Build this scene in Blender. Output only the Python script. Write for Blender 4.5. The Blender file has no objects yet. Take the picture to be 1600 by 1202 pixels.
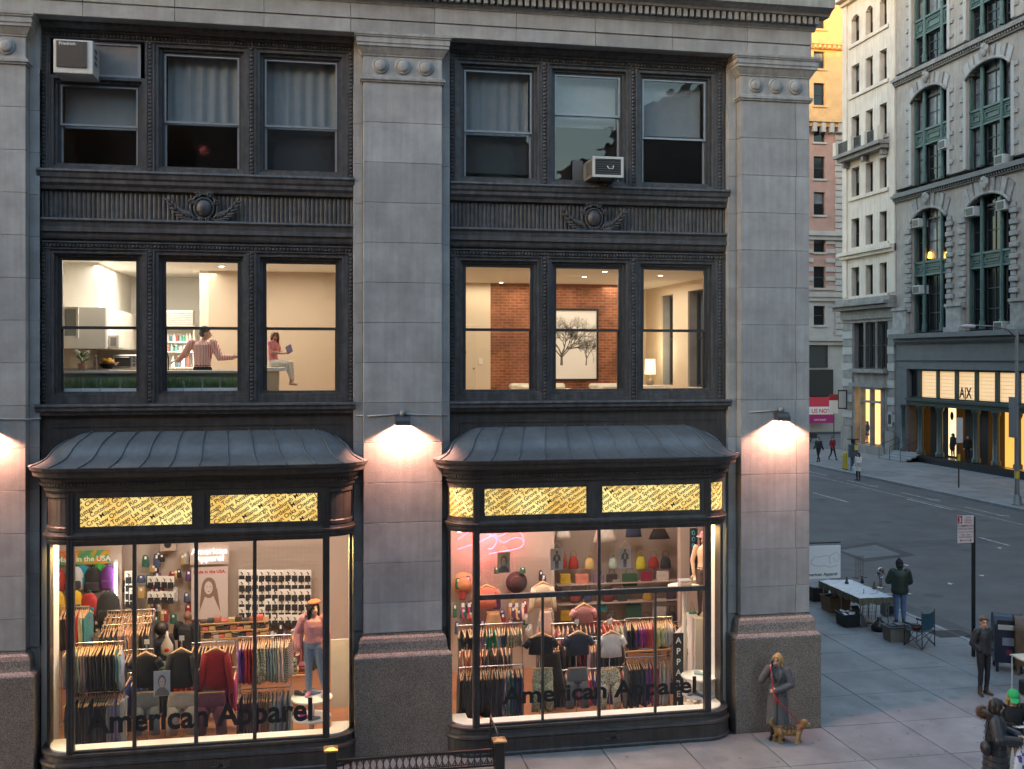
import bpy,bmesh,math,random
from mathutils import Vector,Matrix,Quaternion,kdtree
random.seed(7)
sc = bpy.context.scene
R = math.radians
# ------------------------------------------------------------------ camera
# X runs along the shop facade to the right, Y into the building, Z up; the
# pier at the street corner stands at the origin.
CAM = Vector((-9.55,-19.1,7.2)); YAW = R(10.782); FPX = 1634.0
cam_data = bpy.data.cameras.new('camera'); cam = bpy.data.objects.new('camera',cam_data)
sc.collection.objects.link(cam); sc.camera = cam
cam.location = CAM; cam.rotation_euler = (R(90),0,-YAW)
cam_data.sensor_width = 36; cam_data.lens = 36 * FPX / 1600; cam_data.shift_y = -41 / 1600
cam_data.clip_end = 2000
# ------------------------------------------------------------------ sky, sun, exposure
SUN_DIR = Vector((-.80,-.60,0)).normalized(); SUN_EL = R(3.2)
wd = bpy.data.worlds.new('World'); sc.world = wd; wd.use_nodes = True
_n = wd.node_tree.nodes; _bg = _n['Background']
_sky = _n.new('ShaderNodeTexSky'); _sky.sky_type = 'NISHITA'; _sky.sun_disc = False
_sky.sun_elevation = SUN_EL; _sky.sun_rotation = math.atan2(SUN_DIR.x,SUN_DIR.y)
_sky.air_density = 1.0; _sky.dust_density = 1.4; _sky.ozone_density = 1.45
wd.node_tree.links.new(_sky.outputs[0],_bg.inputs[0]); _bg.inputs[1].default_value = .15
sun_data = bpy.data.lights.new('sun','SUN'); sun = bpy.data.objects.new('sun',sun_data)
sc.collection.objects.link(sun); sun_data.energy = .5; sun_data.angle = R(.5); sun_data.color = (1,.42,.10)
_S = Vector((SUN_DIR.x * math.cos(SUN_EL),SUN_DIR.y * math.cos(SUN_EL),math.sin(SUN_EL)))
sun.rotation_euler = _S.to_track_quat('Z','Y').to_euler(); sun.location = (-60,-60,60)
sc.view_settings.view_transform = 'Standard'; sc.view_settings.look = 'None'
sc.view_settings.gamma = 1; sc.view_settings.use_curve_mapping = False
sc.view_settings.exposure = 3.85
LW = .158; ES = .31     # overall strength of the lamps the place has
sc.render.engine = 'CYCLES'
cy = sc.cycles; cy.use_denoising = True; cy.max_bounces = 7; cy.diffuse_bounces = 4; cy.glossy_bounces = 3
cy.transmission_bounces = 4; cy.transparent_max_bounces = 14; cy.sample_clamp_indirect = 6; cy.caustics_reflective = False; cy.caustics_refractive = False
# ------------------------------------------------------------------ helpers
COL = sc.collection
_cs,_sn = math.cos(YAW),math.sin(YAW)
def at(px,py,v):                      # point on the plane Y = v seen at a spot of the photograph
    a = (px - 800) / FPX; r = Vector((_cs * a + _sn,-_sn * a + _cs,(560 - py) / FPX))
    return CAM + r * ((v - CAM.y) / r.y)
def atu(px,py,u):                     # the same on the plane X = u
    a = (px - 800) / FPX; r = Vector((_cs * a + _sn,-_sn * a + _cs,(560 - py) / FPX))
    return CAM + r * ((u - CAM.x) / r.x)
def gnd(px,py,z=0):                   # the same on the ground
    a = (px - 800) / FPX; r = Vector((_cs * a + _sn,-_sn * a + _cs,(560 - py) / FPX))
    return CAM + r * ((z - CAM.z) / r.z)

TS = bpy.data.scenes.new('workbench')      # scratch scene for evaluating lettering and figures quickly
def bake(data,setup=None):
    o = bpy.data.objects.new('t',data); TS.collection.objects.link(o)
    if setup: setup(o)
    TS.view_layers[0].update(); dg = TS.view_layers[0].depsgraph; me = bpy.data.meshes.new_from_object(o.evaluated_get(dg)); bpy.data.objects.remove(o); return me
class B:
    """collects simple shapes as one mesh"""
    def __init__(s): s.v = []; s.f = []; s.m = []; s.mi = 0; s.sm = []; s.smooth = False
    def add(s,vs,fs,smooth=None):
        o = len(s.v); s.v += [tuple(v) for v in vs]; s.f += [tuple(i + o for i in f) for f in fs]
        s.m += [s.mi] * len(fs); s.sm += [s.smooth if smooth is None else smooth] * len(fs); return s
    def box(s,x0,x1,y0,y1,z0,z1):
        return s.add([(x0,y0,z0),(x1,y0,z0),(x1,y1,z0),(x0,y1,z0),(x0,y0,z1),(x1,y0,z1),(x1,y1,z1),(x0,y1,z1)],
                     [(0,3,2,1),(4,5,6,7),(0,1,5,4),(1,2,6,5),(2,3,7,6),(3,0,4,7)])
    def cbox(s,x0,x1,y0,y1,z0,z1,c=.01):     # box with chamfered edges
        X,Y,Z = (x0,x1),(y0,y1),(z0,z1); vs = []; id = {}
        for i in (0,1):
            for j in (0,1):
                for k in (0,1):
                    dx,dy,dz = (c,-c)[i],(c,-c)[j],(c,-c)[k]
                    id[i,j,k,0] = len(vs); vs.append((X[i],Y[j]+dy,Z[k]+dz))
                    id[i,j,k,1] = len(vs); vs.append((X[i]+dx,Y[j],Z[k]+dz))
                    id[i,j,k,2] = len(vs); vs.append((X[i]+dx,Y[j]+dy,Z[k]))
        fs = []
        for i in (0,1):
            a = [id[i,0,0,0],id[i,1,0,0],id[i,1,1,0],id[i,0,1,0]]; fs.append(a if i else a[::-1])
            a = [id[0,i,0,1],id[1,i,0,1],id[1,i,1,1],id[0,i,1,1]]; fs.append(a[::-1] if i else a)
            a = [id[0,0,i,2],id[1,0,i,2],id[1,1,i,2],id[0,1,i,2]]; fs.append(a if i else a[::-1])
        for i in (0,1):
            for j in (0,1):
                a = [id[i,j,0,0],id[i,j,1,0],id[i,j,1,1],id[i,j,0,1]]; fs.append(a if i != j else a[::-1])
                a = [id[i,0,j,0],id[i,1,j,0],id[i,1,j,2],id[i,0,j,2]]; fs.append(a[::-1] if i != j else a)
                a = [id[0,i,j,1],id[1,i,j,1],id[1,i,j,2],id[0,i,j,2]]; fs.append(a if i != j else a[::-1])
        for i in (0,1):
            for j in (0,1):
                for k in (0,1):
                    a = [id[i,j,k,0],id[i,j,k,1],id[i,j,k,2]]; fs.append(a if (i+j+k) % 2 else a[::-1])
        return s.add(vs,fs)
    def cyl(s,p0,p1,r0,r1=None,n=8,cap=True,smooth=True):
        p0,p1 = Vector(p0),Vector(p1); r1 = r0 if r1 is None else r1
        d = p1 - p0
        if d.length < 1e-6: return s
        q = d.to_track_quat('Z','Y'); vs = []
        for p,r in ((p0,r0),(p1,r1)):
            for i in range(n):
                a = 2 * math.pi * i / n; vs.append(p + q @ Vector((r * math.cos(a),r * math.sin(a),0)))
        s.add(vs,[(i,(i+1) % n,n + (i+1) % n,n + i) for i in range(n)],smooth)
        if cap: s.add(vs[:n],[tuple(range(n))[::-1]],False); s.add(vs[n:],[tuple(range(n))],False)
        return s
    def tube(s,pts,r,n=6,closed=False):
        pts = [Vector(p) for p in pts]; m = len(pts); vs = []; prev = None
        for i,p in enumerate(pts):
            if closed: t = pts[(i+1) % m] - pts[i-1]
            else: t = pts[min(i+1,m-1)] - pts[max(i-1,0)]
            q = t.to_track_quat('Z','Y')
            if prev is None: x = q @ Vector((1,0,0))
            else:
                tn = t.normalized(); x = prev - tn * prev.dot(tn)
                if x.length < 1e-6: x = q @ Vector((1,0,0))
            x.normalize(); prev = x; y = t.normalized().cross(x)
            rr = r[i] if isinstance(r,(list,tuple)) else r
            for k in range(n):
                a = 2 * math.pi * k / n; vs.append(p + (x * math.cos(a) + y * math.sin(a)) * rr)
        fs = []
        for i in range(m if closed else m - 1):
            j = (i + 1) % m
            for k in range(n): fs.append((i*n+k,i*n+(k+1) % n,j*n+(k+1) % n,j*n+k))
        if not closed: fs.append(tuple(range(n))[::-1]); fs.append(tuple(range((m-1)*n,m*n)))
        return s.add(vs,fs,True)
    def ell(s,c,r,n=10,m=7,rot=None,half=False):
        c = Vector(c); r = (r,r,r) if isinstance(r,(int,float)) else r; vs = []; 
        for i in range(m + 1):
            t = math.pi * i / m
            for k in range(n):
                a = 2 * math.pi * k / n
                p = Vector((r[0]*math.sin(t)*math.cos(a),r[1]*math.sin(t)*math.sin(a),r[2]*math.cos(t)))
                vs.append(c + (rot @ p if rot else p))
        fs = []
        for i in range(m):
            for k in range(n):
                a,b,d,e = i*n+k,(i+1)*n+k,(i+1)*n+(k+1) % n,i*n+(k+1) % n
                fs.append((a,b,d) if i == 0 else ((a,b,e) if i == m-1 else (a,b,d,e)))
        return s.add(vs,fs,True)
    def lathe(s,c,prof,n=16,smooth=True):       # prof [(r, z)] bottom to top about a vertical axis at c
        c = Vector(c); vs = []
        for r,z in prof:
            for k in range(n): a = 2*math.pi*k/n; vs.append(c + Vector((r*math.cos(a),r*math.sin(a),z)))
        fs = [(i*n+k,i*n+(k+1) % n,(i+1)*n+(k+1) % n,(i+1)*n+k) for i in range(len(prof)-1) for k in range(n)]
        s.add(vs,fs,smooth)
        s.add(vs[:n],[tuple(range(n))[::-1]],False); s.add(vs[-n:],[tuple(range(n))],False); return s
    def loft(s,rings,cap=True,smooth=True):      # rings: lists of points, same length
        n = len(rings[0]); vs = [p for r in rings for p in r]
        fs = [(i*n+k,i*n+(k+1) % n,(i+1)*n+(k+1) % n,(i+1)*n+k) for i in range(len(rings)-1) for k in range(n)]
        if cap: fs += [tuple(range(n))[::-1],tuple(range((len(rings)-1)*n,len(rings)*n))]
        return s.add(vs,fs,smooth)
    def prism(s,poly,axis,a0,a1):               # polygon in the two other axes, extruded along axis
        def P(p,a): return {'x': (a,p[0],p[1]),'y': (p[0],a,p[1]),'z': (p[0],p[1],a)}[axis]
        n = len(poly); vs = [P(p,a0) for p in poly] + [P(p,a1) for p in poly]
        area = sum(poly[i][0]*poly[(i+1) % n][1] - poly[(i+1) % n][0]*poly[i][1] for i in range(n))
        fl = (area > 0) ^ (axis == 'y')
        fs = [tuple(range(n))[::-1],tuple(range(n,2*n))] + [(i,(i+1) % n,n+(i+1) % n,n+i) for i in range(n)]
        if not fl: fs = [f[::-1] for f in fs]
        return s.add(vs,fs)
    def frame(s,x0,x1,z0,z1,w,y0,y1):        # picture frame in the XZ plane, w = width of its members
        s.box(x0,x0+w,y0,y1,z0,z1); s.box(x1-w,x1,y0,y1,z0,z1)
        s.box(x0+w,x1-w,y0,y1,z0,z0+w); return s.box(x0+w,x1-w,y0,y1,z1-w,z1)
    def mesh(s,name,mats):
        me = bpy.data.meshes.new(name); me.from_pydata(s.v,[],s.f)
        for m in (mats if isinstance(mats,(list,tuple)) else [mats]): me.materials.append(m)
        me.polygons.foreach_set('material_index',s.m); me.polygons.foreach_set('use_smooth',s.sm)
        me.update(); return me
def link(name,me,parent=None,loc=None,rz=None,world=True):
    o = bpy.data.objects.new(name,me); COL.objects.link(o)
    if loc is not None: o.location = loc
    if rz is not None: o.rotation_euler.z = rz
    if parent:
        o.parent = parent
        if world: o.matrix_parent_inverse = WINV.get(parent.name,Matrix.Identity(4))
    return o
WINV = {}
def put(name,b,mats,parent=None,world=True): return link(name,b.mesh(name,mats),parent,world=world)
def tag(o,label=None,cat=None,group=None,kind=None):
    if label: o['label'] = label
    if cat: o['category'] = cat
    if group: o['group'] = group
    if kind: o['kind'] = kind
    return o
def empty(name,loc=(0,0,0),rz=0,world=False):
    o = bpy.data.objects.new(name,None); COL.objects.link(o); o.location = loc; o.rotation_euler.z = rz; o.empty_display_size = .2
    if world: WINV[o.name] = Matrix.Translation(-Vector(loc))
    return o
def copy_tree(o,parent=None):
    c = o.copy(); COL.objects.link(c)
    if parent: c.parent = parent
    for ch in o.children: copy_tree(ch,c)
    return c
# ------------------------------------------------------------------ materials
ORD = 'first second third fourth fifth sixth seventh eighth ninth tenth eleventh twelfth thirteenth fourteenth fifteenth sixteenth seventeenth eighteenth nineteenth'.split()
MATS = {}
def mat(name,col,rough=.6,metal=0,var=0,vscale=3,bump=0,bscale=60,col2=None,stretch=(1,1,1),streak=0,tint=0,spec=None,sheen=0,detail=5,obj=False):
    """principled surface: colour mottled by noise, optional vertical rain streaks, fine relief and per-object tint"""
    if name in MATS: return MATS[name]
    m = bpy.data.materials.new(name); m.use_nodes = True; nt = m.node_tree; N = nt.nodes; L = nt.links
    p = N['Principled BSDF']; p.inputs['Roughness'].default_value = rough; p.inputs['Metallic'].default_value = metal
    if spec is not None: p.inputs['Specular IOR Level'].default_value = spec
    if sheen: p.inputs['Sheen Weight'].default_value = sheen
    c4 = (*col,1); p.inputs['Base Color'].default_value = c4
    src = None
    if var or bump or streak or col2:
        tc = N.new('ShaderNodeTexCoord'); g = N.new('ShaderNodeNewGeometry')
        vec = tc.outputs['Object'] if obj else g.outputs['Position']
    if var or col2:
        mp = N.new('ShaderNodeMapping'); mp.inputs['Scale'].default_value = stretch; L.new(vec,mp.inputs[0])
        no = N.new('ShaderNodeTexNoise'); no.inputs['Scale'].default_value = vscale; no.inputs['Detail'].default_value = detail; no.inputs['Roughness'].default_value = .62
        L.new(mp.outputs[0],no.inputs['Vector'])
        rp = N.new('ShaderNodeValToRGB'); rp.color_ramp.elements[0].position = .32; rp.color_ramp.elements[1].position = .68
        d = col2 if col2 else tuple(max(0,x * (1 - var)) for x in col); e = col if col2 else tuple(x * (1 + var) for x in col)
        rp.color_ramp.elements[0].color = (*d,1); rp.color_ramp.elements[1].color = (*e,1)
        L.new(no.outputs[0],rp.inputs[0]); src = rp.outputs[0]
    if streak:
        mp = N.new('ShaderNodeMapping'); mp.inputs['Scale'].default_value = (7,7,.35); L.new(vec,mp.inputs[0])
        no = N.new('ShaderNodeTexNoise'); no.inputs['Scale'].default_value = 1.6; no.inputs['Detail'].default_value = 6; L.new(mp.outputs[0],no.inputs['Vector'])
        rp = N.new('ShaderNodeValToRGB'); rp.color_ramp.elements[0].position = .38; rp.color_ramp.elements[1].position = .62
        k = 1 - streak; rp.color_ramp.elements[0].color = (k,k*.98,k*.95,1); rp.color_ramp.elements[1].color = (1,1,1,1)
        L.new(no.outputs[0],rp.inputs[0])
        mx = N.new('ShaderNodeMix'); mx.data_type = 'RGBA'; mx.blend_type = 'MULTIPLY'; mx.inputs[0].default_value = 1
        if src: L.new(src,mx.inputs[6])
        else: mx.inputs[6].default_value = c4
        L.new(rp.outputs[0],mx.inputs[7]); src = mx.outputs[2]
    if tint:
        oi = N.new('ShaderNodeObjectInfo'); mr = N.new('ShaderNodeMapRange'); mr.inputs[3].default_value = 1 - tint; mr.inputs[4].default_value = 1 + tint
        L.new(oi.outputs['Random'],mr.inputs[0])
        mx = N.new('ShaderNodeMix'); mx.data_type = 'RGBA'; mx.blend_type = 'MULTIPLY'; mx.inputs[0].default_value = 1
        if src: L.new(src,mx.inputs[6])
        else: mx.inputs[6].default_value = c4
        cb = N.new('ShaderNodeCombineColor')
        for i in range(3): L.new(mr.outputs[0],cb.inputs[i])
        L.new(cb.outputs[0],mx.inputs[7]); src = mx.outputs[2]
    if src: L.new(src,p.inputs['Base Color'])
    if bump:
        no = N.new('ShaderNodeTexNoise'); no.inputs['Scale'].default_value = bscale; no.inputs['Detail'].default_value = 4; L.new(vec,no.inputs['Vector'])
        bp = N.new('ShaderNodeBump'); bp.inputs['Strength'].default_value = bump; bp.inputs['Distance'].default_value = .02
        L.new(no.outputs[0],bp.inputs['Height']); L.new(bp.outputs[0],p.inputs['Normal'])
    MATS[name] = m; return m
def emis(name,col,strength):
    if name in MATS: return MATS[name]
    m = bpy.data.materials.new(name); m.use_nodes = True; p = m.node_tree.nodes['Principled BSDF']
    p.inputs['Base Color'].default_value = (*col,1); p.inputs['Emission Color'].default_value = (*col,1); p.inputs['Emission Strength'].default_value = strength * ES
    MATS[name] = m; return m
def glassmat(name,ripple=.0,tintc=(.97,.98,.98),rough=0,boost=1.0):
    m = bpy.data.materials.new(name); m.use_nodes = True; nt = m.node_tree; N = nt.nodes; L = nt.links
    N.remove(N['Principled BSDF']); out = N['Material Output']
    tr = N.new('ShaderNodeBsdfTransparent'); tr.inputs[0].default_value = (*tintc,1)
    gl = N.new('ShaderNodeBsdfGlossy'); gl.inputs['Roughness'].default_value = rough
    lw = N.new('ShaderNodeLayerWeight'); lw.inputs[0].default_value = .5
    pw = N.new('ShaderNodeMath'); pw.operation = 'POWER'; pw.inputs[1].default_value = 5; L.new(lw.outputs['Facing'],pw.inputs[0])
    mu = N.new('ShaderNodeMath'); mu.operation = 'MULTIPLY_ADD'; mu.inputs[1].default_value = .96; mu.inputs[2].default_value = .04 * boost; mu.use_clamp = True; L.new(pw.outputs[0],mu.inputs[0])
    mx = N.new('ShaderNodeMixShader'); L.new(mu.outputs[0],mx.inputs[0]); L.new(tr.outputs[0],mx.inputs[1]); L.new(gl.outputs[0],mx.inputs[2]); L.new(mx.outputs[0],out.inputs[0])
    if ripple:
        g = N.new('ShaderNodeNewGeometry'); no = N.new('ShaderNodeTexNoise'); no.inputs['Scale'].default_value = 1.7; no.inputs['Detail'].default_value = 2
        L.new(g.outputs['Position'],no.inputs['Vector']); bp = N.new('ShaderNodeBump'); bp.inputs['Strength'].default_value = ripple; bp.inputs['Distance'].default_value = .1
        L.new(no.outputs[0],bp.inputs['Height']); L.new(bp.outputs[0],gl.inputs['Normal'])
    MATS[name] = m; return m
def granite(name,c1,c2,scale):
    m = mat(name,c1,.55,var=.12,vscale=2.5); N = m.node_tree.nodes; L = m.node_tree.links; p = N['Principled BSDF']
    g = N.new('ShaderNodeNewGeometry'); v = N.new('ShaderNodeTexNoise'); v.inputs['Scale'].default_value = scale; v.inputs['Detail'].default_value = 3; v.inputs['Roughness'].default_value = .7
    L.new(g.outputs['Position'],v.inputs['Vector']); rp = N.new('ShaderNodeValToRGB'); rp.color_ramp.elements[0].position = .43; rp.color_ramp.elements[1].position = .56
    rp.color_ramp.elements[0].color = (*c2,1); rp.color_ramp.elements[1].color = (1,1,1,1); L.new(v.outputs[0],rp.inputs[0])
    mx = N.new('ShaderNodeMix'); mx.data_type = 'RGBA'; mx.blend_type = 'MULTIPLY'; mx.inputs[0].default_value = 1
    L.new(p.inputs['Base Color'].links[0].from_socket,mx.inputs[6]); L.new(rp.outputs[0],mx.inputs[7]); L.new(mx.outputs[2],p.inputs['Base Color']); return m
def spots(m,scale,size,dark):          # round stains: chewing gum, oil
    N = m.node_tree.nodes; L = m.node_tree.links; p = N['Principled BSDF']; g = N.new('ShaderNodeNewGeometry'); v = N.new('ShaderNodeTexVoronoi'); v.inputs['Scale'].default_value = scale; L.new(g.outputs['Position'],v.inputs['Vector'])
    rp = N.new('ShaderNodeValToRGB'); e = rp.color_ramp.elements; e[0].position = size * .7; e[0].color = (dark,dark,dark,1); e[1].position = size; e[1].color = (1,1,1,1); L.new(v.outputs['Distance'],rp.inputs[0])
    mx = N.new('ShaderNodeMix'); mx.data_type = 'RGBA'; mx.blend_type = 'MULTIPLY'; mx.inputs[0].default_value = 1; L.new(p.inputs['Base Color'].links[0].from_socket,mx.inputs[6]); L.new(rp.outputs[0],mx.inputs[7]); L.new(mx.outputs[2],p.inputs['Base Color'])
M_lime = mat('limestone',(.325,.327,.325),.85,var=.20,vscale=1.7,bump=.35,bscale=45,streak=.09,tint=.10,detail=9)
M_limed = mat('limestone_moulding',(.34,.34,.335),.85,var=.16,vscale=2.5,bump=.2,bscale=50,streak=.2)
M_gran = granite('granite',(.27,.225,.19),(.38,.35,.33),55)
M_grand = granite('granite_moulding',(.30,.26,.23),(.45,.43,.42),42)
M_iron = mat('painted_iron',(.055,.051,.051),.42,var=.25,vscale=5,bump=.12,bscale=90,streak=.3)
M_iron2 = mat('weathered_iron',(.082,.079,.081),.45,var=.3,vscale=7,bump=.2,bscale=70,streak=.4)
M_roof = mat('zinc_roof',(.14,.15,.16),.42,.2,var=.16,vscale=1.6,bump=.1,bscale=18,tint=.05,streak=.12)
M_sash = mat('aluminium_sash',(.30,.31,.33),.4,.5,var=.1,vscale=8)
M_dsash = mat('dark_sash',(.042,.040,.042),.4,var=.15,vscale=9)
M_white = mat('white_paint',(.78,.76,.72),.55,var=.02)
M_glass = glassmat('window_glass',.02)
M_oglass = glassmat('old_glass',.05,(.92,.94,.95),boost=.75)
M_black = mat('black_print',(.012,.012,.014),.5)
M_chrome = mat('chrome',(.6,.6,.6),.25,.9)
M_wood = mat('hanger_wood',(.52,.30,.15),.5,var=.15,vscale=9)
# ------------------------------------------------------------------ lettering
def text_b(txt,size=1.0,bold=0.0,depth=0.0,align='LEFT',space=1.0):
    """flat lettering as bmesh-ready (verts, faces) in the XY plane"""
    cu = bpy.data.curves.new('t','FONT'); cu.body = txt; cu.size = size; cu.offset = bold * size; cu.align_x = align; cu.resolution_u = 3; cu.space_character = space
    cu.extrude = depth; cu.fill_mode = 'BOTH'
    me = bake(cu); bpy.data.curves.remove(cu)
    vs = [v.co.copy() for v in me.vertices]; fs = [tuple(p.vertices) for p in me.polygons]; bpy.data.meshes.remove(me); return vs,fs
def sign_text(name,txt,org,size,mt,parent=None,bold=.015,align='CENTER',xdir=(1,0,0),zdir=(0,0,1),world=True,space=1.0,sx=1.0):
    vs,fs = text_b(txt,size,bold,0,align,space); X = Vector(xdir); Z = Vector(zdir); o = Vector(org)
    b = B(); b.add([o + X * (v.x * sx) + Z * v.y for v in vs],fs); return put(name,b,mt,parent,world)
# ================================================================== THE SETTING
M_asph = mat('asphalt',(.088,.087,.089),.8,var=.20,vscale=.6,bump=.35,bscale=70)
M_asph2 = mat('asphalt_patch',(.040,.041,.046),.8,var=.12,vscale=2,bump=.4,bscale=60)
M_conc = mat('concrete_patch',(.13,.13,.135),.85,var=.15,vscale=2,bump=.2,bscale=40)
M_flag = mat('pavement_concrete',(.195,.195,.196),.82,var=.22,vscale=.9,bump=.2,bscale=55,tint=.10)
spots(M_flag,2.6,.10,.55); spots(M_flag,.9,.16,.82); spots(M_asph,.55,.2,.72)
M_joint = mat('pavement_joint',(.055,.055,.058),.9)
M_kerb = mat('granite_kerb',(.23,.23,.235),.7,var=.25,vscale=6,tint=.08)
M_mark = mat('road_paint',(.50,.50,.49),.7,col2=(.12,.12,.125),vscale=5,detail=8)
KN,KF,UF = 6.85,23.9,32.0          # near kerb, far kerb, far house line
b = B(); b.box(-400,400,-400,600,-.9,-.22); tag(put('ground',b,M_joint),kind='structure')
RZ = -.14
b = B(); b.box(KN + .15,KF - .15,-120,500,-.3,RZ); tag(put('road',b,M_asph),kind='structure')
b = B(); b.box(-120,KN + .14,-16,-5.3,-.3,RZ - .02); tag(put('side_road',b,M_asph),kind='structure')
b = B(); b.box(KF + .2,140,57.9,75.0,-.3,RZ - .03); tag(put('cross_road',b,M_asph),kind='structure')
pav = B(); pav.box(-30,KN,-5.3,62,-.25,-.035); pav = tag(put('pavement',pav,M_joint),kind='structure')
fpav = B(); fpav.box(KF,UF + .2,-20,57.6,-.25,-.03); fpav = tag(put('far_pavement',fpav,M_joint),kind='structure')
def flags(parent,x0,x1,y0,y1,dx,dy,jit=0,big=False):
    cache = {}; x = x0; i = 0
    while x < x1 - .05:
        w = min(dx,x1 - x); y = y0
        while y < y1 - .05:
            h = min(dy,y1 - y); k = (round(w,3),round(h,3))
            if k not in cache:
                t = B(); g = .009; t.cbox(g,w - g,g,h - g,-.034,0,.006); cache[k] = t.mesh('paving_flag',M_flag)
            o = link('paving_flag',cache[k],parent,(x,y,random.uniform(-.003,.003))); y += h
        x += w; i += 1
# flags lie in strips parallel to the avenue
flags(pav,-18,0.2,-5.28,-.2,1.52,1.70)
flags(pav,.2,KN - .02,-5.28,1.5,1.66,1.70)
flags(pav,.2,KN - .02,1.5,30,1.66,1.52)
flags(fpav,KF + .02,UF,24,57.5,2.65,2.6)
def kerb(parent,x0,x1,y0,y1,n):
    me = None
    for i in range(n):
        a = y0 + (y1 - y0) * i / n; c = y0 + (y1 - y0) * (i + 1) / n
        if me is None: t = B(); t.cbox(0,x1 - x0,.006,c - a - .006,-.3,.004,.012); me = t.mesh('kerbstone',M_kerb)
        link('kerbstone',me,parent,(x0,a,0))
kerb(pav,KN,KN + .16,-5.3,41,25)
kerb(fpav,KF - .17,KF,10,57.6,26)
# road markings, thin sheets of paint
rm = B()
def stripe(p0,p1,w):
    p0,p1 = Vector(p0),Vector(p1); d = (p1 - p0).normalized(); n = Vector((-d.y,d.x,0)) * w / 2
    rm.add([p0 - n,p1 - n,p1 + n,p0 + n],[(0,1,2,3)])
def gp(x,y): p = gnd(x,y,RZ); p.z = RZ + .004; return p
for a,c in (((1270,770),(1326,785)),((1417,780),(1485,797)),((1530,840),(1574,853))):
    p,q = gp(*a),gp(*c); q.x = p.x; stripe(p,q,.14)
ux = gp(1450,788).x
for y0,y1 in ((24,27.4),(29.5,33),(35.5,39),(41.5,45),(47.5,51)):   # parking bay line with T ends
    stripe((ux + 1.2,y0,RZ + .004),(ux + 1.2,y1,RZ + .004),.10); stripe((ux + .95,y0 + .6,RZ + .0045),(ux + 1.6,y0 + .6,RZ + .0045),.09)
stripe((ux + .35,8,RZ + .004),(ux + .35,52,RZ + .004),.07)
tag(put('road_marking',rm,M_mark),kind='structure')
# street-cut repair: darker asphalt with a concrete plate in it
b = B(); q = [gp(1342,848),gp(1385,848.5),gp(1432,868),gp(1372,880),gp(1310,868)]
def sheet(pts,z): return [Vector((p.x,p.y,z)) for p in pts]
b.add(sheet([gp(1300,858),gp(1368,847),gp(1432,868),gp(1350,879)],RZ + .004),[(0,1,2,3)])
b.mi = 1; b.add(sheet([gp(1312,860),gp(1368,852),gp(1408,867),gp(1350,873)],RZ + .008),[(0,1,2,3)])
tag(put('road_repair_patch',b,[M_asph2,M_conc]),kind='structure')
b = B(); b.add(sheet([gp(1310,850),gp(1600,838),gp(1600,846),gp(1310,862)],RZ + .003),[(0,1,2,3)])
b.add([(p.x,p.y,RZ + .0035) for p in (Vector((KN + .2,2,0)),Vector((KN + 1.1,2,0)),Vector((KN + .9,22,0)),Vector((KN + .2,22,0)))],[(0,1,2,3)])
tag(put('road_patch',b,mat('old_asphalt_patch',(.055,.056,.060),.8,col2=(.078,.079,.083),vscale=1.5,detail=8)),kind='structure')
# litter on the gutter and road
M_litter = mat('paper_litter',(.6,.6,.58),.8)
for i,(x,y) in enumerate(((1485,913),(1533,900),(1562,857),(1421,929),(1417,884))):
    p = gnd(x,y,RZ); t = B(); a = random.random() * 3
    t.add([(p.x + .09*math.cos(a+k*1.57+random.random()*.5),p.y + .12*math.sin(a+k*1.57),RZ + .012 + .02*(k % 2)) for k in range(4)],[(0,1,2,3)])
    t.add([(p.x + .06*math.cos(a+k*1.57),p.y + .08*math.sin(a+k*1.57+.4),RZ + .006) for k in range(4)],[(0,1,2,3)])
    tag(put('paper_scrap',t,M_litter),'small white scrap of paper on the asphalt, %s from the left' % ('third','fourth','rightmost','second','leftmost')[i],'litter','scraps of litter on the road')
# storm drain grate set in the pavement by the kerb
p = gnd(1484,990); t = B(); t.frame(0,1,0,1,.1,0,1) if False else None
t = B(); t.box(p.x - .5,p.x + .5,p.y - .35,p.y + .35,-.02,.003)
g = tag(put('drain_grate',t,mat('cast_iron',(.03,.03,.03),.6)),'dark iron drain grate in the pavement beside the near kerb','grate')
for i in range(7):
    t = B(); t.box(p.x - .46,p.x + .46,p.y - .31 + i*.09,p.y - .27 + i*.09,.004,.014); put('bar',t,mat('cast_iron_bar',(.06,.06,.06),.5),g)
# the blocks around, out of the picture, that shade the street and show in the glass
M_blk = mat('brownstone',(.22,.19,.17),.85,var=.15,vscale=.7)
M_pane = mat('distant_pane',(.02,.022,.025),.1,spec=.8)
def plain_block(name,label,x0,x1,y0,y1,h,face_y):
    e = tag(empty(name,((x0+x1)/2,(y0+y1)/2,0),world=True),label,'building')
    t = B(); t.box(x0,x1,y0,y1,-.2,h); t.box(x0 - .3,x1 + .3,y0 - .3,y1 + .3,h,h + .5); put('wall',t,M_blk,e)
    n = int((x1 - x0) / 3); me = None
    for i in range(n):
        for k in range(int(h / 4)):
            if me is None: w = B(); w.box(-.6,.6,-.04,.04,0,2.2); me = w.mesh('window',M_pane)
            link('window',me,e,(x0 + 1.5 + i * 3,face_y,1.4 + 4 * k))
    return e
plain_block('row_house','low brown masonry building facing the shop from across the side street',-64,-1,-44,-20.3,20,-20.28)
plain_block('avenue_block','unseen brown block added up the avenue to darken reflections in the far glass',-60,-.1,76.2,190,17,76.19)
plain_block('southwest_block','unseen brown block added to the south to shade the avenue',-60,-.5,-230,-62,46,-61.98)
plain_block('south_block','unseen brown block added across the avenue to darken window reflections',32,80,-220,17.9,38,-220.1)
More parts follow.
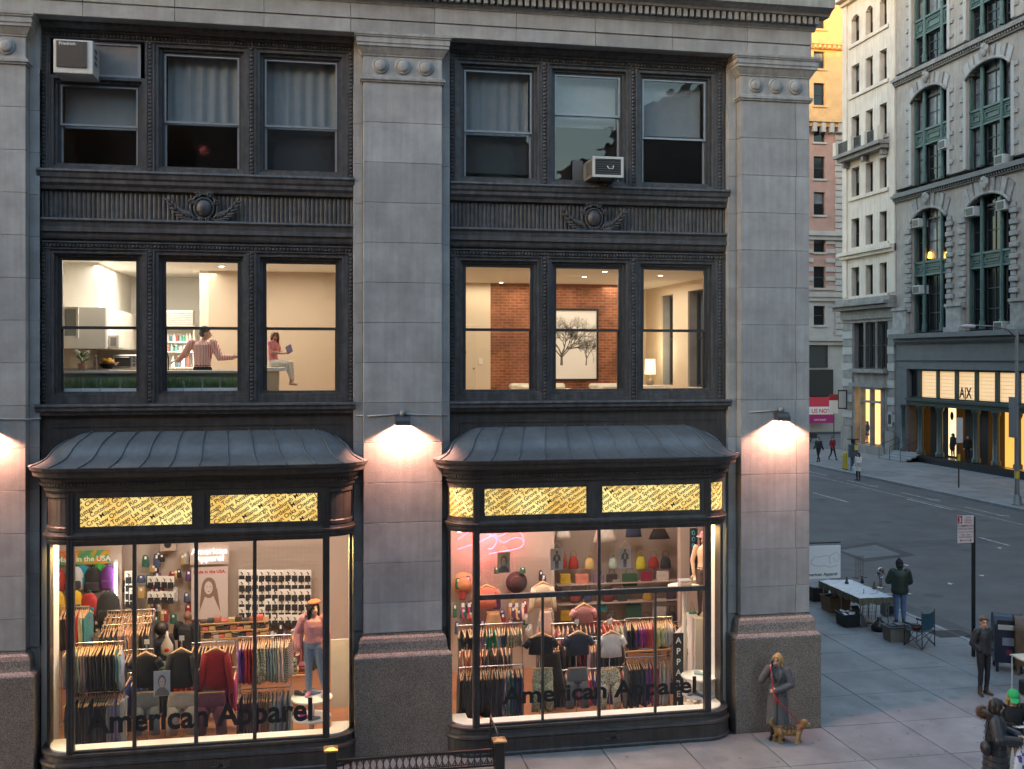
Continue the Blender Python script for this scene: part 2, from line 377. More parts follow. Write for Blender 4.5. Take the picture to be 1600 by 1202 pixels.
# ================================================================== THE CORNER BUILDING
CB = tag(empty('corner_building',(0,0,0),world=True),'grey limestone corner building with dark iron window bays and two bow shopfronts','building')
def bp(name,b,m,parent=None): return put(name,b,m,parent or CB)
H_TOP = 33.6
# mass behind and above the storeys in view
b = B(); b.box(-60,-.02,.62,36,13.2,H_TOP + 7); b.box(-60,-16.0,.62,36,-.2,13.2); b.box(-16,-.02,9.2,36,-.2,13.2); bp('upper_storeys',b,M_lime)
b = B(); b.box(-60,-.05,36.02,58,-.2,H_TOP); nb = tag(put('next_building',b,M_blk),'plain brown building standing behind the corner building along the avenue','building')  # unseen; height set for its shadow line on the pink building
b = B(); b.box(-60,.2,35.9,58.2,H_TOP + .01,H_TOP + .4); put('cornice',b,M_blk,nb)
b = B(); b.box(-16.0,-14.3,.3,.62,-.2,13.08); b.box(-60,-16,.2,.62,-.2,13.08); bp('side_wall',b,M_lime)
# avenue side wall with its windows (seen only from inside the corner room and through its panes)
b = B(); AV = ((.62,2.3),(3.3,4.3),(5.4,6.5),(7.4,9.2))
for y0,y1 in AV: b.box(-.42,-.02,y0,y1,6.5,8.85)
b.box(-.42,-.02,.62,9.2,8.85,13.2); b.box(-.42,-.02,.62,9.2,-.1,6.5); bp('avenue_wall',b,M_lime)
P = [(-15.80,-14.37),(-8.65,-7.22),(-1.39,.04)]            # pilaster shafts
BAYS = [(-14.25,-8.80,-11.515),(-7.03,-1.52,-4.33)]        # iron bays and the centre of their windows
# ---------------- entablature
b = B(); b.box(-18,.0,.005,.6,13.082,13.70); ent = bp('entablature',b,M_limed)
xs = [-18.0 + 1.52 * i for i in range(13)]; xs[-1] = .06
for i in range(12):
    for z0,z1,y in ((13.085,13.33,-.04),(13.335,13.60,-.065)):
        t = B(); t.cbox(xs[i] + .003,xs[i+1] - .003,y,.004,z0,z1,.006); bp('architrave_block',t,M_lime,ent)
def mould(name,prof,x0,x1,m,parent,x1r=None):
    t = B(); t.prism(prof,'x',x0,x1); return bp(name,t,m,parent)
mould('bed_mould',[(.004,13.605),(-.07,13.605),(-.08,13.63),(-.12,13.66),(-.12,13.69),(.004,13.69)],-18,.13,M_limed,ent)
t = B(); x = -18
while x < .10:
    t.box(x,x + .075,-.235,-.05,13.695,13.835); x += .128
tag(bp('dentil_course',t,M_limed,ent),kind='stuff')
mould('frieze',[(.004,13.691),(-.05,13.691),(-.05,13.84),(.004,13.84)],-18,.06,M_limed,ent)
mould('cornice',[(.004,13.842),(-.26,13.842),(-.28,13.88),(-.36,13.93),(-.46,13.95),(-.47,14.12),(-.50,14.16),(-.56,14.26),(-.56,14.34),(.004,14.40)],-18,.34,M_limed,ent)
b = B(); b.box(-18,-.03,.1,.6,14.4,H_TOP + 7); bp('upper_wall',b,M_lime)
# ---------------- pilasters
for pi,(x0,x1) in enumerate(P):
    b = B(); b.box(x0 - .16,min(x1 + .17,-.01),.25,.6,-.05,13.08)
    pil = bp('pilaster',b,M_limed); b = None
    z = 12.215
    while z > 2.3:
        zb = max(z - .728,2.205)
        if zb - 2.205 < .3: zb = 2.205
        if pi == 2:
            cut = x1 - .27 if int(round(z * 10)) % 2 else x1 - .29
            for a,c in ((x0,cut),(cut,x1)):
                t = B(); t.cbox(a + .003,c - .003,0,.55,zb + .002,z - .002,.006); bp('stone_block',t,M_lime,pil)
        else:
            t = B(); t.cbox(x0,x1,0,.3,zb + .002,z - .002,.006); bp('stone_block',t,M_lime,pil)
        # narrow blocks of the set-back strips
        for a,c in ((x0 - .17,x0 - .004),(x1 + .004,x1 + .17)):
            if pi == 2 and a > 0: continue
            t = B(); t.cbox(a,c,.22,.45,zb + .002,z - .002,.005); bp('stone_block',t,M_lime,pil)
        z = zb
        if z <= 2.21: break
    # capital: necking, frieze with three roundels, cavetto, abacus
    t = B()
    def ring(o,z0,z1,o2=None):
        o2 = o if o2 is None else o2; xx = x1
        t.add([(x0-o,-o,z0),(xx+o,-o,z0),(xx+o,.3,z0),(x0-o,.3,z0),(x0-o2,-o2,z1),(xx+o2,-o2,z1),(xx+o2,.3,z1),(x0-o2,.3,z1)],
              [(0,3,2,1),(4,5,6,7),(0,1,5,4),(1,2,6,5),(2,3,7,6),(3,0,4,7)])
    ring(.03,12.215,12.25); ring(.055,12.251,12.305); ring(.02,12.306,12.335,.005); ring(.0,12.336,12.69)
    ring(.02,12.691,12.72); ring(.03,12.721,12.84,.10); ring(.115,12.841,12.90); ring(.13,12.901,13.0); ring(.15,13.001,13.03); ring(.165,13.031,13.079)
    cap = bp('capital',t,M_limed,pil)
    for k in (-1,0,1):
        cx = (x0 + x1) / 2 + k * .41; r = B()
        pr = [(.150,0),(.150,.012),(.135,.03),(.118,.032),(.112,.022),(.104,.05),(.06,.066),(.0001,.07)]
        vs = []; n = 20
        for rr,h in pr:
            for q in range(n): a = 2*math.pi*q/n; vs.append((cx + rr*math.cos(a),-.001 - h,12.515 + rr*math.sin(a)))
        r.add(vs,[(i*n+q,i*n+(q+1) % n,(i+1)*n+(q+1) % n,(i+1)*n+q) for i in range(len(pr)-1) for q in range(n)],True)
        bp('roundel',r,M_limed,pil)
    # granite base
    t = B(); e = .18 if pi == 2 else .0
    t.cbox(x0 - .17,x1 + .17,-.16,.45,-.03,1.755,.012); bs = bp('base',t,M_gran,pil)
    t = B(); prf = [(.17,1.758),(.17,1.80),(.15,1.83),(.10,1.87),(.09,1.93),(.085,2.05),(.06,2.12),(.012,2.16),(.012,2.20)]
    for (o,z0),(o2,z1) in zip(prf,prf[1:]):
        t.add([(x0-o,.0-o*.94,z0),(x1+o,-o*.94,z0),(x1+o,.44,z0),(x0-o,.44,z0),(x0-o2,-o2*.94,z1),(x1+o2,-o2*.94,z1),(x1+o2,.44,z1),(x0-o2,.44,z1)],
              [(0,1,5,4),(1,2,6,5),(2,3,7,6),(3,0,4,7)])
    bp('base_moulding',t,M_grand,pil)
# ---------------- iron bays
def bead_row(b,p0,p1,step,r,d):
    p0,p1 = Vector(p0),Vector(p1); L = (p1 - p0).length; n = max(1,int(L / step)); dv = (p1 - p0) / n; u = dv.normalized()
    w = Vector((u.z,0,-u.x))
    for i in range(n):
        c = p0 + dv * (i + .5); h = dv.length * .42
        b.add([c - u*h - w*r,c + u*h - w*r,c + u*h + w*r,c - u*h + w*r,c - u*h*.45 - w*r*.4 + Vector((0,-d,0)),c + u*h*.45 - w*r*.4 + Vector((0,-d,0)),c + u*h*.45 + w*r*.4 + Vector((0,-d,0)),c - u*h*.45 + w*r*.4 + Vector((0,-d,0))],
              [(4,5,6,7),(0,1,5,4),(1,2,6,5),(2,3,7,6),(3,0,4,7)])
def leafy(b,p0,p1,n,ln,d):      # palm branch: blades along a bent stem
    for i in range(n):
        t = (i + .5) / n; p = Vector(p0).lerp(Vector(p1),t); p.z += -.10 * math.sin(t * 3.14) ; dr = (Vector(p1) - Vector(p0)).normalized(); dr.z += (t - .5) * .9; dr.normalize()
        for sgn in (1,-1):
            a = sgn * R(34 - 12 * t); q = Vector((dr.x*math.cos(a) - dr.z*math.sin(a),0,dr.x*math.sin(a) + dr.z*math.cos(a)))
            l = ln * (1 - .45 * t); b.ell(p + q * l * .5 + Vector((0,-d,0)),(l * .55,.022,.021),6,4,rot=Matrix.Rotation(-math.atan2(q.z,q.x),3,'Y'))
WIN = 1.26
def window(cx,z0,z1,zr,v,sash,glass,dark,name='window',extra=0):
    """sash window: casing set back in the iron bay, two sashes, two panes"""
    x0,x1 = cx - WIN / 2,cx + WIN / 2
    b = B(); b.frame(x0 - .16,x1 + .16,z0 - .055,z1 + .17,.055,v - .02,v + .16); b.frame(x0 - .105,x1 + .105,z0 - .001,z1 + .115,.05,v + .05,v + .16)
    w = bp(name,b,M_iron2)
    b = B(); b.frame(x0 - .056,x1 + .056,z0 + .002,z1 + .066,.035,v + .09,v + .17); bp('casing',b,M_dsash,w)
    b = B(); b.frame(x0 - .02,x1 + .02,zr - .02,z1 + .03,.03,v + .10,v + .15); bp('upper_sash',b,sash,w)
    b = B(); b.frame(x0 - .02,x1 + .02,z0 + .003,zr + .035,.036,v + .155,v + .20); bp('lower_sash',b,sash,w)
    b = B(); b.box(x0 + .011,x1 - .011,v + .12,v + .126,zr + .011,z1 - .001); bp('pane',b,glass,w)
    b = B(); b.box(x0 + .017,x1 - .017,v + .172,v + .178,z0 + .04,zr - .002); bp('pane',b,glass,w)
    return w
V = .36
WINDOWS = {}
for bi,(x0,x1,cx) in enumerate(BAYS):
    W3 = [cx - 1.755,cx,cx + 1.755]
    # solid iron around the two rows of windows: mullions, heads, sills
    for row,(z0,z1,zr) in enumerate(((6.56,8.93,7.735),(10.585,12.63,11.45))):
        zt = 9.25 if row == 0 else 13.078; zb = 6.40 if row == 0 else 10.50
        b = B(); edges = [x0] + [e for c in W3 for e in (c - WIN/2 - .16,c + WIN/2 + .16)] + [x1]
        for k in range(0,8,2): b.box(edges[k],edges[k+1],V,V + .2,zb,zt)
        for c in W3: b.box(c - WIN/2 - .16,c + WIN/2 + .16,V + .01,V + .2,z1 + .171,zt); b.box(c - WIN/2 - .16,c + WIN/2 + .16,V + .01,V + .2,zb,z0 - .056)
        for k in range(0,8,2):                     # ornament strips
            xa,xb = edges[k],edges[k+1]; xm = (xa + xb) / 2 if 0 < k < 6 else (xb - .11 if k == 0 else xa + .11)
            bead_row(b,(xm,V - .001,zb + .02),(xm,V - .001,z1 + .20),.068,.038,.022)
            for o in (-.062,.062): b.box(xm + o - .010,xm + o + .010,V - .02,V - .001,zb,z1 + .18)
        zz = z1 + .25
        bead_row(b,(x0 + .05,V - .001,zz),(x1 - .05,V - .001,zz),.062,.036,.025)
        b.box(x0,x1,V - .03,V - .001,zz + .05,zz + .075); b.box(x0,x1,V - .02,V - .001,zz - .065,zz - .048)
        if row == 1:
            b.prism([(V - .001,zz + .08),(V - .05,zz + .09),(V - .09,zz + .13),(V - .13,zz + .15),(V - .14,13.076),(V - .001,13.076)],'x',x0,x1)
        bp('iron_frame',b,M_iron2)
    for row,(z0,z1,zr) in enumerate(((6.56,8.93,7.735),(10.585,12.63,11.45))):
        for k,c in enumerate(W3):
            if row == 0: w = window(c,z0,z1,zr,V + .04,M_dsash,M_glass,True)
            elif bi == 0 and k == 0: w = window(c,z0,12.0,11.33,V + .04,M_sash,M_oglass,False)
            elif bi == 1 and k == 1: w = window(c,z0,z1,11.90,V + .04,M_sash,M_oglass,False)
            else: w = window(c,z0,z1,zr + (.06 if bi else 0),V + .04,M_sash,M_oglass,False)
            WINDOWS[bi,row,k] = w
    # sills, fluted spandrel with its cartouche, lower mouldings
    b = B(); b.prism([(V + .1,10.497),(V - .17,10.497),(V - .18,10.46),(V - .15,10.43),(V - .14,10.36),(V - .11,10.33),(V - .11,10.27),(V - .06,10.22),(V - .05,10.16),(V + .1,10.16)],'x',x0,x1); bp('upper_sill',b,M_iron2)
    b = B(); n = int((x1 - x0) / .078); st = (x1 - x0) / n; pts = []
    for i in range(n):
        for q in range(6): t = q / 6; pts.append((x0 + st * (i + t),V + .040 - .022 * abs(math.sin(math.pi * t)) ** .6))
    pts.append((x1,V + .045)); m = len(pts)
    b.add([(x,y,9.66) for x,y in pts] + [(x,y,10.12) for x,y in pts],[(i,i+1,m+i+1,m+i) for i in range(m-1)])
    b.box(x0,x1,V + .05,V + .2,9.25,10.5)
    sp = bp('fluted_spandrel',b,M_iron2)
    b = B(); b.prism([(V + .05,9.655),(V - .09,9.655),(V - .10,9.62),(V - .06,9.58),(V - .05,9.50),(V - .07,9.495),(V - .07,9.42),(V - .03,9.415),(V - .02,9.34),(V + .0,9.30),(V + .05,9.26)],'x',x0,x1); bp('spandrel_moulding',b,M_iron2)
    c = cx + (.05 if bi == 0 else .08); z = 9.885; b = B()
    b.ell((c,V - .05,z),(.135,.085,.155),16,9)
    for rr,tr,dd in ((.165,.022,.04),(.235,.028,.02)):
        b.tube([(c + rr*math.cos(a),V - dd,z + (rr+.02)*math.sin(a)) for a in [2*math.pi*i/20 for i in range(20)]],tr,6,True)
    for s in (-1,1):
        for ox,oz,r0 in ((.10,.235,.06),(.215,.10,.055),(.06,-.205,.045)):
            b.tube([(c + s*(ox + r0*(1-i/13)*math.cos(i*.75)),V - .06,z + oz + r0*(1-i/13)*math.sin(i*.75)) for i in range(12)],.016,5)
        leafy(b,(c + s*.12,V - .03,z - .20),(c + s*.60,V - .03,z + .14),8,.22,.03)
        b.tube([(c + s*(.10 + .5*t),V - .05,z - .20 + .34*t - .10*math.sin(t*3.14)) for t in [i/8 for i in range(9)]],.014,5)
    bp('cartouche',b,M_iron2,sp)
    b = B(); b.prism([(V + .1,6.398),(V - .19,6.398),(V - .20,6.36),(V - .17,6.33),(V - .17,6.28),(V - .13,6.25),(V - .10,6.20),(V + .1,6.20)],'x',x0 - .02,x1 + .02); bp('lower_sill',b,M_iron2)
    b = B(); b.box(x0 - .02,x1 + .02,V - .02,V + .2,5.2,6.198); b.frame(x0 + .18,x1 - .18,5.3,6.02,.03,V - .035,V - .021); bp('blank_panel',b,M_iron)
# ---------------- bow shopfronts
def bow(U0,U1,vf,vw,r,o=0,seg=8):
    """plan of the bow: points and outward normals from wall to wall"""
    pts = [((U0,vw),(-1,0)),((U0,vf + r),(-1,0))]
    for i in range(1,seg): a = math.pi/2 * i/seg; pts.append(((U0 + r - r*math.cos(a),vf + r - r*math.sin(a)),(-math.cos(a),-math.sin(a))))
    pts.append(((U0 + r,vf),(0,-1))); pts.append(((U1 - r,vf),(0,-1)))
    for i in range(1,seg): a = math.pi/2 * i/seg; pts.append(((U1 - r + r*math.sin(a),vf + r - r*math.cos(a)),(math.sin(a),-math.cos(a))))
    pts += [((U1,vf + r),(1,0)),((U1,vw),(1,0))]
    return [(Vector((p[0] + n[0]*o,p[1] + n[1]*o if i not in (0,len(pts)-1) else p[1])),Vector(n)) for i,(p,n) in enumerate(pts)]
def sweep(b,path,prof):        # closed profile [(outward offset, z)] swept along the plan
    m = len(prof); rings = [[(p.x + n.x*o,p.y + n.y*o,z) for o,z in prof] for p,n in path]
    fs = []; vs = [q for r in rings for q in r]
    for i in range(len(path)-1):
        for k in range(m): fs.append((i*m+k,(i+1)*m+k,(i+1)*m+(k+1) % m,i*m+(k+1) % m))
    fs += [tuple(range(m)),tuple(range((len(path)-1)*m,len(path)*m))[::-1]]; b.add(vs,fs)
SHOPS = [(-14.03,-8.86),(-7.10,-1.76)]; VF,VW,RAD = -.36,.33,.46
M_gold = None
def gold_glass():
    m = bpy.data.materials.new('backlit_gold_film'); m.use_nodes = True; N = m.node_tree.nodes; L = m.node_tree.links; p = N['Principled BSDF']
    g = N.new('ShaderNodeNewGeometry'); no = N.new('ShaderNodeTexNoise'); no.inputs['Scale'].default_value = 1.6; no.inputs['Detail'].default_value = 2; L.new(g.outputs['Position'],no.inputs['Vector'])
    rp = N.new('ShaderNodeValToRGB'); rp.color_ramp.elements[0].position = .35; rp.color_ramp.elements[0].color = (.74,.42,.09,1); rp.color_ramp.elements[1].position = .65; rp.color_ramp.elements[1].color = (.95,.74,.27,1)
    L.new(no.outputs[0],rp.inputs[0]); L.new(rp.outputs[0],p.inputs['Emission Color']); L.new(rp.outputs[0],p.inputs['Base Color']); p.inputs['Emission Strength'].default_value = GOLD_E; return m
GOLD_E = .068
M_gold = gold_glass()
CITY = ('San Francisco','Munich','Amsterdam','Cleveland','Coconut Grove','West Kingston','Portland','Providence','Vancouver','Washington DC','Cheong-Ju','Hoboken','Philadelphia','Tokyo','Torino','Cambridge','Charleston','Halifax','Hamburg','Palo Alto','Paris','Stuttgart','Tel Aviv','Busan','Calgary','Osaka','Gainesville','New Orleans','Denver','Spring','Brighton','Scottsdale','Berkeley','East Lansing','Miami','Santa Cruz','Baltimore','Costa Mesa','Rio','Boston','Chicago','Montreal','Evanston','Savannah','Sherman Oaks','Memphis','Ann Arbor','Dallas','Los Angeles','Santa Ana','Las Vegas','Royal Oak','Hollywood','Cincinnati','Huntington Beach','Richmond','Tucson','Pittsburgh','Toronto','Tempe','Camarillo','Eugene','Milano','Atlanta','Seoul','Brooklyn')
_texts = []
def city_line(i):
    r = random.Random(i * 13 + 5); s = ''
    while len(s) < 62: s += r.choice(CITY) + ' '
    return s
def city_panel(w,h,seed):
    """diagonal lines of city names clipped to a w x h panel: (verts, faces) in panel coordinates"""
    bm = bmesh.new(); size = .108; a = R(33); lead = .098; diag = w*math.sin(a) + h
    k = 0; y = -w*math.sin(a) - .05
    while y < h*math.cos(a) + .1:
        vs,fs = text_b(city_line(seed * 40 + k)[(k*5) % 11:],size,.017); xo = -random.random()*.6 - (0 if y > 0 else 0) - h*math.sin(a)*0
        x_start = -.3 + max(0,-y) * .0 + (y*math.tan(a)*-1 if False else 0)
        xmin = y * math.tan(a) if y > 0 else -y / math.tan(a)      # where the line enters the panel
        bv = [bm.verts.new((math.cos(a)*(v.x + xmin - .25 + xo*.3) - math.sin(a)*(y + v.y),math.sin(a)*(v.x + xmin - .25 + xo*.3) + math.cos(a)*(y + v.y),0)) for v in vs]
        for f in fs:
            try: bm.faces.new([bv[i] for i in f])
            except ValueError: pass
        y += lead; k += 1
    for co,no in (((0,0,0),(-1,0,0)),((w,0,0),(1,0,0)),((0,0,0),(0,-1,0)),((0,h,0),(0,1,0))):
        bmesh.ops.bisect_plane(bm,geom=bm.verts[:] + bm.edges[:] + bm.faces[:],plane_co=co,plane_no=no,clear_outer=True)
    bm.verts.ensure_lookup_table(); vs = [v.co.copy() for v in bm.verts]; idx = {v: i for i,v in enumerate(bm.verts)}
    fs = [tuple(idx[v] for v in f.verts) for f in bm.faces]; bm.free(); return vs,fs
for si,(U0,U1) in enumerate(SHOPS):
    path = bow(U0,U1,VF,VW,RAD)
    # plinth
    b = B(); sweep(b,path,[(-.30,-.03),(.12,-.03),(.12,.05),(.10,.07),(.10,.30),(.13,.33),(.12,.37),(.07,.39),(.06,.46),(.09,.48),(.09,.52),(-.30,.52)])
    shop = bp('shopfront',b,M_iron)
    b = B(); x = U0 + RAD + .1
    while x < U1 - RAD - .1: b.box(x,x + .022,VF - .108,VF - .102,.12,.27); x += .05
    c = (U0 + U1) / 2 + .35
    for k in range(9): a = R(20*k + 10); b.ell((c + .10*math.cos(a),VF - .11,.15 + .10*math.sin(a)),(.07,.012,.016),6,4,rot=Matrix.Rotation(-a,3,'Y'))
    tag(bp('plinth_ornament',b,M_iron,shop),kind='stuff')
    # white display sill inside the glass
    b = B(); sweep(b,path,[(-.36,.45),(-.04,.45),(-.04,.545),(-.36,.545)]); bp('window_ledge',b,M_white,shop)
    # head moulding under the sign band, the band, the cornice
    b = B(); sweep(b,path,[(-.10,4.05),(.03,4.05),(.035,4.09),(.05,4.10),(.05,4.14),(.075,4.16),(.08,4.20),(.05,4.215),(.04,4.25),(-.10,4.25)]); bp('head_moulding',b,M_iron,shop)
    b = B(); sweep(b,path,[(-.06,4.92),(.03,4.92),(.04,4.95),(.06,4.96),(.06,5.00),(.09,5.03),(.10,5.10),(.12,5.11),(.13,5.16),(.19,5.20),(.24,5.21),(.25,5.27),(.29,5.31),(.30,5.35),(-.06,5.36)]); crn = bp('shop_cornice',b,M_iron,shop)
    b = B(); ppath = bow(U0,U1,VF,VW,RAD,.105)
    L = [0]
    for (p,_),(q,_) in zip(ppath,ppath[1:]): L.append(L[-1] + (q - p).length)
    def on_path(s,pp=None,LL=None):
        pp = pp or ppath; LL = LL or L
        for i in range(len(LL)-1):
            if s <= LL[i+1] or i == len(LL)-2:
                t = (s - LL[i]) / max(1e-6,LL[i+1]-LL[i]); return pp[i][0].lerp(pp[i+1][0],t),pp[i][1].lerp(pp[i+1][1],t).normalized()
    s = .05
    while s < L[-1] - .05:
        p,n = on_path(s); tx = Vector((-n.y,n.x)); 
        q = [p - tx*.016 - n*.02,p + tx*.016 - n*.02,p + tx*.016 + n*.018,p - tx*.016 + n*.018]
        b.add([(v.x,v.y,z) for z in (5.045,5.095) for v in q],[(0,3,2,1),(4,5,6,7),(0,1,5,4),(1,2,6,5),(2,3,7,6),(3,0,4,7)]); s += .055
    tag(bp('cornice_bead',b,M_iron,crn),kind='stuff')
    # roof of standing-seam sheets
    ep = bow(U0,U1,VF,VW,RAD,.31,10); EL = [0]
    for (p,_),(q,_) in zip(ep,ep[1:]): EL.append(EL[-1] + (q - p).length)
    T0,T1 = U0 + .30,U1 - .30; nseg = 15; nt = 10
    def roof_pt(s,t,lift=0):
        p,n = on_path(s * EL[-1],ep,EL); u = min(1,max(0,(s - .09) / .82)); top = Vector((T0 + (T1 - T0) * u,VW - .01))
        e = min(1,min(u,1 - u) * 12); droop = .13 * (1 - e) ** 2           # the ridge rounds down at both ends
        k = math.sin(t * math.pi / 2) ** .9; z = 5.365 + (5.90 - droop - 5.365) * (1 - math.cos(t * math.pi / 2)) ** .85
        z = 5.365 + (5.90 - droop - 5.365) * (.15 * t + .85 * t ** 1.25); q = p.lerp(top,t + .085 * math.sin(2 * math.pi * t))
        return Vector((q.x,q.y,z + lift)) + Vector((n.x,n.y,0)) * lift * .5
    b = B(); b.add([roof_pt(i/60,0) for i in range(61)] + [roof_pt(i/60,0,-.015) for i in range(61)],[(i,i+1,62+i,61+i) for i in range(60)]); rf = bp('roof',b,M_roof,shop)
    ss = [0] + [.09 + .82 * i / (nseg - 3) for i in range(nseg - 2)] + [1]
    for i in range(len(ss)-1):
        t_ = B(); sub = 6
        vs = [roof_pt(ss[i] + (ss[i+1]-ss[i])*(.004 + .992*k/sub),j/nt,.004*math.sin(k/sub*3.14)) for j in range(nt+1) for k in range(sub+1)]
        t_.add(vs,[(j*(sub+1)+k,j*(sub+1)+k+1,(j+1)*(sub+1)+k+1,(j+1)*(sub+1)+k) for j in range(nt) for k in range(sub)],True); bp('roof_sheet',t_,M_roof,shop)
        if i: t_ = B(); t_.tube([roof_pt(ss[i],j/nt,.012) for j in range(nt+1)],.013,5); bp('roof_seam',t_,M_roof,shop)
    # sign band: iron panels with glowing lettered glass, rounded ends
    fx0,fx1 = U0 + RAD,U1 - RAD; mid = (fx0 + fx1) / 2
    b = B()
    for xa in (fx0,fx1): b.box(xa - .06,xa + .06,VF - .045,VF + .08,.52,4.92)
    b.box(mid - .06,mid + .06,VF - .04,VF + .06,4.25,4.92)
    for xa in (fx0 - .03,fx0 + .03,fx1 - .03,fx1 + .03): b.box(xa - .012,xa + .012,VF - .06,VF - .046,.52,4.92)
    bp('corner_post',b,M_iron,shop)
    for k,(xa,xb) in enumerate(((fx0 + .06,mid - .06),(mid + .06,fx1 - .06))):
        b = B(); b.frame(xa,xb,4.252,4.918,.075,VF - .025,VF + .05); b.frame(xa + .07,xb - .07,4.32,4.85,.022,VF - .012,VF + .05); sg = bp('sign_panel',b,M_iron,shop)
        ga,gb = xa + .09,xb - .09; b = B(); b.box(ga,gb,VF + .012,VF + .03,4.34,4.83); bp('sign_glass',b,M_gold,sg)
        vs,fs = city_panel(gb - ga,.49,si * 2 + k); b = B(); b.add([(ga + v.x,VF + .009,4.34 + v.y) for v in vs],fs); bp('city_lettering',b,M_black,sg)
    for side in (0,1):
        pp = [q for q in path if (q[0].x < fx0 - .05) == (side == 0) and (q[0].x < fx0 - .05 or q[0].x > fx1 + .05)]
        pp = path[1:10] if side == 0 else path[-10:-1]
        if si == 0:
            b = B(); sweep(b,pp,[(-.03,4.25),(.0,4.25),(.02,4.27),(.02,4.33),(-.005,4.35),(-.005,4.82),(.02,4.84),(.02,4.90),(0,4.92),(-.03,4.92)]); bp('rounded_panel',b,M_iron,shop)
        else:
            b = B(); sweep(b,pp,[(-.03,4.25),(.02,4.25),(.02,4.32),(-.03,4.32)]); sweep(b,pp,[(-.03,4.85),(.02,4.85),(.02,4.92),(-.03,4.92)]); sg = bp('sign_panel',b,M_iron,shop)
            b = B(); sweep(b,pp,[(-.03,4.32),(-.015,4.32),(-.015,4.85),(-.03,4.85)]); bp('sign_glass',b,M_gold,sg)
            LL = [0]
            for (p,_),(q,_) in zip(pp,pp[1:]): LL.append(LL[-1] + (q - p).length)
            vs,fs = city_panel(LL[-1],.53,7 + side); b = B()
            vv = []
            for v in vs: p,n = on_path(v.x,pp,LL); q = p + n * (-.010); vv.append((q.x,q.y,4.32 + v.y))
            b.add(vv,fs); bp('city_lettering',b,M_black,sg)
        b = B(); sweep(b,path[0:3] if side == 0 else path[-3:],[(-.035,.52),(.012,.52),(.012,5.0),(-.035,5.0)]); bp('side_post',b,M_iron,shop)
        b = B(); sweep(b,pp,[(-.02,.54),(-.012,.54),(-.012,4.06),(-.02,4.06)]); bp('curved_pane',b,M_glass,shop)
    # glazing bars and panes of the big window
    def pane(xa,xb,za,zb): t = B(); t.box(xa,xb,VF + .01,VF + .018,za,zb); return bp('pane',t,M_glass,shop)
    def bar(xa,xb,za,zb,d=.0): t = B(); t.cbox(xa,xb,VF - .02 - d,VF + .05,za,zb,.006); return bp('glazing_bar',t,M_iron,shop)
    xl,xr = fx0 + .06,fx1 - .06
    bar(xl,xr,.522,.56); bar(xl,xr,4.02,4.049)
    if si == 0:
        ms = [at(x,800,VF).x for x in (210,306.5,398)]; g = .032
        e = [xl] + ms + [xr]
        for m_ in ms: bar(m_ - g,m_ + g,.56,4.02)
        for a,c in zip(e,e[1:]): pane(a + (g if a != xl else 0),c - (g if c != xr else 0),.56,4.02)
    else:
        m1,m2,m3 = [at(x,800,VF).x for x in (848,936,1024)]; g = .03; zt = 2.86
        bar(xl,xr,zt - .045,zt + .045,.01); bar(m2 - g,m2 + g,.56,zt - .046); bar(m2 - g,m2 + g,zt + .046,4.02)
        for m_ in (m1,m3): bar(m_ - .022,m_ + .022,.56,zt - .046)
        for a,c in ((xl,m1),(m1,m2),(m2,m3),(m3,xr)): pane(a + .02,c - .02,.56,zt - .04)
        for a,c in ((xl,m2),(m2,xr)): pane(a + .02,c - .02,zt + .04,4.02)
    # shop name on the glass
    z,xa,xb = ((.84,136,488),(.90,786,1088))[si]
    ua,ub = at(xa,1100,VF).x,at(xb,1080,VF).x
    vs,fs = text_b('American Apparel',1,.028); wv = max(v.x for v in vs); sx = (ub - ua) / wv; b = B()
    sz = .52 if si == 0 else .40
    b.add([(ua + v.x * sx,VF + .005,z + v.y * sz * 1.05) for v in vs],fs); bp('shop_name',b,M_black,shop)
# ================================================================== BUILDINGS ACROSS THE AVENUE
# facades on the plane X = UF facing -X; v runs along the avenue, d is how far a piece stands proud of the wall
def fb(b,v0,v1,z0,z1,d0,d1): return b.box(UF - d1,UF - d0,v0,v1,z0,z1)
def wall_open(b,v0,v1,z0,z1,ops,d0,d1):
    vs = sorted({v0,v1} | {x for o in ops for x in o[:2] if v0 < x < v1}); zs = sorted({z0,z1} | {x for o in ops for x in o[2:] if z0 < x < z1})
    for i in range(len(vs)-1):
        k = 0
        while k < len(zs)-1:
            def solid(k): mv,mz = (vs[i]+vs[i+1])/2,(zs[k]+zs[k+1])/2; return not any(o[0] < mv < o[1] and o[2] < mz < o[3] for o in ops)
            if not solid(k): k += 1; continue
            m = k
            while m < len(zs)-1 and solid(m): m += 1
            fb(b,vs[i],vs[i+1],zs[k],zs[m],d0,d1); k = m
M_cstone = mat('cream_stone',(.68,.585,.49),.8,var=.10,vscale=.8,streak=.18); M_cstone2 = mat('grey_stone',(.27,.25,.23),.8,var=.2,vscale=1.5,streak=.2)
M_green = mat('verdigris_paint',(.065,.12,.11),.55,var=.2,vscale=3); M_dgreen = mat('dark_green_paint',(.025,.045,.042),.45,var=.15,vscale=4)
M_fglass = mat('far_glass',(.012,.014,.016),.1,spec=.35); M_fglass2 = mat('far_glass_curtained',(.17,.18,.185),.25,var=.5,vscale=1.2,spec=.4); M_fframe = mat('far_frame',(.03,.032,.034),.5)
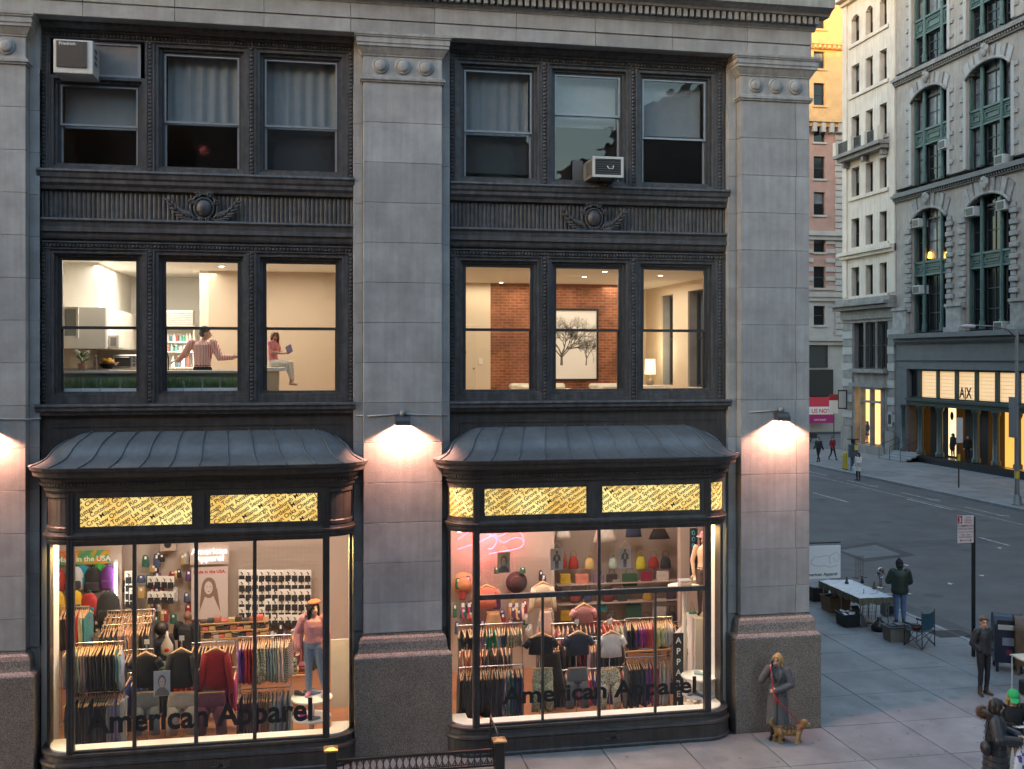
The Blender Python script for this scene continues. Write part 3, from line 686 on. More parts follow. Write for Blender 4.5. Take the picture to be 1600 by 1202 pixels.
def fwin(par,v0,v1,z0,z1,d,curt=False,bars=(1,1),frame=None,nm='window'):
    b = B(); f = frame or M_fframe; w = .07
    fb(b,v0,v0+w,z0,z1,d - .1,d); fb(b,v1-w,v1,z0,z1,d - .1,d); fb(b,v0+w,v1-w,z0,z0+w,d - .1,d); fb(b,v0+w,v1-w,z1-w,z1,d - .1,d)
    for k in range(1,bars[1]+1): z = z0 + (z1-z0)*k/(bars[1]+1); fb(b,v0+w,v1-w,z-.03,z+.03,d - .09,d - .01)
    for k in range(1,bars[0]): v = v0 + (v1-v0)*k/bars[0]; fb(b,v-.025,v+.025,z0+w,z1-w,d - .095,d - .015)
    o = put(nm,b,f,par); zm = (z0+z1)/2
    if bars[1] == 1:
        b = B(); fb(b,v0+w,v1-w,z0+w,zm-.03,d - .075,d - .06); put('pane',b,M_fglass,o); b = B(); fb(b,v0+w,v1-w,zm+.03,z1-w,d - .075,d - .06); put('pane',b,M_fglass2 if curt else M_fglass,o)
    else: b = B(); fb(b,v0+w,v1-w,z0+w,z1-w,d - .075,d - .06); put('pane',b,M_fglass2 if curt else M_fglass,o)
    return o
# ---------------- narrow cream building
CRM = tag(empty('cream_building',(UF,54,0),world=True),'narrow cream stone building with three windows to a floor and a small balcony','building')
CV = [(51.45,52.45),(53.4,54.45),(55.4,56.6)]; rows = [(12.05,14.3),(15.85,18.1),(19.8,22.1),(23.75,26.1),(27.8,30.1),(31.8,34.0)]
ops = [(a,c,z0,z1) for a,c in CV for z0,z1 in rows]
b = B(); wall_open(b,50.25,57.84,11.4,36.0,ops,-.7,0); fb(b,50.25,57.84,5.1,36,-8,-.9); fb(b,50.25,57.84,-.1,5.09,-8,-1.7); put('wall',b,M_cstone,CRM)
b = B(); fb(b,50.25,57.84,11.4,36,-.9,-.72); put('inner_wall',b,M_fframe,CRM)
for i,(a,c) in enumerate(CV):
    for k,(z0,z1) in enumerate(rows): fwin(CRM,a,c,z0,z1,-.42,curt=(i + k) % 2 == 0 or k > 3)
for k,(z0,z1) in enumerate(rows):
    b = B(); fb(b,51.1,56.9,z0 - .28,z0 - .02,0.002,.14); put('sill_course',b,M_cstone,CRM)
for a,c in CV:                                # arched heads of the top row
    b = B(); n = 8
    for q in range(n):
        t0 = a + (c-a)*q/n; t1 = a + (c-a)*(q+1)/n; u = ((t0+t1)/2 - a)/(c-a)*2 - 1; fb(b,t0,t1,34.0 - .35*(u*u),34.002,-.3,-.003)
    put('arched_head',b,M_cstone,CRM)
b = B(); fb(b,50.2,50.9,12,36,.002,.12); fb(b,57.2,57.84,12,36,.002,.10); put('corner_strip',b,M_cstone,CRM)
b = B(); fb(b,50.2,57.9,35.1,35.4,.002,.3); fb(b,50.15,58.1,35.42,35.9,.002,.75); put('top_cornice',b,M_cstone,CRM)
b = B(); fb(b,50.2,57.95,15.0,15.25,.002,.3); fb(b,50.2,58.05,15.26,15.55,.002,.5); put('string_course',b,M_cstone,CRM)
b = B(); fb(b,50.25,57.9,10.2,10.9,.002,.25); fb(b,50.2,58.3,10.92,11.2,.002,.7); fb(b,50.2,58.6,11.22,11.45,.002,1.0); fb(b,50.2,58.3,11.46,11.8,.002,.5); put('shop_cornice',b,M_cstone2,CRM)
# balcony
b = B(); fb(b,50.9,57.7,22.95,23.2,.002,1.0); fb(b,51.0,57.6,22.65,22.93,.002,.7); bal = put('balcony',b,M_cstone2,CRM)
for v in (51.05,52.9,54.9,57.25): b = B(); fb(b,v,v + .5,23.21,24.25,.55,.98); put('balcony_pier',b,M_cstone,bal)
for v0,v1 in ((51.6,52.85),(53.45,54.85),(55.45,57.2)):
    b = B(); fb(b,v0,v1,24.05,24.12,.74,.80); fb(b,v0,v1,23.25,23.32,.74,.80); v = v0
    while v < v1: fb(b,v,v + .045,23.33,24.04,.75,.79); v += .13
    put('iron_balustrade',b,M_fframe,bal)
for v in (51.3,54.0,56.9): b = B(); fb(b,v,v + .3,22.2,22.64,.002,.5); put('bracket',b,M_cstone2,bal)
# lower front: banded piers, tall window, lit bow shop window
b = B(); fb(b,50.25,57.84,9.95,10.2,-.7,.1); fb(b,51.3,56.2,5.3,6.4,-.7,.0); fb(b,56.2,57.84,-.1,9.94,-.7,0); fb(b,50.25,51.3,-.1,9.94,-.7,0); put('lower_wall',b,M_cstone2,CRM)
for v0,v1 in ((50.3,51.2),(56.3,57.8)):
    z = 1.9; k = 0
    while z < 9.9:
        z1 = min(z + .62,9.93); b = B(); fb(b,v0,v1,z + .02,z1 - .02,.002,.12 if k % 2 else .07); put('banded_block',b,(M_cstone2,mat('pale_band',(.40,.385,.36),.8,var=.1))[k % 2],CRM); z = z1; k += 1
    b = B(); fb(b,v0 - .05,v1 + .05,-.05,1.86,.002,.25); put('pier_base',b,M_cstone2,CRM)
b = B(); fb(b,51.25,56.25,6.1,6.4,.002,.4); put('window_sill',b,M_cstone2,CRM)
for i,(v0,v1) in enumerate(((51.4,52.6),(52.75,54.3),(54.45,56.1))):
    o = fwin(CRM,v0,v1,6.45,9.9,-.35,bars=(1,1)); 
for v in (52.68,54.38): b = B(); b.cyl((UF - .1,v,6.42),(UF - .1,v,9.92),.09,n=8); put('colonnette',b,M_cstone2,CRM)
b = B(); fb(b,51.25,56.25,5.0,5.3,.002,.45); fb(b,51.3,56.2,-.05,.62,-.6,.35); put('shop_surround',b,M_cstone2,CRM)
M_warm = emis('lit_shop_back',(1,.60,.22),.40)
b = B(); fb(b,51.3,57.8,.62,5.0,-1.05,-1.0); put('glowing_sheet',b,M_warm,CRM)  # glowing sheet stands in for the lamplit shop behind the bow window
b = B(); fb(b,51.65,51.8,.62,5.0,-.1,.3); fb(b,53.0,53.15,.62,5.0,.05,.4); fb(b,54.6,54.75,.62,5.0,-.1,.3); fb(b,51.8,54.6,3.85,4.0,.02,.38); fb(b,51.8,54.6,4.85,5.0,.02,.35); fb(b,55.9,56.2,.62,5.0,-.5,.1); fb(b,51.3,51.6,.62,5.0,-.5,.1); put('shop_frame',b,M_cstone2,CRM)
for v0,v1 in ((51.8,53.0),(53.15,54.6)):
    for z0,z1 in ((.64,3.84),(4.01,4.84)): b = B(); fb(b,v0,v1,z0,z1,.2,.215); put('pane',b,M_glass,CRM)
b = B(); fb(b,57.0,57.05,3.2,4.7,.14,.9); lan = tag(put('blade_sign',b,M_black),'black projecting blade sign on the left pier of the cream building','sign'); b = B(); b.box(UF - .85,UF - .25,56.985,56.998,3.3,4.6); put('panel',b,mat('sign_silver',(.4,.4,.4),.4),lan)
b = B(); fb(b,50.45,51.05,2.2,3.3,.13,.18); pq = tag(put('wall_plaque',b,mat('plaque_frame',(.35,.34,.33),.6)),'square plaque on the banded pier right of the lit window','plaque'); b = B(); fb(b,50.58,50.92,2.4,3.1,.181,.2); put('panel',b,M_black,pq)
# ---------------- building with green iron bays over the fashion shop
M_ax = mat('grey_brick_front',(.37,.325,.285),.85,var=.14,vscale=1.2,streak=.15,bump=.3,bscale=14); M_axd = mat('rusticated_stone',(.31,.29,.27),.85,var=.25,vscale=2.2,bump=.4,bscale=6,tint=.14); M_axs = mat('grey_fascia',(.115,.115,.12),.6,var=.12,vscale=1.2)
AX = tag(empty('green_bay_building',(UF,40,0),world=True),'grey brick building with green iron window bays above a lit fashion shop','building')
bays = [(43.95,48.15,44.87,46.93),(37.45,41.85,38.62,40.55),(31.0,35.3,32.1,34.2)]
b = B(); fb(b,18,50.2,4.0,38,-12,-.75); fb(b,18,50.2,-.1,3.99,-12,-2.62); put('core',b,M_fframe,AX)
def arch_wall(z_bot,z_spr,z_top,rise,zc):
    b = B(); ed = [50.2]
    for v0,v1,_,_ in bays: ed += [v1,v0]
    ed.append(18)
    for k in range(0,len(ed),2): fb(b,ed[k+1],ed[k],z_bot,zc,-.75,0)
    for v0,v1,_,_ in bays:
        n = 14
        for q in range(n):
            a = v0 + (v1-v0)*q/n; c = v0 + (v1-v0)*(q+1)/n; u = ((a+c)/2 - v0)/(v1-v0)*2 - 1; fb(b,a,c,z_spr + rise*math.sqrt(max(0,1-u*u*.92)) - rise*.28,zc,-.75,0)
    put('wall',b,M_ax,AX)
def tiers(z0,zsp0,zsp1,zspr,ztop,zc,style):
    arch_wall(z0 - .35,zspr,ztop,ztop - zspr,zc)
    for bi,(v0,v1,ca,cb) in enumerate(bays):
        if bi == 2 and style > 1: pass
        o = B(); fb(o,v0,v1,zsp0,zsp1,-.5,-.28); fb(o,v0,v1,zsp0 - .12,zsp0,-.4,-.18); fb(o,v0,v1,zsp1,zsp1 + .14,-.4,-.16); sp = put('iron_spandrel',o,M_green,AX)
        for a,c in ((v0 + .15,ca - .15),(ca + .15,cb - .15),(cb + .15,v1 - .15)):
            t = B(); m = .12
            for w_,d_ in ((0,.05),(.14,.085)):
                fb(t,a + w_,c - w_,zsp0 + .10 + w_,zsp0 + .16 + w_,-.28,-.28 + d_); fb(t,a + w_,c - w_,zsp1 - .16 - w_,zsp1 - .10 - w_,-.28,-.28 + d_); fb(t,a + w_,a + w_ + .06,zsp0 + .16 + w_,zsp1 - .16 - w_,-.28,-.28 + d_); fb(t,c - w_ - .06,c - w_,zsp0 + .16 + w_,zsp1 - .16 - w_,-.28,-.28 + d_)
            put('panel_moulding',t,M_green,sp)
        for c in (ca,cb): t = B(); t.cyl((UF + .22,c,z0 - .3),(UF + .22,c,ztop - .1),.13,n=10); t.cyl((UF + .22,c,z0 - .3),(UF + .22,c,z0 + .25),.18,n=10); put('iron_column',t,M_green,AX)
        for c in (v0 + .06,v1 - .06): t = B(); fb(t,c - .09,c + .09,z0 - .3,zspr + .1,-.4,-.2); put('iron_jamb',t,M_green,AX)
        for a,c,br in ((v0 + .15,ca - .13,1),(ca + .13,cb - .13,2),(cb + .13,v1 - .15,1)):
            fwin(AX,a,c,z0 - .3,zsp0 - .13,-.45,curt=style == 2 and br == 1,bars=(br,2)); fwin(AX,a,c,zsp1 + .15,ztop,-.45,curt=style >= 2 or (bi == 0 and br == 2),bars=(br,2))
            t = B(); fb(t,a,c,zspr + .05,zspr + .17,-.46,-.36); put('transom',t,M_fframe,AX)
        # rusticated jambs
        z = z0 + 1.1 if style == 1 else z0 + .3; k = 0; me = None
        while z < zspr - .1:
            for side in (0,1):
                w = (.72,.52)[k % 2] if style == 1 else .34; dd = (.20,.10)[k % 2] if style == 1 else .10; off = 0 if style == 1 else .34
                a = (v0 - w - off,v0 - off) if side == 0 else (v1 + off,v1 + w + off); t = B(); hh = .32 if style == 1 else .28
                t.cbox(UF - dd,UF - .002,a[0],a[1],z,z + hh,.035); put('rusticated_block',t,M_axd,AX)
            if style != 1 and k == 0:
                for side in (0,1): t = B(); fb(t,*((v0 - .32,v0 - .02) if side == 0 else (v1 + .02,v1 + .32)),z0 - .3,zspr,.002,.07); put('jamb_moulding',t,mat('pale_brick_trim',(.40,.38,.36),.8),AX)
            z += .345 if style == 1 else .95; k += 1
        # voussoirs and keystone
        nv = 9; rise = ztop - zspr
        for q in range(nv):
            t0,t1 = q / nv,(q + 1) / nv
            def ap(t,o): u = t*2 - 1; v = v0 + (v1-v0)*t; zz = zspr + rise*math.sqrt(max(0,1-u*u*.92)) - rise*.28; return (v + u*o*.45,zz + o)
            g = .012; p0,p1,p2,p3 = ap(t0 + g,.02),ap(t1 - g,.02),ap(t1 - g,.95 if style == 1 else .75),ap(t0 + g,.95 if style == 1 else .75)
            dd = .22 if q == nv // 2 else (.13 if q % 2 else .07); t = B(); t.prism([p0,p1,p2,p3],'x',UF - dd,UF - .002); put('voussoir',t,M_axd if (style == 1 or q % 2) else mat('pale_brick_trim',(.40,.38,.36),.8),AX)
        if True:
            vm = (v0+v1)/2; zk = zspr + rise*.72; t = B(); t.ell((UF - .3,vm,zk + .55),(.16,.26,.45),10,7); t.ell((UF - .38,vm,zk + .75),(.14,.17,.2),10,6)
            for s in (-1,1): t.ell((UF - .28,vm + s*.26,zk + .6),(.1,.14,.25),8,5)
            put('carved_keystone',t,M_axd,AX)
        t = B()
        n = 16
        pts = [ap(i/n,-.05) for i in range(n+1)]; t.tube([(UF - .12,p[0],p[1]) for p in pts],.10,6); put('arch_moulding',t,M_axd,AX)
tiers(9.35,13.05,13.8,16.75,17.95,18.45,1); tiers(19.75,22.1,23.0,25.2,26.25,26.85,2); tiers(28.1,29.8,30.8,34,35,36.5,3)
for z in (18.45,26.85):
    b = B(); fb(b,18,50.2,z,z + .25,-.75,.18); fb(b,18,50.25,z + .26,z + .45,-.75,.42); fb(b,18,50.2,z + .46,z + .62,-.75,.25)
    v = 18.1
    while v < 50.1: fb(b,v,v + .12,z + .1,z + .255,.181,.30); v += .26
    put('string_cornice',b,M_axs if z < 20 else M_cstone2,AX)
for v0,v1 in ((48.5,50.2),(42.1,43.7),(35.6,37.2)):        # pedestals under the rusticated piers
    b = B(); fb(b,v0,v1,8.95,10.6,.002,.28); fb(b,v0 - .1,v1 + .05,10.61,10.8,.002,.40); fb(b,v0 - .1,v1 + .05,8.94,9.25,.003,.45); put('pier_pedestal',b,M_axd,AX)
b = B(); wall_open(b,18,50.2,6.45,8.93,[],-.75,0); put('fascia_wall',b,M_axs,AX)
b = B(); fb(b,18,50.2,8.35,8.6,.002,.25); fb(b,18,50.3,8.61,8.93,.002,.6); fb(b,18,50.2,7.05,7.2,.002,.12); v = 18.2
while v < 50: fb(b,v,v + .1,8.22,8.345,.002,.2); v += .22
put('shop_cornice',b,M_axs,AX)
b = B(); fb(b,48.75,50.2,-.05,6.44,-.75,.05); put('end_pier',b,M_axs,AX)
M_grid = emis('lit_frosted_pane',(1,.62,.26),1.0)
def gridpane():
    m = bpy.data.materials.new('lit_grid_glass'); m.use_nodes = True; N = m.node_tree.nodes; L = m.node_tree.links; p = N['Principled BSDF']
    g = N.new('ShaderNodeNewGeometry'); mp = N.new('ShaderNodeMapping'); mp.inputs['Rotation'].default_value = (0,R(90),0); L.new(g.outputs['Position'],mp.inputs[0])
    br = N.new('ShaderNodeTexBrick'); br.offset = 0; br.inputs['Scale'].default_value = 1; br.inputs['Brick Width'].default_value = .24; br.inputs['Row Height'].default_value = .24; br.inputs['Mortar Size'].default_value = .016
    br.inputs['Color1'].default_value = (1,.66,.30,1); br.inputs['Color2'].default_value = (.95,.60,.26,1); br.inputs['Mortar'].default_value = (.35,.2,.09,1); L.new(mp.outputs[0],br.inputs['Vector'])
    L.new(br.outputs['Color'],p.inputs['Emission Color']); p.inputs['Emission Strength'].default_value = AX_E; p.inputs['Base Color'].default_value = (.5,.4,.3,1); return m
AX_E = .066
M_lgrid = gridpane()
edges = [(1412,1436),(1441,1465),(1469,1494),(1499,1525),(1530,1557),(1563,1590),(1596,1630)]
for i,(xa,xb) in enumerate(edges):
    va,vb = atu(xa,600,UF + .35).y,atu(xb,600,UF + .35).y; b = B(); fb(b,vb,va,4.5,6.3,-.36,-.35); put('frosted_pane',b,M_fglass if i == 0 else M_lgrid,AX)
    b = B(); fb(b,vb - .02,va + .02,4.42,4.5,-.38,-.28); fb(b,vb - .02,va + .02,6.3,6.44,-.38,-.28); put('pane_rail',b,M_dgreen,AX)
    if i < len(edges)-1: vn = atu(edges[i+1][0],600,UF + .35).y; b = B(); fb(b,vn + .021,vb - .021,4.42,6.44,-.38,-.22); put('mullion',b,M_dgreen,AX)
va,vb = atu(1502,600,UF + .35).y,atu(1523,600,UF + .35).y
sign_text('shop_initials','A|X',(UF + .34,(va + vb)/2 + .25,4.62),.95,M_black,AX,.03,xdir=(0,-1,0),sx=.8)
b = B(); fb(b,18,48.74,3.9,4.40,-.4,.02); fb(b,18,48.74,4.22,4.41,.021,.2); put('iron_lintel',b,M_dgreen,AX)
for x in (1414,1440,1470,1527,1558,1592):
    v = atu(x,680,UF + .05).y; t = B(); t.lathe((UF - .02,v,.55),[(.28,0),(.28,.25),(.2,.32),(.19,3.0),(.24,3.1),(.28,3.2),(.28,3.34)],12); put('iron_column',t,M_dgreen,AX)
b = B(); fb(b,atu(1640,700,UF).y,atu(1441,700,UF).y,-.05,.50,-.5,.3); put('plinth',b,mat('black_granite',(.02,.02,.022),.25),AX)
b = B(); fb(b,30,50.2,.0,3.9,-2.6,-2.55); put('glowing_back_wall',b,emis('shop_glow',(1,.46,.09),.30),AX)  # back wall glows by itself, standing in for the shop's lighting
b = B()
for xa,xb in ((1405,1428),(1443,1456),(1474,1482),(1494,1510),(1529,1543),(1553,1566)): va,vb = atu(xa,680,UF + 2).y,atu(xb,680,UF + 2).y; fb(b,vb,va,.02,3.89,-2.2,-1.0)
put('inner_partition',b,mat('dark_partition',(.02,.018,.016),.6),AX)
va,vb = atu(1482,680,UF + .9).y,atu(1493,680,UF + .9).y; b = B(); fb(b,vb,va,.6,3.85,-.95,-.9); pst = tag(put('lit_poster',b,emis('poster_light',(1,.72,.35),.4)),'tall backlit poster between the green columns of the fashion shop','poster')
vm = (va+vb)/2
def pblob(v,z,rv,rz,m): t = B(); n = 14; t.add([(UF + .898,v + rv*math.cos(2*math.pi*k/n),z + rz*math.sin(2*math.pi*k/n)) for k in range(n)],[tuple(range(n))]); put('figure_print',t,m,pst)
pblob(vm,3.3,.2,.3,M_black); pblob(vm - .02,3.2,.12,.2,mat('poster_skin',(.5,.3,.2),.6)); pblob(vm,1.25,.3,.35,M_black)
# steps with a handrail
v0,v1 = atu(1441,700,UF).y,atu(1404,700,UF).y
for k in range(4): b = B(); fb(b,v0,v1,-.05 if k else -.05,.14*(k+1),-.3,1.55 - .36*k - .002*k); put('step',b,mat('step_granite',(.3,.3,.3),.7,tint=.08),AX)
b = B()
for v in (v0 + .1,v1 - .1,(v0+v1)/2):
    b.tube([(UF - 1.6,v,0),(UF - 1.6,v,.95),(UF - .1,v,1.5),(UF - .1,v,.56)],.025,6)
put('handrail',b,M_fframe,AX)
# window air conditioners on the green bays
M_acf = mat('far_ac',(.45,.45,.44),.5)
def far_ac(px,py,lab,d=.45):
    p = atu(px,py,UF - .1); e = tag(empty('air_conditioner',(p.x,p.y,p.z),world=True),lab,'air conditioner','air conditioners across the avenue'); b = B(); b.cbox(UF - d + .2,UF + .5,p.y - .42,p.y + .42,p.z - .3,p.z + .3,.02); put('case',b,M_acf,e); b = B(); b.box(UF - d + .185,UF - d + .198,p.y - .34,p.y + .34,p.z - .23,p.z + .23); put('grille',b,M_fframe,e)
for x,y,l in ((1474,226,'boxy air conditioner in the upper tier of the left green bay'),(1563,250,'air conditioner at the foot of the upper tier of the right green bay'),(1433,349,'air conditioner under the left end of the left rusticated arch'),(1518,331,'air conditioner under the left end of the right rusticated arch'),(1566,321,'air conditioner under the right end of the right rusticated arch'),(1434,453,'air conditioner below the spandrel of the left green bay'),(1562,510,'air conditioner low in the right green bay above the shop cornice')): far_ac(x,y,l)
# two lamps glowing behind the left bay
for i,x in enumerate((1453,1479)):
    p = atu(x,398,UF + .42); t = B(); t.lathe((p.x,p.y,p.z - .25),[(.12,0),(.14,.05),(.10,.4),(.06,.42)],10); e = tag(put('window_lamp',t,emis('window_lamp_glow',(1,.35,.04),2.5)),'small orange lamp glowing in the left green bay, %s of two' % ('left','right')[i],'lamp'); t = B(); t.cyl((p.x,p.y,p.z - .45),(p.x,p.y,p.z - .251),.05); put('base',t,M_black,e)
# ---------------- tall corner building up the avenue, its top in the sun
PK = tag(empty('pink_brick_building',(40,76,0),world=True),'tall pink brick corner building up the avenue, its golden top in sunlight','building')
M_pink = mat('pink_brick',(.40,.24,.19),.85,var=.12,vscale=1); M_gold2 = mat('sunlit_orange_stone',(.62,.38,.17),.8,var=.12,vscale=1.2); M_ps = mat('pale_limestone',(.42,.385,.35),.85,var=.12,vscale=1)  # orange of the low sun is put into the top storeys' stone colour
PX0,PX1 = 31.5,62; wx = (38.65,39.85); wrow = [(10.45,12.35),(14.1,16.2),(17.6,19.5),(21.25,23.5),(24.8,27.0),(28.4,30.1),(32.0,34.2),(35.6,37.3),(39.5,41.5)]
def pwall(z0,z1,m,nm):
    b = B(); ops = [(a,a + 1.2,c,d) for c,d in wrow for a in (33.0,35.8,38.65,42.4,45.5)]
    vs = sorted({PX0,PX1} | {q for o in ops for q in o[:2]}); zs = sorted({z0,z1} | {q for o in ops for q in o[2:] if z0 < q < z1})
    for i in range(len(vs)-1):
        for k in range(len(zs)-1):
            mv,mz = (vs[i]+vs[i+1])/2,(zs[k]+zs[k+1])/2
            if not any(o[0] < mv < o[1] and o[2] < mz < o[3] for o in ops): b.box(vs[i],vs[i+1],76,76.6,zs[k],zs[k+1])
    put(nm,b,m,PK)
pwall(-.1,13.3,M_ps,'lower_wall'); pwall(13.3,19.0,M_pink,'banded_wall'); pwall(19.0,30.3,M_pink,'brick_wall'); pwall(30.3,48,M_gold2,'sunlit_wall')
b = B(); b.box(PX0,PX1,76.8,95,-.1,48); put('core',b,M_fframe,PK)
for z0,z1 in wrow:
    o = None
    b = B(); b.frame(wx[0],wx[1],z0,z1,.09,76.30,76.40); b.box(wx[0] + .09,wx[1] - .09,76.31,76.39,(z0+z1)/2 - .04,(z0+z1)/2 + .04); o = put('window',b,M_fframe,PK)
    b = B(); b.box(wx[0] + .09,wx[1] - .09,76.36,76.38,z0 + .09,(z0+z1)/2 - .04); put('pane',b,M_fglass,o); b = B(); b.box(wx[0] + .09,wx[1] - .09,76.35,76.37,(z0+z1)/2 + .04,z1 - .09); put('pane',b,M_fglass2 if int(z0) % 2 else M_fglass,o)
    b = B(); b.box(wx[0] - .15,wx[1] + .15,75.85,76.3,z0 - .2,z0 - .01); put('sill',b,M_ps if z0 < 31 else M_gold2,o)
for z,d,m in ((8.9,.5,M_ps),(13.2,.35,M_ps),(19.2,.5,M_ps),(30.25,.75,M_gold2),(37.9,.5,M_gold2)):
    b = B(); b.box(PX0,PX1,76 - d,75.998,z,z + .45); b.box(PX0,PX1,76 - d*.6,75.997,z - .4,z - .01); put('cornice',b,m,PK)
for x in [32 + .9*i for i in range(20)]: b = B(); b.box(x,x + .4,75.35,75.99,28.9 + .4,30.2); put('bracket',b,M_ps,PK) if x < 46 else None
for k in range(34):                             # rusticated strip at the right and banding lower down
    z = 9.4 + k * .62
    if z < 29.3: b = B(); b.box(40.9,44,75.86,75.998,z + .05,z + .58); put('stone_band',b,M_ps,PK)
for k in range(6):
    z = 13.9 + k * .9; b = B(); b.box(36.9,wx[0] - .06,75.9,75.998,z,z + .42); b.box(wx[1] + .06,40.88,75.9,75.998,z,z + .42); put('stone_band',b,M_ps,PK)
b = B()
for x in [32 + .5*i for i in range(30)]: b.box(x,x + .22,75.5,75.99,37.55,37.85)
tag(put('dentil_course',b,M_gold2,PK),kind='stuff')
b = B(); b.box(36,40.3,75.2,75.99,3.5,6.1); put('awning_box',b,M_black,PK)
b = B(); b.frame(37.2,40.1,6.3,8.8,.15,75.9,76.1) ; b.box(37.35,39.95,75.96,76.0,6.45,8.65); put('shop_window',b,M_fframe,PK)
b = B(); b.box(36.6,40.2,75.0,75.15,.9,3.42); bn = tag(put('shop_banner',b,mat('banner_red',(.62,.03,.06),.6)),'red, white and magenta shop banner on the building up the avenue','banner')
b = B(); b.box(36.6,40.2,74.99,74.998,1.75,2.5); put('white_band',b,M_white,bn); b = B(); b.box(36.6,40.2,74.985,74.998,.9,1.74); put('magenta_band',b,mat('banner_magenta',(.36,.01,.12),.6),bn)
sign_text('lettering','US NOT',(38.9,74.98,1.9),.55,mat('orange_print',(.75,.12,.05),.6),bn,.03); sign_text('small_lettering','KATE SPADE',(38.8,74.978,1.15),.22,M_white,bn,.01)
far_pav2 = B(); far_pav2.box(KF,80,75.02,76.6,-.25,-.01); tag(put('corner_pavement',far_pav2,M_joint),kind='structure')
far_pav2 = B(); far_pav2.box(KF,UF - .3,75.02,140,-.25,-.012); tag(put('far_avenue_pavement',far_pav2,M_flag),kind='structure')
# ================================================================== FIGURES
# A figure is one continuous surface: limbs, trunk, head, clothes are blended by voxel remeshing and coloured by the nearest piece.
SKIN = mat('skin',(.55,.32,.22),.5); SKIND = mat('skin_dark',(.16,.085,.055),.5); LIP = mat('lips',(.42,.13,.11),.5); EYE = mat('eye_dark',(.03,.02,.018),.4)
class Fig:
    def __init__(s): s.parts = []; s.mats = []
    def mi(s,m):
        if m not in s.mats: s.mats.append(m)
        return s.mats.index(m)
    def b(s,m): x = B(); s.parts.append((x,s.mi(m))); return x
    def limb(s,m,pts,rad,n=10,flat=None):
        x = s.b(m); pts = [Vector(p) for p in pts]; P = []; Q = []
        for i in range(len(pts)-1):
            k = max(2,int((pts[i+1]-pts[i]).length / .035))
            for j in range(k): t = j/k; P.append(pts[i].lerp(pts[i+1],t)); Q.append(rad[i]*(1-t) + rad[i+1]*t)
        P.append(pts[-1]); Q.append(rad[-1]); x.tube(P,Q,n); x.ell(pts[0],rad[0],10,6); x.ell(pts[-1],rad[-1],10,6)
        for p,r in zip(pts[1:-1],rad[1:-1]): x.ell(p,r,10,6)
    def ell(s,m,c,r,rot=None): s.b(m).ell(c,r,14,9,rot)
    def loft(s,m,rings,n=18):     # rings: (centre, rx, ry)
        out = []
        for i in range(len(rings)-1):
            (c0,a0,b0),(c1,a1,b1) = rings[i],rings[i+1]; k = max(1,int((Vector(c1)-Vector(c0)).length / .03))
            for j in range(k): t = j/k; out.append((Vector(c0).lerp(Vector(c1),t),a0*(1-t)+a1*t,b0*(1-t)+b1*t))
        out.append((Vector(rings[-1][0]),rings[-1][1],rings[-1][2]))
        s.b(m).loft([[c + Vector((a*math.cos(2*math.pi*q/n),d*math.sin(2*math.pi*q/n),0)) for q in range(n)] for c,a,d in out])
    def hand(s,m,wrist,d,pn,curl=.5,sc_=1.0,side=1):
        """palm, four unequal curled fingers and a thumb; d points from wrist to fingers, pn is the palm's normal"""
        w = Vector(wrist); d = Vector(d).normalized(); pn = Vector(pn); pn = (pn - d*pn.dot(d)).normalized(); t = d.cross(pn) * side
        q = Matrix((t,pn,d)).transposed(); k = sc_
        s.ell(m,w + d*.045*k,(.038*k,.015*k,.052*k),q)
        for i,(o,l) in enumerate(((-.029,.062),(-.010,.075),(.010,.080),(.029,.070))):
            p0 = w + d*.078*k + t*o*k; p1 = p0 + (d*math.cos(curl*.6) + pn*math.sin(curl*.6))*l*.5*k; p2 = p1 + (d*math.cos(curl*1.6) + pn*math.sin(curl*1.6))*l*.5*k
            s.limb(m,[p0,p1,p2],[.0095*k,.0090*k,.0075*k],6)
        p0 = w + d*.02*k + t*.034*k; s.limb(m,[p0,p0 + (d*.6 + t*.7 + pn*.4).normalized()*.035*k,p0 + (d*.9 + t*.4 + pn*.6).normalized()*.068*k],[.012*k,.011*k,.009*k],6)
    def done(s,name,voxel=.009,smooth=3,parent=None):
        v = []; f = []; src = []
        for b_,mi in s.parts:
            o = len(v); v += b_.v; f += [tuple(i+o for i in q) for q in b_.f]; src += [mi] * len(b_.v)
        me = bpy.data.meshes.new(name); me.from_pydata(v,[],f)
        def setup(o):
            r = o.modifiers.new('r','REMESH'); r.mode = 'VOXEL'; r.voxel_size = voxel; r.adaptivity = 0
            if smooth: sm = o.modifiers.new('s','SMOOTH'); sm.factor = .5; sm.iterations = smooth
        out = bake(me,setup); bpy.data.meshes.remove(me)
        kd = kdtree.KDTree(len(v))
        for i,p in enumerate(v): kd.insert(p,i)
        kd.balance(); out.materials.clear()
        for m in s.mats: out.materials.append(m)
        idx = [src[kd.find(p.center)[1]] for p in out.polygons]
        out.polygons.foreach_set('material_index',idx); out.polygons.foreach_set('use_smooth',[True] * len(idx)); out.update(); out.name = name
        return out
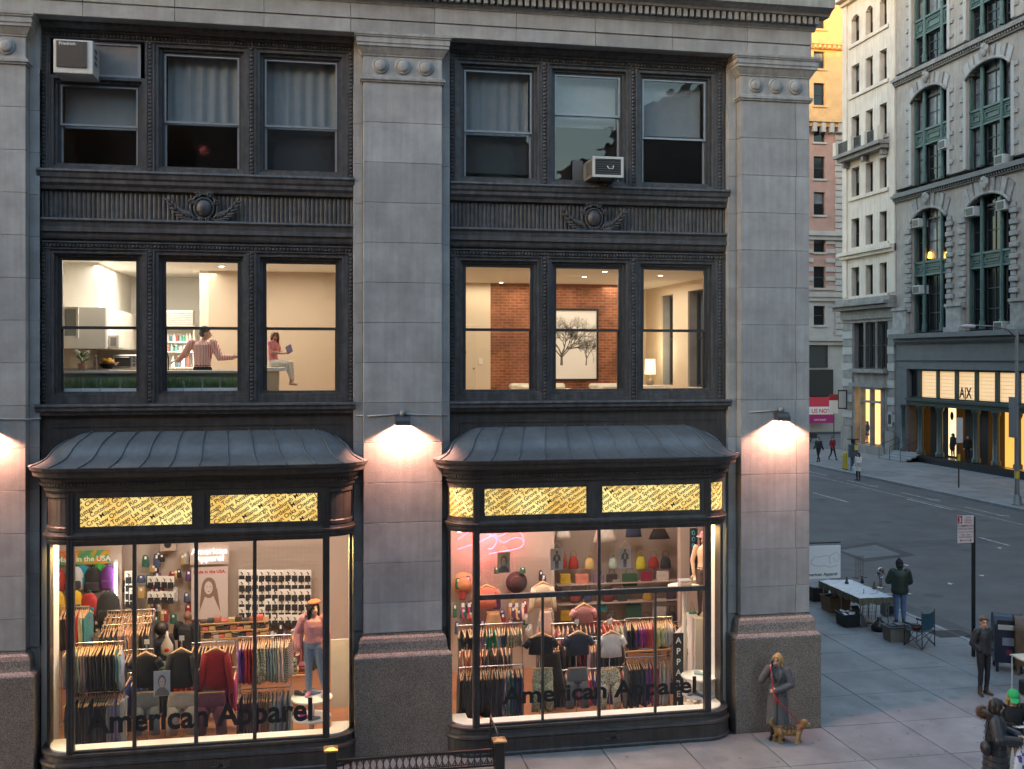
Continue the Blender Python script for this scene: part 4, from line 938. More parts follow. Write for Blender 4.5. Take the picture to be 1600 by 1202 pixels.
def human(H=1.7,skin=None,top=None,legs=None,shoe=None,J=None,coat=None,sleeve=.012,female=True,head_rot=0,head_tilt=0,voxel=.009,legw=.0,hands=None,short_sleeve=False,bare_feet=False,face=True,no_arm=(),bust=0,lean=None,socks=None,belly=0,gloves=None,collar=None,neck_c=None):
    """returns a Fig in local space: feet at z=0, facing -Y, +X is the figure's left"""
    skin = skin or SKIN; k = H / 1.70; F = Fig()
    j = dict(pelvis=(0,0,.93),waist=(0,0,1.08),chest=(0,0,1.27),neck=(0,.01,1.44),head=(0,-.015,1.575),
             shL=(.175,.005,1.385),elL=(.225,.02,1.12),wrL=(.215,-.04,.88),shR=(-.175,.005,1.385),elR=(-.225,.02,1.12),wrR=(-.215,-.04,.88),
             hiL=(.088,0,.90),knL=(.095,-.015,.49),anL=(.095,.015,.085),toL=(.115,-.13,.035),hiR=(-.088,0,.90),knR=(-.095,-.015,.49),anR=(-.095,.015,.085),toR=(-.115,-.13,.035))
    if not female: j['shL'] = (.20,.005,1.39); j['shR'] = (-.20,.005,1.39)
    if J: j.update(J)
    j = {a: Vector(p) * k for a,p in j.items()}; w = (1.0 if female else 1.10) * k
    pe,wa,ch,ne,he = j['pelvis'],j['waist'],j['chest'],j['neck'],j['head']; e = sleeve
    hipw = (.165 if female else .155) * k
    F.loft(legs,[(pe - Vector((0,0,.06*k)),hipw*.9,.105*k),(pe + Vector((0,0,.02*k)),hipw + legw*.3,.118*k),(pe.lerp(wa,.3),hipw*.92,.11*k)])
    F.loft(top,[(pe.lerp(wa,.25),hipw*.95 + e*.5,.115*k + e*.5 + belly),(wa,.132*w + e,.098*k + e + belly),(wa.lerp(ch,.55),.148*w + e,.108*k + e + bust*.5 + belly*.6),(ch,.160*w + e,.112*k + e + bust),(ch.lerp(ne,.5),.155*w + e,.098*k + e),(ch.lerp(ne,.82),.10*w,.075*k),(ne,.062*k,.06*k)])
    for s in 'LR':
        if s in no_arm: continue
        sh,el,wr = j['sh'+s],j['el'+s],j['wr'+s]
        if short_sleeve:
            m_ = sh.lerp(el,.55); F.limb(top,[sh,m_],[.062*w + e,.056*w + e]); F.limb(skin,[m_,el,wr],[.044*w,.038*w,.027*w])
        else: F.limb(top,[sh,el,wr],[.060*w + e,.047*w + e,.034*w + e])
        hd = (hands or {}).get(s,{}); dr = Vector(hd.get('d',wr - el)); F.hand(gloves or skin,wr + dr.normalized()*.01,dr,hd.get('n',(0,-1,0)),hd.get('curl',.6),k * hd.get('k',1),1 if s == 'R' else -1)
    for s in 'LR':
        hi,kn,an,to = j['hi'+s],j['kn'+s],j['an'+s],j['to'+s]
        F.limb(legs,[hi,hi.lerp(kn,.45),kn,kn.lerp(an,.3),an + Vector((0,0,.03*k))],[.092*k + legw,.080*k + legw,.056*k + legw,.058*k + legw*1.1,.038*k + legw*1.2])
        sm = skin if bare_feet else shoe
        hl = an - (to - an).normalized()*.05*k; hl.z = to.z if an.z < .2*k else an.z - .05*k
        if socks: F.limb(socks,[an + Vector((0,0,.06*k)),an],[.038*k,.036*k])
        F.limb(sm,[hl + Vector((0,0,.012)),(hl*.5 + to*.5) + Vector((0,0,.012*k)),to],[.036*k,.038*k,.030*k])
        F.limb(sm,[an + Vector((0,0,.02*k)),hl.lerp(an,.4)],[.040*k,.040*k])
    if coat: F.loft(coat[0],[((pe + Vector(o)) if not isinstance(o,(int,float)) else Vector((pe.x,pe.y,o*k)),a*k,d*k) for o,a,d in coat[1]],22)
    # neck and head
    F.limb(neck_c or skin,[ne - Vector((0,0,.03*k)),he - Vector((0,-.02*k,.07*k))],[.054*k,.050*k])
    if collar: F.limb(collar,[ne - Vector((.05*k,0,.01*k)),ne + Vector((0,.05*k,.02*k)),ne + Vector((.05*k,0,-.01*k))],[.032*k,.034*k,.032*k])
    q = Matrix.Rotation(head_rot,3,'Z') @ Matrix.Rotation(head_tilt,3,'X')
    def hp(x,y,z): return he + q @ (Vector((x,y,z)) * k)
    F.ell(skin,hp(0,.012,.025),(.075*k,.092*k,.095*k),q); F.ell(skin,hp(0,-.028,-.045),(.056*k,.062*k,.070*k),q)
    if face:
        F.limb(skin,[hp(0,-.086,.012),hp(0,-.108,-.028)],[.011*k,.016*k],8)
        for s in (-1,1):
            F.ell(skin,hp(s*.078,.012,-.008),(.012*k,.022*k,.032*k),q)
            F.ell(EYE,hp(s*.031,-.080,.012),(.0105*k,.010*k,.006*k),q)
        F.ell(LIP,hp(0,-.090,-.062),(.024*k,.010*k,.009*k),q)
    F.hp = hp; F.j = j; F.k = k; F.q = q
    return F
def hair(F,m,style='short',cap=.0):
    G = Fig(); hp,k,q = F.hp,F.k,F.q
    G.ell(m,hp(0,.028,.048),((.086+cap)*k,(.096+cap)*k,(.088+cap)*k),q); G.ell(m,hp(0,.055,-.01),((.078+cap)*k,.066*k,.075*k),q)
    G.ell(m,hp(0,-.045,.088),(.066*k,.040*k,.026*k),q)
    if style in ('bob','long','shoulder'):
        ln = {'bob': -.09,'shoulder': -.19,'long': -.30}[style]
        for s in (-1,1):
            G.limb(m,[hp(s*.070,-.005,.05),hp(s*.086,.005,-.03),hp(s*.083,.0,ln)],[.034*k,.033*k,.026*k])
            G.limb(m,[hp(s*.05,.07,.03),hp(s*.062,.075,-.07),hp(s*.058,.08,ln*1.05)],[.045*k,.045*k,.030*k])
        G.limb(m,[hp(0,.075,.03),hp(0,.085,ln*1.05)],[.055*k,.045*k])
        for s in (-1,1): G.limb(m,[hp(s*.02,-.07,.095),hp(s*.062,-.062,.045),hp(s*.078,-.045,-.02)],[.020*k,.020*k,.016*k])
    if style == 'short':
        for s in (-1,1): G.limb(m,[hp(s*.078,.01,.05),hp(s*.080,.02,.005)],[.018*k,.012*k])
    return G.done('hair',.010,3)
def stand(name,label,body,loc,rz,cat='person',group=None,extra=()):
    """body mesh as the thing; further meshes (hair, bags) as its parts"""
    o = tag(link(name,body,None,loc,rz),label,cat,group)
    for nm,me in extra: link(nm,me,o,world=False)
    return o
# ================================================================== INSIDE THE BUILDING
def st(name,b,m): return tag(put(name,b,m),kind='structure')
M_cream = mat('cream_wall',(.70,.60,.47),.7,var=.02,vscale=1)
M_tan = mat('tan_wall',(.56,.44,.32),.7,var=.03,vscale=1)
M_kwhite = mat('kitchen_white',(.80,.77,.70),.5)
M_ceil = mat('ceiling_white',(.80,.77,.71),.8)
M_dark = mat('dark_room',(.05,.045,.043),.9)
FZ,CZ = 6.08,9.10
def lamp_area(name,loc,sx,sy,watt,col,parent=None,rot=None):
    d = bpy.data.lights.new(name,'AREA'); d.shape = 'RECTANGLE'; d.size = sx; d.size_y = sy; d.energy = watt * LW; d.color = col
    o = bpy.data.objects.new(name,d); COL.objects.link(o); o.location = loc
    if rot: o.rotation_euler = rot
    if parent: o.parent = parent; o.matrix_parent_inverse = WINV.get(parent.name,Matrix.Identity(4))
    return o
M_lens = emis('lamp_lens',(1,.92,.78),3)
def downlight(p,r=.07,lens=True,label=None):
    t = B(); t.lathe((p.x,p.y,p.z),[(r*1.35,-.012),(r*1.35,-.004),(r,0)],14)
    e = tag(put('downlight',t,M_white),label,'ceiling light')
    t = B(); t.lathe((p.x,p.y,p.z),[(r*.9,-.016),(r*.9,-.0125)],14); put('lens',t,M_lens,e); return e
def ceil_pt(px,py): t = gnd(px,py,CZ); return Vector((t.x,t.y,CZ - .002))
# slabs
b = B(); b.box(-16,-.43,.57,9.2,5.32,FZ - .02); b.box(-16,-.43,.57,9.2,CZ + .02,10.3); bp('floor_slab',b,M_dark)
b = B(); b.box(-16,-.43,.58,9.2,FZ - .018,FZ); st('apartment_floor',b,mat('oak_floor',(.40,.26,.15),.4,var=.15,vscale=3,stretch=(8,1,1)))
b = B(); b.box(-16,-.43,.58,9.2,CZ,CZ + .018); st('apartment_ceiling',b,M_ceil)
# ---- left apartment
XC = at(326,560,4.4).x
b = B(); b.box(XC,-8.1,4.4,4.6,FZ,CZ); st('tan_wall',b,M_tan)
b = B(); b.box(-15.5,XC - .002,6.6,6.8,FZ,CZ); st('kitchen_wall',b,M_kwhite); b = B(); b.box(-14.6,-14.45,.6,6.6,FZ,CZ); b.box(-8.1,-7.95,.58,9.2,FZ,CZ); b.box(XC - .19,XC - .003,4.42,6.6,FZ,CZ); st('white_wall',b,M_cream)
# cabinets along the left wall, microwave, hood, open shelves
p0,p1 = at(138,480,2.3),at(166,545,2.3)
e = tag(empty('wall_cabinet',(p0.x,2.3,p1.z),world=True),'white wall cabinets above the kitchen worktop in the left window','cabinet')
b = B(); b.box(-14.44,p1.x - .02,2.32,6.3,p1.z,p0.z); put('carcass',b,M_kwhite,e)
for k in range(6):
    b = B(); y = 2.34 + k * .66; b.cbox(p1.x - .018,p1.x,y,y + .65,p1.z + .02,p0.z - .01,.004); put('door',b,M_kwhite,e)
b = B(); b.cbox(-14.43,p1.x - .01,2.29,2.315,p1.z,p0.z,.004); put('end_panel',b,M_kwhite,e)
b = B(); b.box(-14.44,p1.x - .25,2.8,6.58,p0.z + .003,CZ - .001); st('bulkhead_wall',b,M_kwhite)
e = tag(put('worktop',B().box(-14.44,p1.x + .25,1.2,6.5,6.95,6.99),mat('dark_stone',(.10,.085,.07),.3)),'dark stone kitchen worktop on white base units','worktop')
b = B(); b.box(-14.44,p1.x + .2,1.25,6.5,FZ,6.948); put('base_unit',b,M_kwhite,e)
q = at(181,532,2.75); b = B(); b.cbox(p1.x + .003,p1.x + .20,2.5,2.95,7.40,7.66,.01); e = tag(put('microwave',b,M_white),'small white microwave fixed beside the wall cabinets','microwave')
b = B(); b.box(p1.x + .04,p1.x + .15,2.494,2.5,7.44,7.61); put('door_window',b,mat('oven_glass',(.35,.33,.3),.2),e)
# frosted picture on the left wall
a0,a1 = at(101,483,1.9),at(119,525,1.9); b = B(); b.box(a0.x,a1.x,1.9,1.93,a1.z,a0.z); e = tag(put('wall_panel',b,mat('grey_glass',(.30,.32,.30),.2)),'small grey glass panel on the kitchen wall at far left','panel')
b = B(); b.frame(a0.x - .04,a1.x + .04,a1.z - .04,a0.z + .04,.04,1.88,1.935); put('frame',b,M_kwhite,e)
# louvred hood over the open shelves
a0,a1 = at(258,486,5.2),at(301,510,5.2); b = B(); b.box(a0.x - .5,a1.x,5.25,5.6,a1.z,a0.z + .02); hd = tag(put('louvred_vent',b,M_white),'white louvred vent above the kitchen shelves behind the man','vent')
n = 8
for k in range(n):
    z = a1.z + (a0.z - a1.z) * k / n; t = B(); t.add([(a0.x - .5,5.20,z),(a1.x,5.20,z),(a1.x,5.245,z + .035),(a0.x - .5,5.245,z + .035),(a0.x - .5,5.20,z + .012),(a1.x,5.20,z + .012),(a1.x,5.245,z + .047),(a0.x - .5,5.245,z + .047)],[(0,1,2,3),(4,5,6,7),(0,1,5,4),(2,3,7,6)]); put('slat',t,M_white,hd)
a0,a1 = at(240,516,5.3),at(302,582,5.3)
sh = tag(empty('kitchen_shelf',(a0.x,5.3,a1.z),world=True),'white kitchen shelves stacked with jars behind the man','shelf')
b = B(); b.box(a0.x,a1.x,5.62,5.65,6.6,a0.z + .1); put('back',b,M_kwhite,sh)
b = B(); b.box(a1.x,a1.x + .03,5.25,5.65,6.2,a0.z + .1); put('side',b,M_kwhite,sh)
for k,y in enumerate((534,549,574)): z = at(270,y,5.3).z; b = B(); b.box(a0.x,a1.x - .001,5.27,5.618,z - .025,z); put('board',b,M_kwhite,sh)
cols = [(.75,.73,.68),(.08,.35,.25),(.5,.12,.10),(.10,.25,.35),(.7,.65,.5),(.25,.45,.4),(.8,.8,.78)]
names = ('pale','green','red','blue','cream','teal','white')
for r_,(yb,xs) in enumerate(((534,range(262,300,5)),(549,range(261,299,7)),(574,range(262,298,8)))):
    for i,x in enumerate(xs):
        p = at(x,yb,5.38); c = (i * 3 + r_ * 2) % 7; h = (.16,.13,.26)[r_] * random.uniform(.7,1.1); rr = random.uniform(.028,.045)
        t = B(); t.lathe((p.x,5.38,p.z + .002),[(rr,0),(rr,h*.75),(rr*.6,h*.86),(rr*.6,h)],10)
        j_ = tag(put('jar',t,mat('jar_' + names[c],cols[c],.35)),'%s jar, %s from the left on the %s kitchen shelf behind the man' % (names[c],ORD[i],('top','middle','lowest')[r_]),'jar','jars on the kitchen shelves')
        t = B(); t.lathe((p.x,5.38,p.z + .002 + h),[(rr*.65,.001),(rr*.65,.02)],10); put('lid',t,M_white,j_)
# bar counter along the windows, planters with grass on the sill in front of it
M_pale = mat('pale_counter',(.62,.56,.48),.4)
zc = at(230,579,1.35).z
b = B(); b.cbox(-14.3,at(374,579,1.35).x + .25,1.02,1.55,zc - .05,zc,.006); bar_ = tag(put('bar_counter',b,M_pale),'long pale bar counter behind the grass planters in the left apartment','counter')
b = B(); b.box(-14.25,at(374,579,1.35).x + .2,1.12,1.5,FZ,zc - .052); put('front_panel',b,mat('counter_front',(.30,.33,.31),.5),bar_)
M_plant = mat('planter_white',(.66,.68,.70),.4); M_grass = mat('wheat_grass',(.095,.17,.055),.6,var=.4,vscale=9); M_soil = mat('soil',(.05,.035,.025),.9)
pm = None; gi = 0
xs_ = [(-13.92 + .318 * i) for i in range(4)] + [(-12.17 + .318 * i) for i in range(5)]
zb = 6.47
for i,x in enumerate(xs_):
    if pm is None:
        t = B(); w,d,h = .306,.22,.19
        t.cbox(0,w,0,.012,0,h,.003); t.cbox(0,w,d - .012,d,0,h,.003); t.box(0,.012,.012,d - .012,0,h); t.box(w - .012,w,.012,d - .012,0,h); t.box(.012,w - .012,.012,d - .012,.0,.02); pm = t.mesh('planter_box',M_plant)
        t = B(); t.box(.012,w - .012,.012,d - .012,.12,.15); sm_ = t.mesh('soil',M_soil)
    side = 'first' if i < 4 else 'second'
    o = tag(link('planter_box',pm,None,(x,.66,zb)),'white planter box of tall grass, %s in the %s apartment window' % (('leftmost','second','third','fourth','last')[i if i < 4 else i - 4],side),'planter','grass planters in the windows')
    link('soil',sm_,o,world=False)
    t = B(); rg = random.Random(i)
    for k in range(300):
        gx,gy = rg.uniform(.015,.29),rg.uniform(.015,.205); hh = rg.uniform(.17,.29); lx,ly = rg.gauss(0,.02),rg.gauss(0,.02); wd_ = .0035
        a = rg.random() * 3.14; dx,dy = wd_*math.cos(a),wd_*math.sin(a)
        t.add([(gx-dx,gy-dy,.14),(gx+dx,gy+dy,.14),(gx+dx*.8+lx*.5,gy+dy*.8+ly*.5,.14+hh*.6),(gx-dx*.8+lx*.5,gy-dy*.8+ly*.5,.14+hh*.6),(gx+lx,gy+ly,.14+hh)],[(0,1,2,3),(3,2,4)])
    g = put('grass',t,M_grass,o,world=False); g['kind'] = 'stuff'
# window ledge the planters stand on
b = B(); b.box(-14.24,-8.82,.57,.95,6.40,6.468); b.box(-7.02,-1.53,.57,.95,6.40,6.468); bp('inner_ledge',b,M_kwhite)
b = B(); b.box(-14.3,-8.7,.60,.75,FZ,6.398); b.box(-7.1,-1.5,.60,.75,FZ,6.398); bp('parapet',b,M_cream)
# things on the bar: orchid, bottle, cocktail glass, fruit bowl, toaster oven, tap
p = at(128,578,1.25); t = B(); t.lathe((p.x,1.25,zc + .001),[(.055,0),(.075,.12),(.08,.13)],12); pot = tag(put('orchid_plant',t,mat('terracotta',(.32,.16,.11),.7)),'green leafed orchid in a terracotta pot on the bar','plant')
t = B()
for k in range(9):
    a = k * 2.4; t.ell((p.x + .07*math.cos(a),1.25 + .07*math.sin(a),zc + .19 + .05*(k % 3)),(.085,.024,.012),8,5,rot=Matrix.Rotation(a,3,'Z') @ Matrix.Rotation(R(-35),3,'Y'))
put('leaf',t,mat('orchid_leaf',(.06,.14,.04),.5),pot)
t = B()
for s,h in ((-1,.36),(1,.34)): t.tube([(p.x,1.25,zc + .12),(p.x + s*.05,1.25,zc + .28),(p.x + s*.10,1.25,zc + h)],.006,5)
put('stem',t,mat('orchid_stem',(.16,.2,.08),.6),pot)
t = B()
for s,h in ((-1,.36),(1,.34),(-.6,.33),(.7,.31)): t.ell((p.x + s*.10,1.24,zc + h),(.035,.02,.03),8,5)
put('flower',t,mat('orchid_flower',(.7,.72,.62),.6),pot)
p = at(149,578,1.2); t = B(); t.lathe((p.x,1.2,zc + .001),[(.03,0),(.033,.02),(.033,.16),(.018,.19),(.016,.235),(.02,.25)],14); bt = tag(put('water_bottle',t,mat('bottle_brown',(.16,.09,.09),.3)),'slim dark bottle with silver cap on the bar','bottle')
t = B(); t.lathe((p.x,1.2,zc + .001),[(.021,.252),(.021,.285)],12); put('cap',t,M_chrome,bt)
p = at(181,578,1.15); t = B(); t.lathe((p.x,1.15,zc + .001),[(.035,0),(.035,.004),(.005,.008),(.005,.09),(.008,.095),(.065,.16)],16); ck = tag(put('cocktail_glass',t,glassmat('clear_glass',0,(.95,.95,.93),boost=3)),'stemmed cocktail glass with a pink drink on the bar','glass')
t = B(); t.lathe((p.x,1.15,zc + .001),[(.004,.099),(.055,.155),(.055,.156)],16); put('drink',t,mat('pink_drink',(.8,.35,.28),.3),ck)
p = at(168,577,3.0); t = B(); t.lathe((p.x,3.0,6.992),[(.08,0),(.17,.09),(.18,.10)],16); bw = tag(put('fruit_bowl',t,M_black),'black bowl of yellow fruit on the dark worktop','bowl')
for k in range(5): a = k * 1.26; t = B(); t.ell((p.x + .08*math.cos(a),3 + .08*math.sin(a),7.13 + (k % 2)*.03),(.055,.045,.045),10,7); tag(put('lemon',t,mat('lemon',(.75,.45,.05),.5)),'yellow lemon in the black fruit bowl, %s of five' % ORD[k],'fruit','fruit in the bowl')
p = at(196,572,3.6); t = B(); t.cbox(p.x - .22,p.x + .25,3.5,3.85,7.0,7.27,.012); tv = tag(put('toaster_oven',t,M_chrome),'steel toaster oven beside the fruit bowl on the worktop','oven')
t = B(); t.box(p.x - .19,p.x + .12,3.492,3.5,7.04,7.24); put('door',t,M_black,tv)
t = B(); t.cyl((p.x - .17,3.475,7.22),(p.x + .10,3.475,7.22),.008); put('handle',t,M_chrome,tv)
for k in range(3): t = B(); t.cyl((p.x + .19,3.5,7.07 + .07*k),(p.x + .19,3.48,7.07 + .07*k),.018,n=10); put('knob',t,M_black,tv)
p = at(264,578,1.9); sk = tag(empty('kitchen_island',(p.x,1.9,FZ),world=True),'white island with sink between the bar and the shelves','counter')
b = B(); b.box(-12.3,-11.45,2.55,3.1,FZ,6.90); put('body',b,M_kwhite,sk); b = B(); b.box(-12.34,-11.4,2.5,3.14,6.902,6.94); put('top',b,M_pale,sk)
t = B(); q = at(263,570,2.8); t.tube([(q.x,2.8,6.94),(q.x,2.8,7.22),(q.x - .02,2.76,7.30),(q.x - .09,2.7,7.31),(q.x - .12,2.66,7.24)],.016,7); put('tap',t,M_black,sk)
for x,y in ((346,415.5),(470,427)): downlight(ceil_pt(x,y),.06,label='recessed downlight in the left apartment ceiling ' + ('above the man' if x < 400 else 'above the girl'))
# low white ledge the girl sits on
p0,p1 = at(405,575,2.0),at(446,580,2.0); b = B(); b.cbox(p0.x,p1.x,1.75,2.25,p1.z - .0,p0.z + .01,.006); ledge = tag(put('bar_end_shelf',b,M_kwhite),'short white counter end on which the girl is sitting','counter')
b = B(); b.box(p0.x + .02,at(436,580,2).x,1.8,2.2,FZ,p1.z - .001); put('support',b,mat('beige_panel',(.55,.42,.28),.6),ledge)
GIRL_Z = p0.z + .01; GIRL_X = at(432,570,2.0).x
lamp_area('kitchen_light',(-12.7,3.2,CZ - .06),2.2,3.0,66,(1,.93,.82)); lamp_area('dining_light',(-10.0,2.6,CZ - .06),1.6,1.6,33,(1,.90,.76)); lamp_area('shelf_light',(-12.0,5.0,7.62),1.0,.3,12,(1,.95,.85))
# ---- right apartment
def brickmat():
    m = mat('brick_wall',(.3,.1,.05),.85); N = m.node_tree.nodes; L = m.node_tree.links; p = N['Principled BSDF']
    g = N.new('ShaderNodeNewGeometry'); mp = N.new('ShaderNodeMapping'); mp.inputs['Rotation'].default_value = (R(90),0,0); L.new(g.outputs['Position'],mp.inputs[0])
    bk = N.new('ShaderNodeTexBrick'); bk.inputs['Scale'].default_value = 1; bk.inputs['Brick Width'].default_value = .21; bk.inputs['Row Height'].default_value = .072; bk.inputs['Mortar Size'].default_value = .008
    bk.inputs['Color1'].default_value = (.36,.125,.055,1); bk.inputs['Color2'].default_value = (.25,.075,.035,1); bk.inputs['Mortar'].default_value = (.34,.22,.15,1); L.new(mp.outputs[0],bk.inputs['Vector'])
    no = N.new('ShaderNodeTexNoise'); no.inputs['Scale'].default_value = 2.2; no.inputs['Detail'].default_value = 8; L.new(g.outputs['Position'],no.inputs['Vector'])
    rp = N.new('ShaderNodeValToRGB'); rp.color_ramp.elements[0].position = .35; rp.color_ramp.elements[0].color = (.62,.58,.55,1); rp.color_ramp.elements[1].position = .7; rp.color_ramp.elements[1].color = (1.25,1.2,1.15,1); L.new(no.outputs[0],rp.inputs[0])
    mx = N.new('ShaderNodeMix'); mx.data_type = 'RGBA'; mx.blend_type = 'MULTIPLY'; mx.inputs[0].default_value = 1; L.new(bk.outputs['Color'],mx.inputs[6]); L.new(rp.outputs[0],mx.inputs[7]); L.new(mx.outputs[2],p.inputs['Base Color'])
    bm_ = N.new('ShaderNodeBump'); bm_.inputs['Strength'].default_value = .6; bm_.inputs['Distance'].default_value = .012; inv = N.new('ShaderNodeMath'); inv.operation = 'SUBTRACT'; inv.inputs[0].default_value = 1; L.new(bk.outputs['Fac'],inv.inputs[1]); L.new(inv.outputs[0],bm_.inputs['Height']); L.new(bm_.outputs[0],p.inputs['Normal']); return m
VB = 6.95; xb0,xb1 = at(766,500,VB).x,at(988,500,VB).x
b = B(); b.box(xb0,xb1,VB,VB + .2,FZ,CZ); st('brick_wall',b,brickmat())
b = B(); b.box(-7.94,xb0 - .002,VB - .05,VB + .2,FZ,CZ); b.box(xb1 + .002,-.42,8.7,8.9,FZ,CZ); b.box(xb1 - .2,xb1,VB + .21,8.7,FZ,CZ); st('beige_wall',b,M_cream)
b = B(); y0s = [.62] + [y for p_ in ((2.3,3.3),(4.3,5.4),(6.5,7.4)) for y in p_] + [8.7]
for k in range(0,8,2): b.box(-.47,-.425,y0s[k],y0s[k+1],FZ,CZ)
for k in range(1,7,2): b.box(-.47,-.425,y0s[k],y0s[k+1],8.85,CZ); b.box(-.47,-.425,y0s[k],y0s[k+1],FZ,6.5)
st('avenue_side_plaster',b,M_cream)
for k in range(1,7,2):
    ya,yb = y0s[k],y0s[k+1]; t = B()
    def yf(y0,y1,z0,z1,w,x0,x1):
        t.box(x0,x1,y0,y0+w,z0,z1); t.box(x0,x1,y1-w,y1,z0,z1); t.box(x0,x1,y0+w,y1-w,z0,z0+w); t.box(x0,x1,y0+w,y1-w,z1-w,z1)
    yf(ya,yb,6.5,8.85,.06,-.24,-.16); t.box(-.23,-.17,ya + .06,yb - .06,7.68,7.73); w = bp('avenue_window',t,M_dsash)
    t = B(); t.box(-.204,-.198,ya + .06,yb - .06,6.56,7.68); t.box(-.204,-.198,ya + .06,yb - .06,7.73,8.79); bp('pane',t,M_glass,w)
# framed tree picture on the brick wall
a0,a1 = at(858,482,VB - .04),at(935,595,VB - .04)
b = B(); b.frame(a0.x,a1.x,a1.z,a0.z,.05,VB - .06,VB - .005); pic = tag(put('framed_picture',b,M_black),'tall black framed picture of a bare winter tree on the brick wall','picture')
b = B(); b.box(a0.x + .05,a1.x - .05,VB - .035,VB - .02,a1.z + .05,a0.z - .05); put('print',b,mat('photo_paper',(.90,.89,.87),.4),pic)
t = B(); rg = random.Random(3)
def branch(p,ang,ln,r,dep):
    q = (p[0] + ln*math.sin(ang),p[1] + ln*math.cos(ang)); nx,nz = math.cos(ang)*r,-math.sin(ang)*r
    t.add([(p[0]-nx,VB - .0365,p[1]-nz),(p[0]+nx,VB - .0365,p[1]+nz),(q[0]+nx*.7,VB - .0365,q[1]+nz*.7),(q[0]-nx*.7,VB - .0365,q[1]-nz*.7)],[(0,1,2,3)])
    if dep: 
        for k in range(3 if dep > 2 else 2): branch(q,ang + rg.uniform(-.8,.8),ln * rg.uniform(.66,.9),r * .64,dep - 1)
tx = at(877,571,VB).x; tz = at(877,571,VB).z; branch((tx,tz),0,.26,.036,7); branch((tx,tz + .2),-.7,.30,.018,6); branch((tx,tz + .2),.75,.30,.018,6); branch((at(915,571,VB).x,tz),.1,.17,.018,6)
bmz = bmesh.new(); tm = t.mesh('tmp',M_black); bmz.from_mesh(tm)
for co,no in (((a0.x + .06,0,0),(-1,0,0)),((a1.x - .06,0,0),(1,0,0)),((0,0,a0.z - .06),(0,0,1))): bmesh.ops.bisect_plane(bmz,geom=bmz.verts[:] + bmz.edges[:] + bmz.faces[:],plane_co=co,plane_no=no,clear_outer=True)
bmz.to_mesh(tm); bmz.free(); tm.name = 'tree_drawing'; tm.materials.clear(); tm.materials.append(mat('ink',(.16,.14,.125),.8)); tag(link('tree_drawing',tm,pic))
# vent grille, wall switch, door, sofas, lamp
a0,a1 = at(909,450,VB - .02),at(921,464,VB - .02); b = B(); b.frame(a0.x,a1.x,a1.z,a0.z,.02,VB - .02,VB - .004); vg = tag(put('vent_grille',b,mat('brass_grille',(.35,.2,.09),.5)),'small brass vent grille high on the brick wall','vent')
for k in range(5): x = a0.x + .03 + k * (a1.x - a0.x - .05) / 5; t = B(); t.box(x,x + .012,VB - .018,VB - .006,a1.z + .021,a0.z - .021); put('bar',t,mat('brass_grille',(.35,.2,.09),.5),vg)
a0 = at(751,565,VB - .07); b = B(); b.cbox(a0.x - .05,a0.x + .05,VB - .075,VB - .052,a0.z - .07,a0.z + .07,.006); sw = tag(put('intercom',b,M_white),'small white intercom on the beige wall left of the bricks','intercom'); b = B(); b.box(a0.x - .02,a0.x + .02,VB - .08,VB - .076,a0.z - .02,a0.z + .03); put('button',b,M_kwhite,sw)
b = B(); x0_,x1_ = at(724,520,VB - .07).x,at(745,520,VB - .07).x; b.cbox(x0_ - .3,x1_,VB - .085,VB - .052,FZ,8.05,.008); dr = tag(put('flat_door',b,M_cream),'cream flush door left of the brick wall in the right apartment','door'); b = B(); b.ell((x1_ - .08,VB - .11,6.95),.03,8,6); put('handle',b,M_chrome,dr)
a0 = at(722,551,1.2); b = B(); b.ell((a0.x,1.2,a0.z),(.085,.085,.09),14,9); fl = tag(put('floor_lamp',b,mat('dark_red_brown',(.10,.04,.03),.5)),'dark round-headed floor lamp at the edge of the right apartment window','lamp'); b = B(); b.cyl((a0.x,1.2,FZ),(a0.x,1.2,a0.z - .08),.012); b.lathe((a0.x,1.2,FZ),[(.12,0),(.12,.02),(.02,.03)],14); put('stand',b,M_black,fl)
M_sofa = mat('cream_upholstery',(.62,.56,.46),.8,var=.06)
def sofa(name,label,x0,x1,y0,y1,zt):
    t = B(); t.cbox(x0,x1,y0,y1,FZ + .1,FZ + .36,.03); s_ = tag(put(name,t,M_sofa),label,'sofa')
    t = B(); t.cbox(x0 + .01,x1 - .01,y1 - .20,y1 - .003,FZ + .362,zt,.05); put('backrest',t,M_sofa,s_)
    for a in (x0,x1 - .16): t = B(); t.cbox(a + .003,a + .157,y0 + .01,y1 - .205,FZ + .363,zt - .14,.04); put('armrest',t,M_sofa,s_)
    t = B(); t.cbox(x0 + .165,x1 - .165,y0 + .01,y1 - .21,FZ + .364,FZ + .48,.04); put('cushion',t,M_sofa,s_)
    for i in (0,1):
        for k in (0,1): t = B(); t.cyl((x0 + .08 + i*(x1-x0-.16),y0 + .08 + k*(y1-y0-.16),FZ),(x0 + .08 + i*(x1-x0-.16),y0 + .08 + k*(y1-y0-.16),FZ + .1),.025); put('leg',t,M_black,s_)
    return s_
sofa('sofa','cream sofa below the framed tree picture at its left',at(795,600,5.6).x,at(883,600,5.6).x,4.9,5.7,at(840,599,5.6).z)
sofa('armchair','cream armchair below the brick wall right of the tree picture',at(920,600,5.4).x,at(980,600,5.4).x,4.7,5.5,at(945,599,5.4).z)
p = at(1016,590,7.0); t = B(); t.cbox(p.x - .35,p.x + .35,6.75,7.25,6.35,6.5,.01); sd = tag(put('side_table',t,M_kwhite),'white side table carrying the lit lamp in the corner room','table')
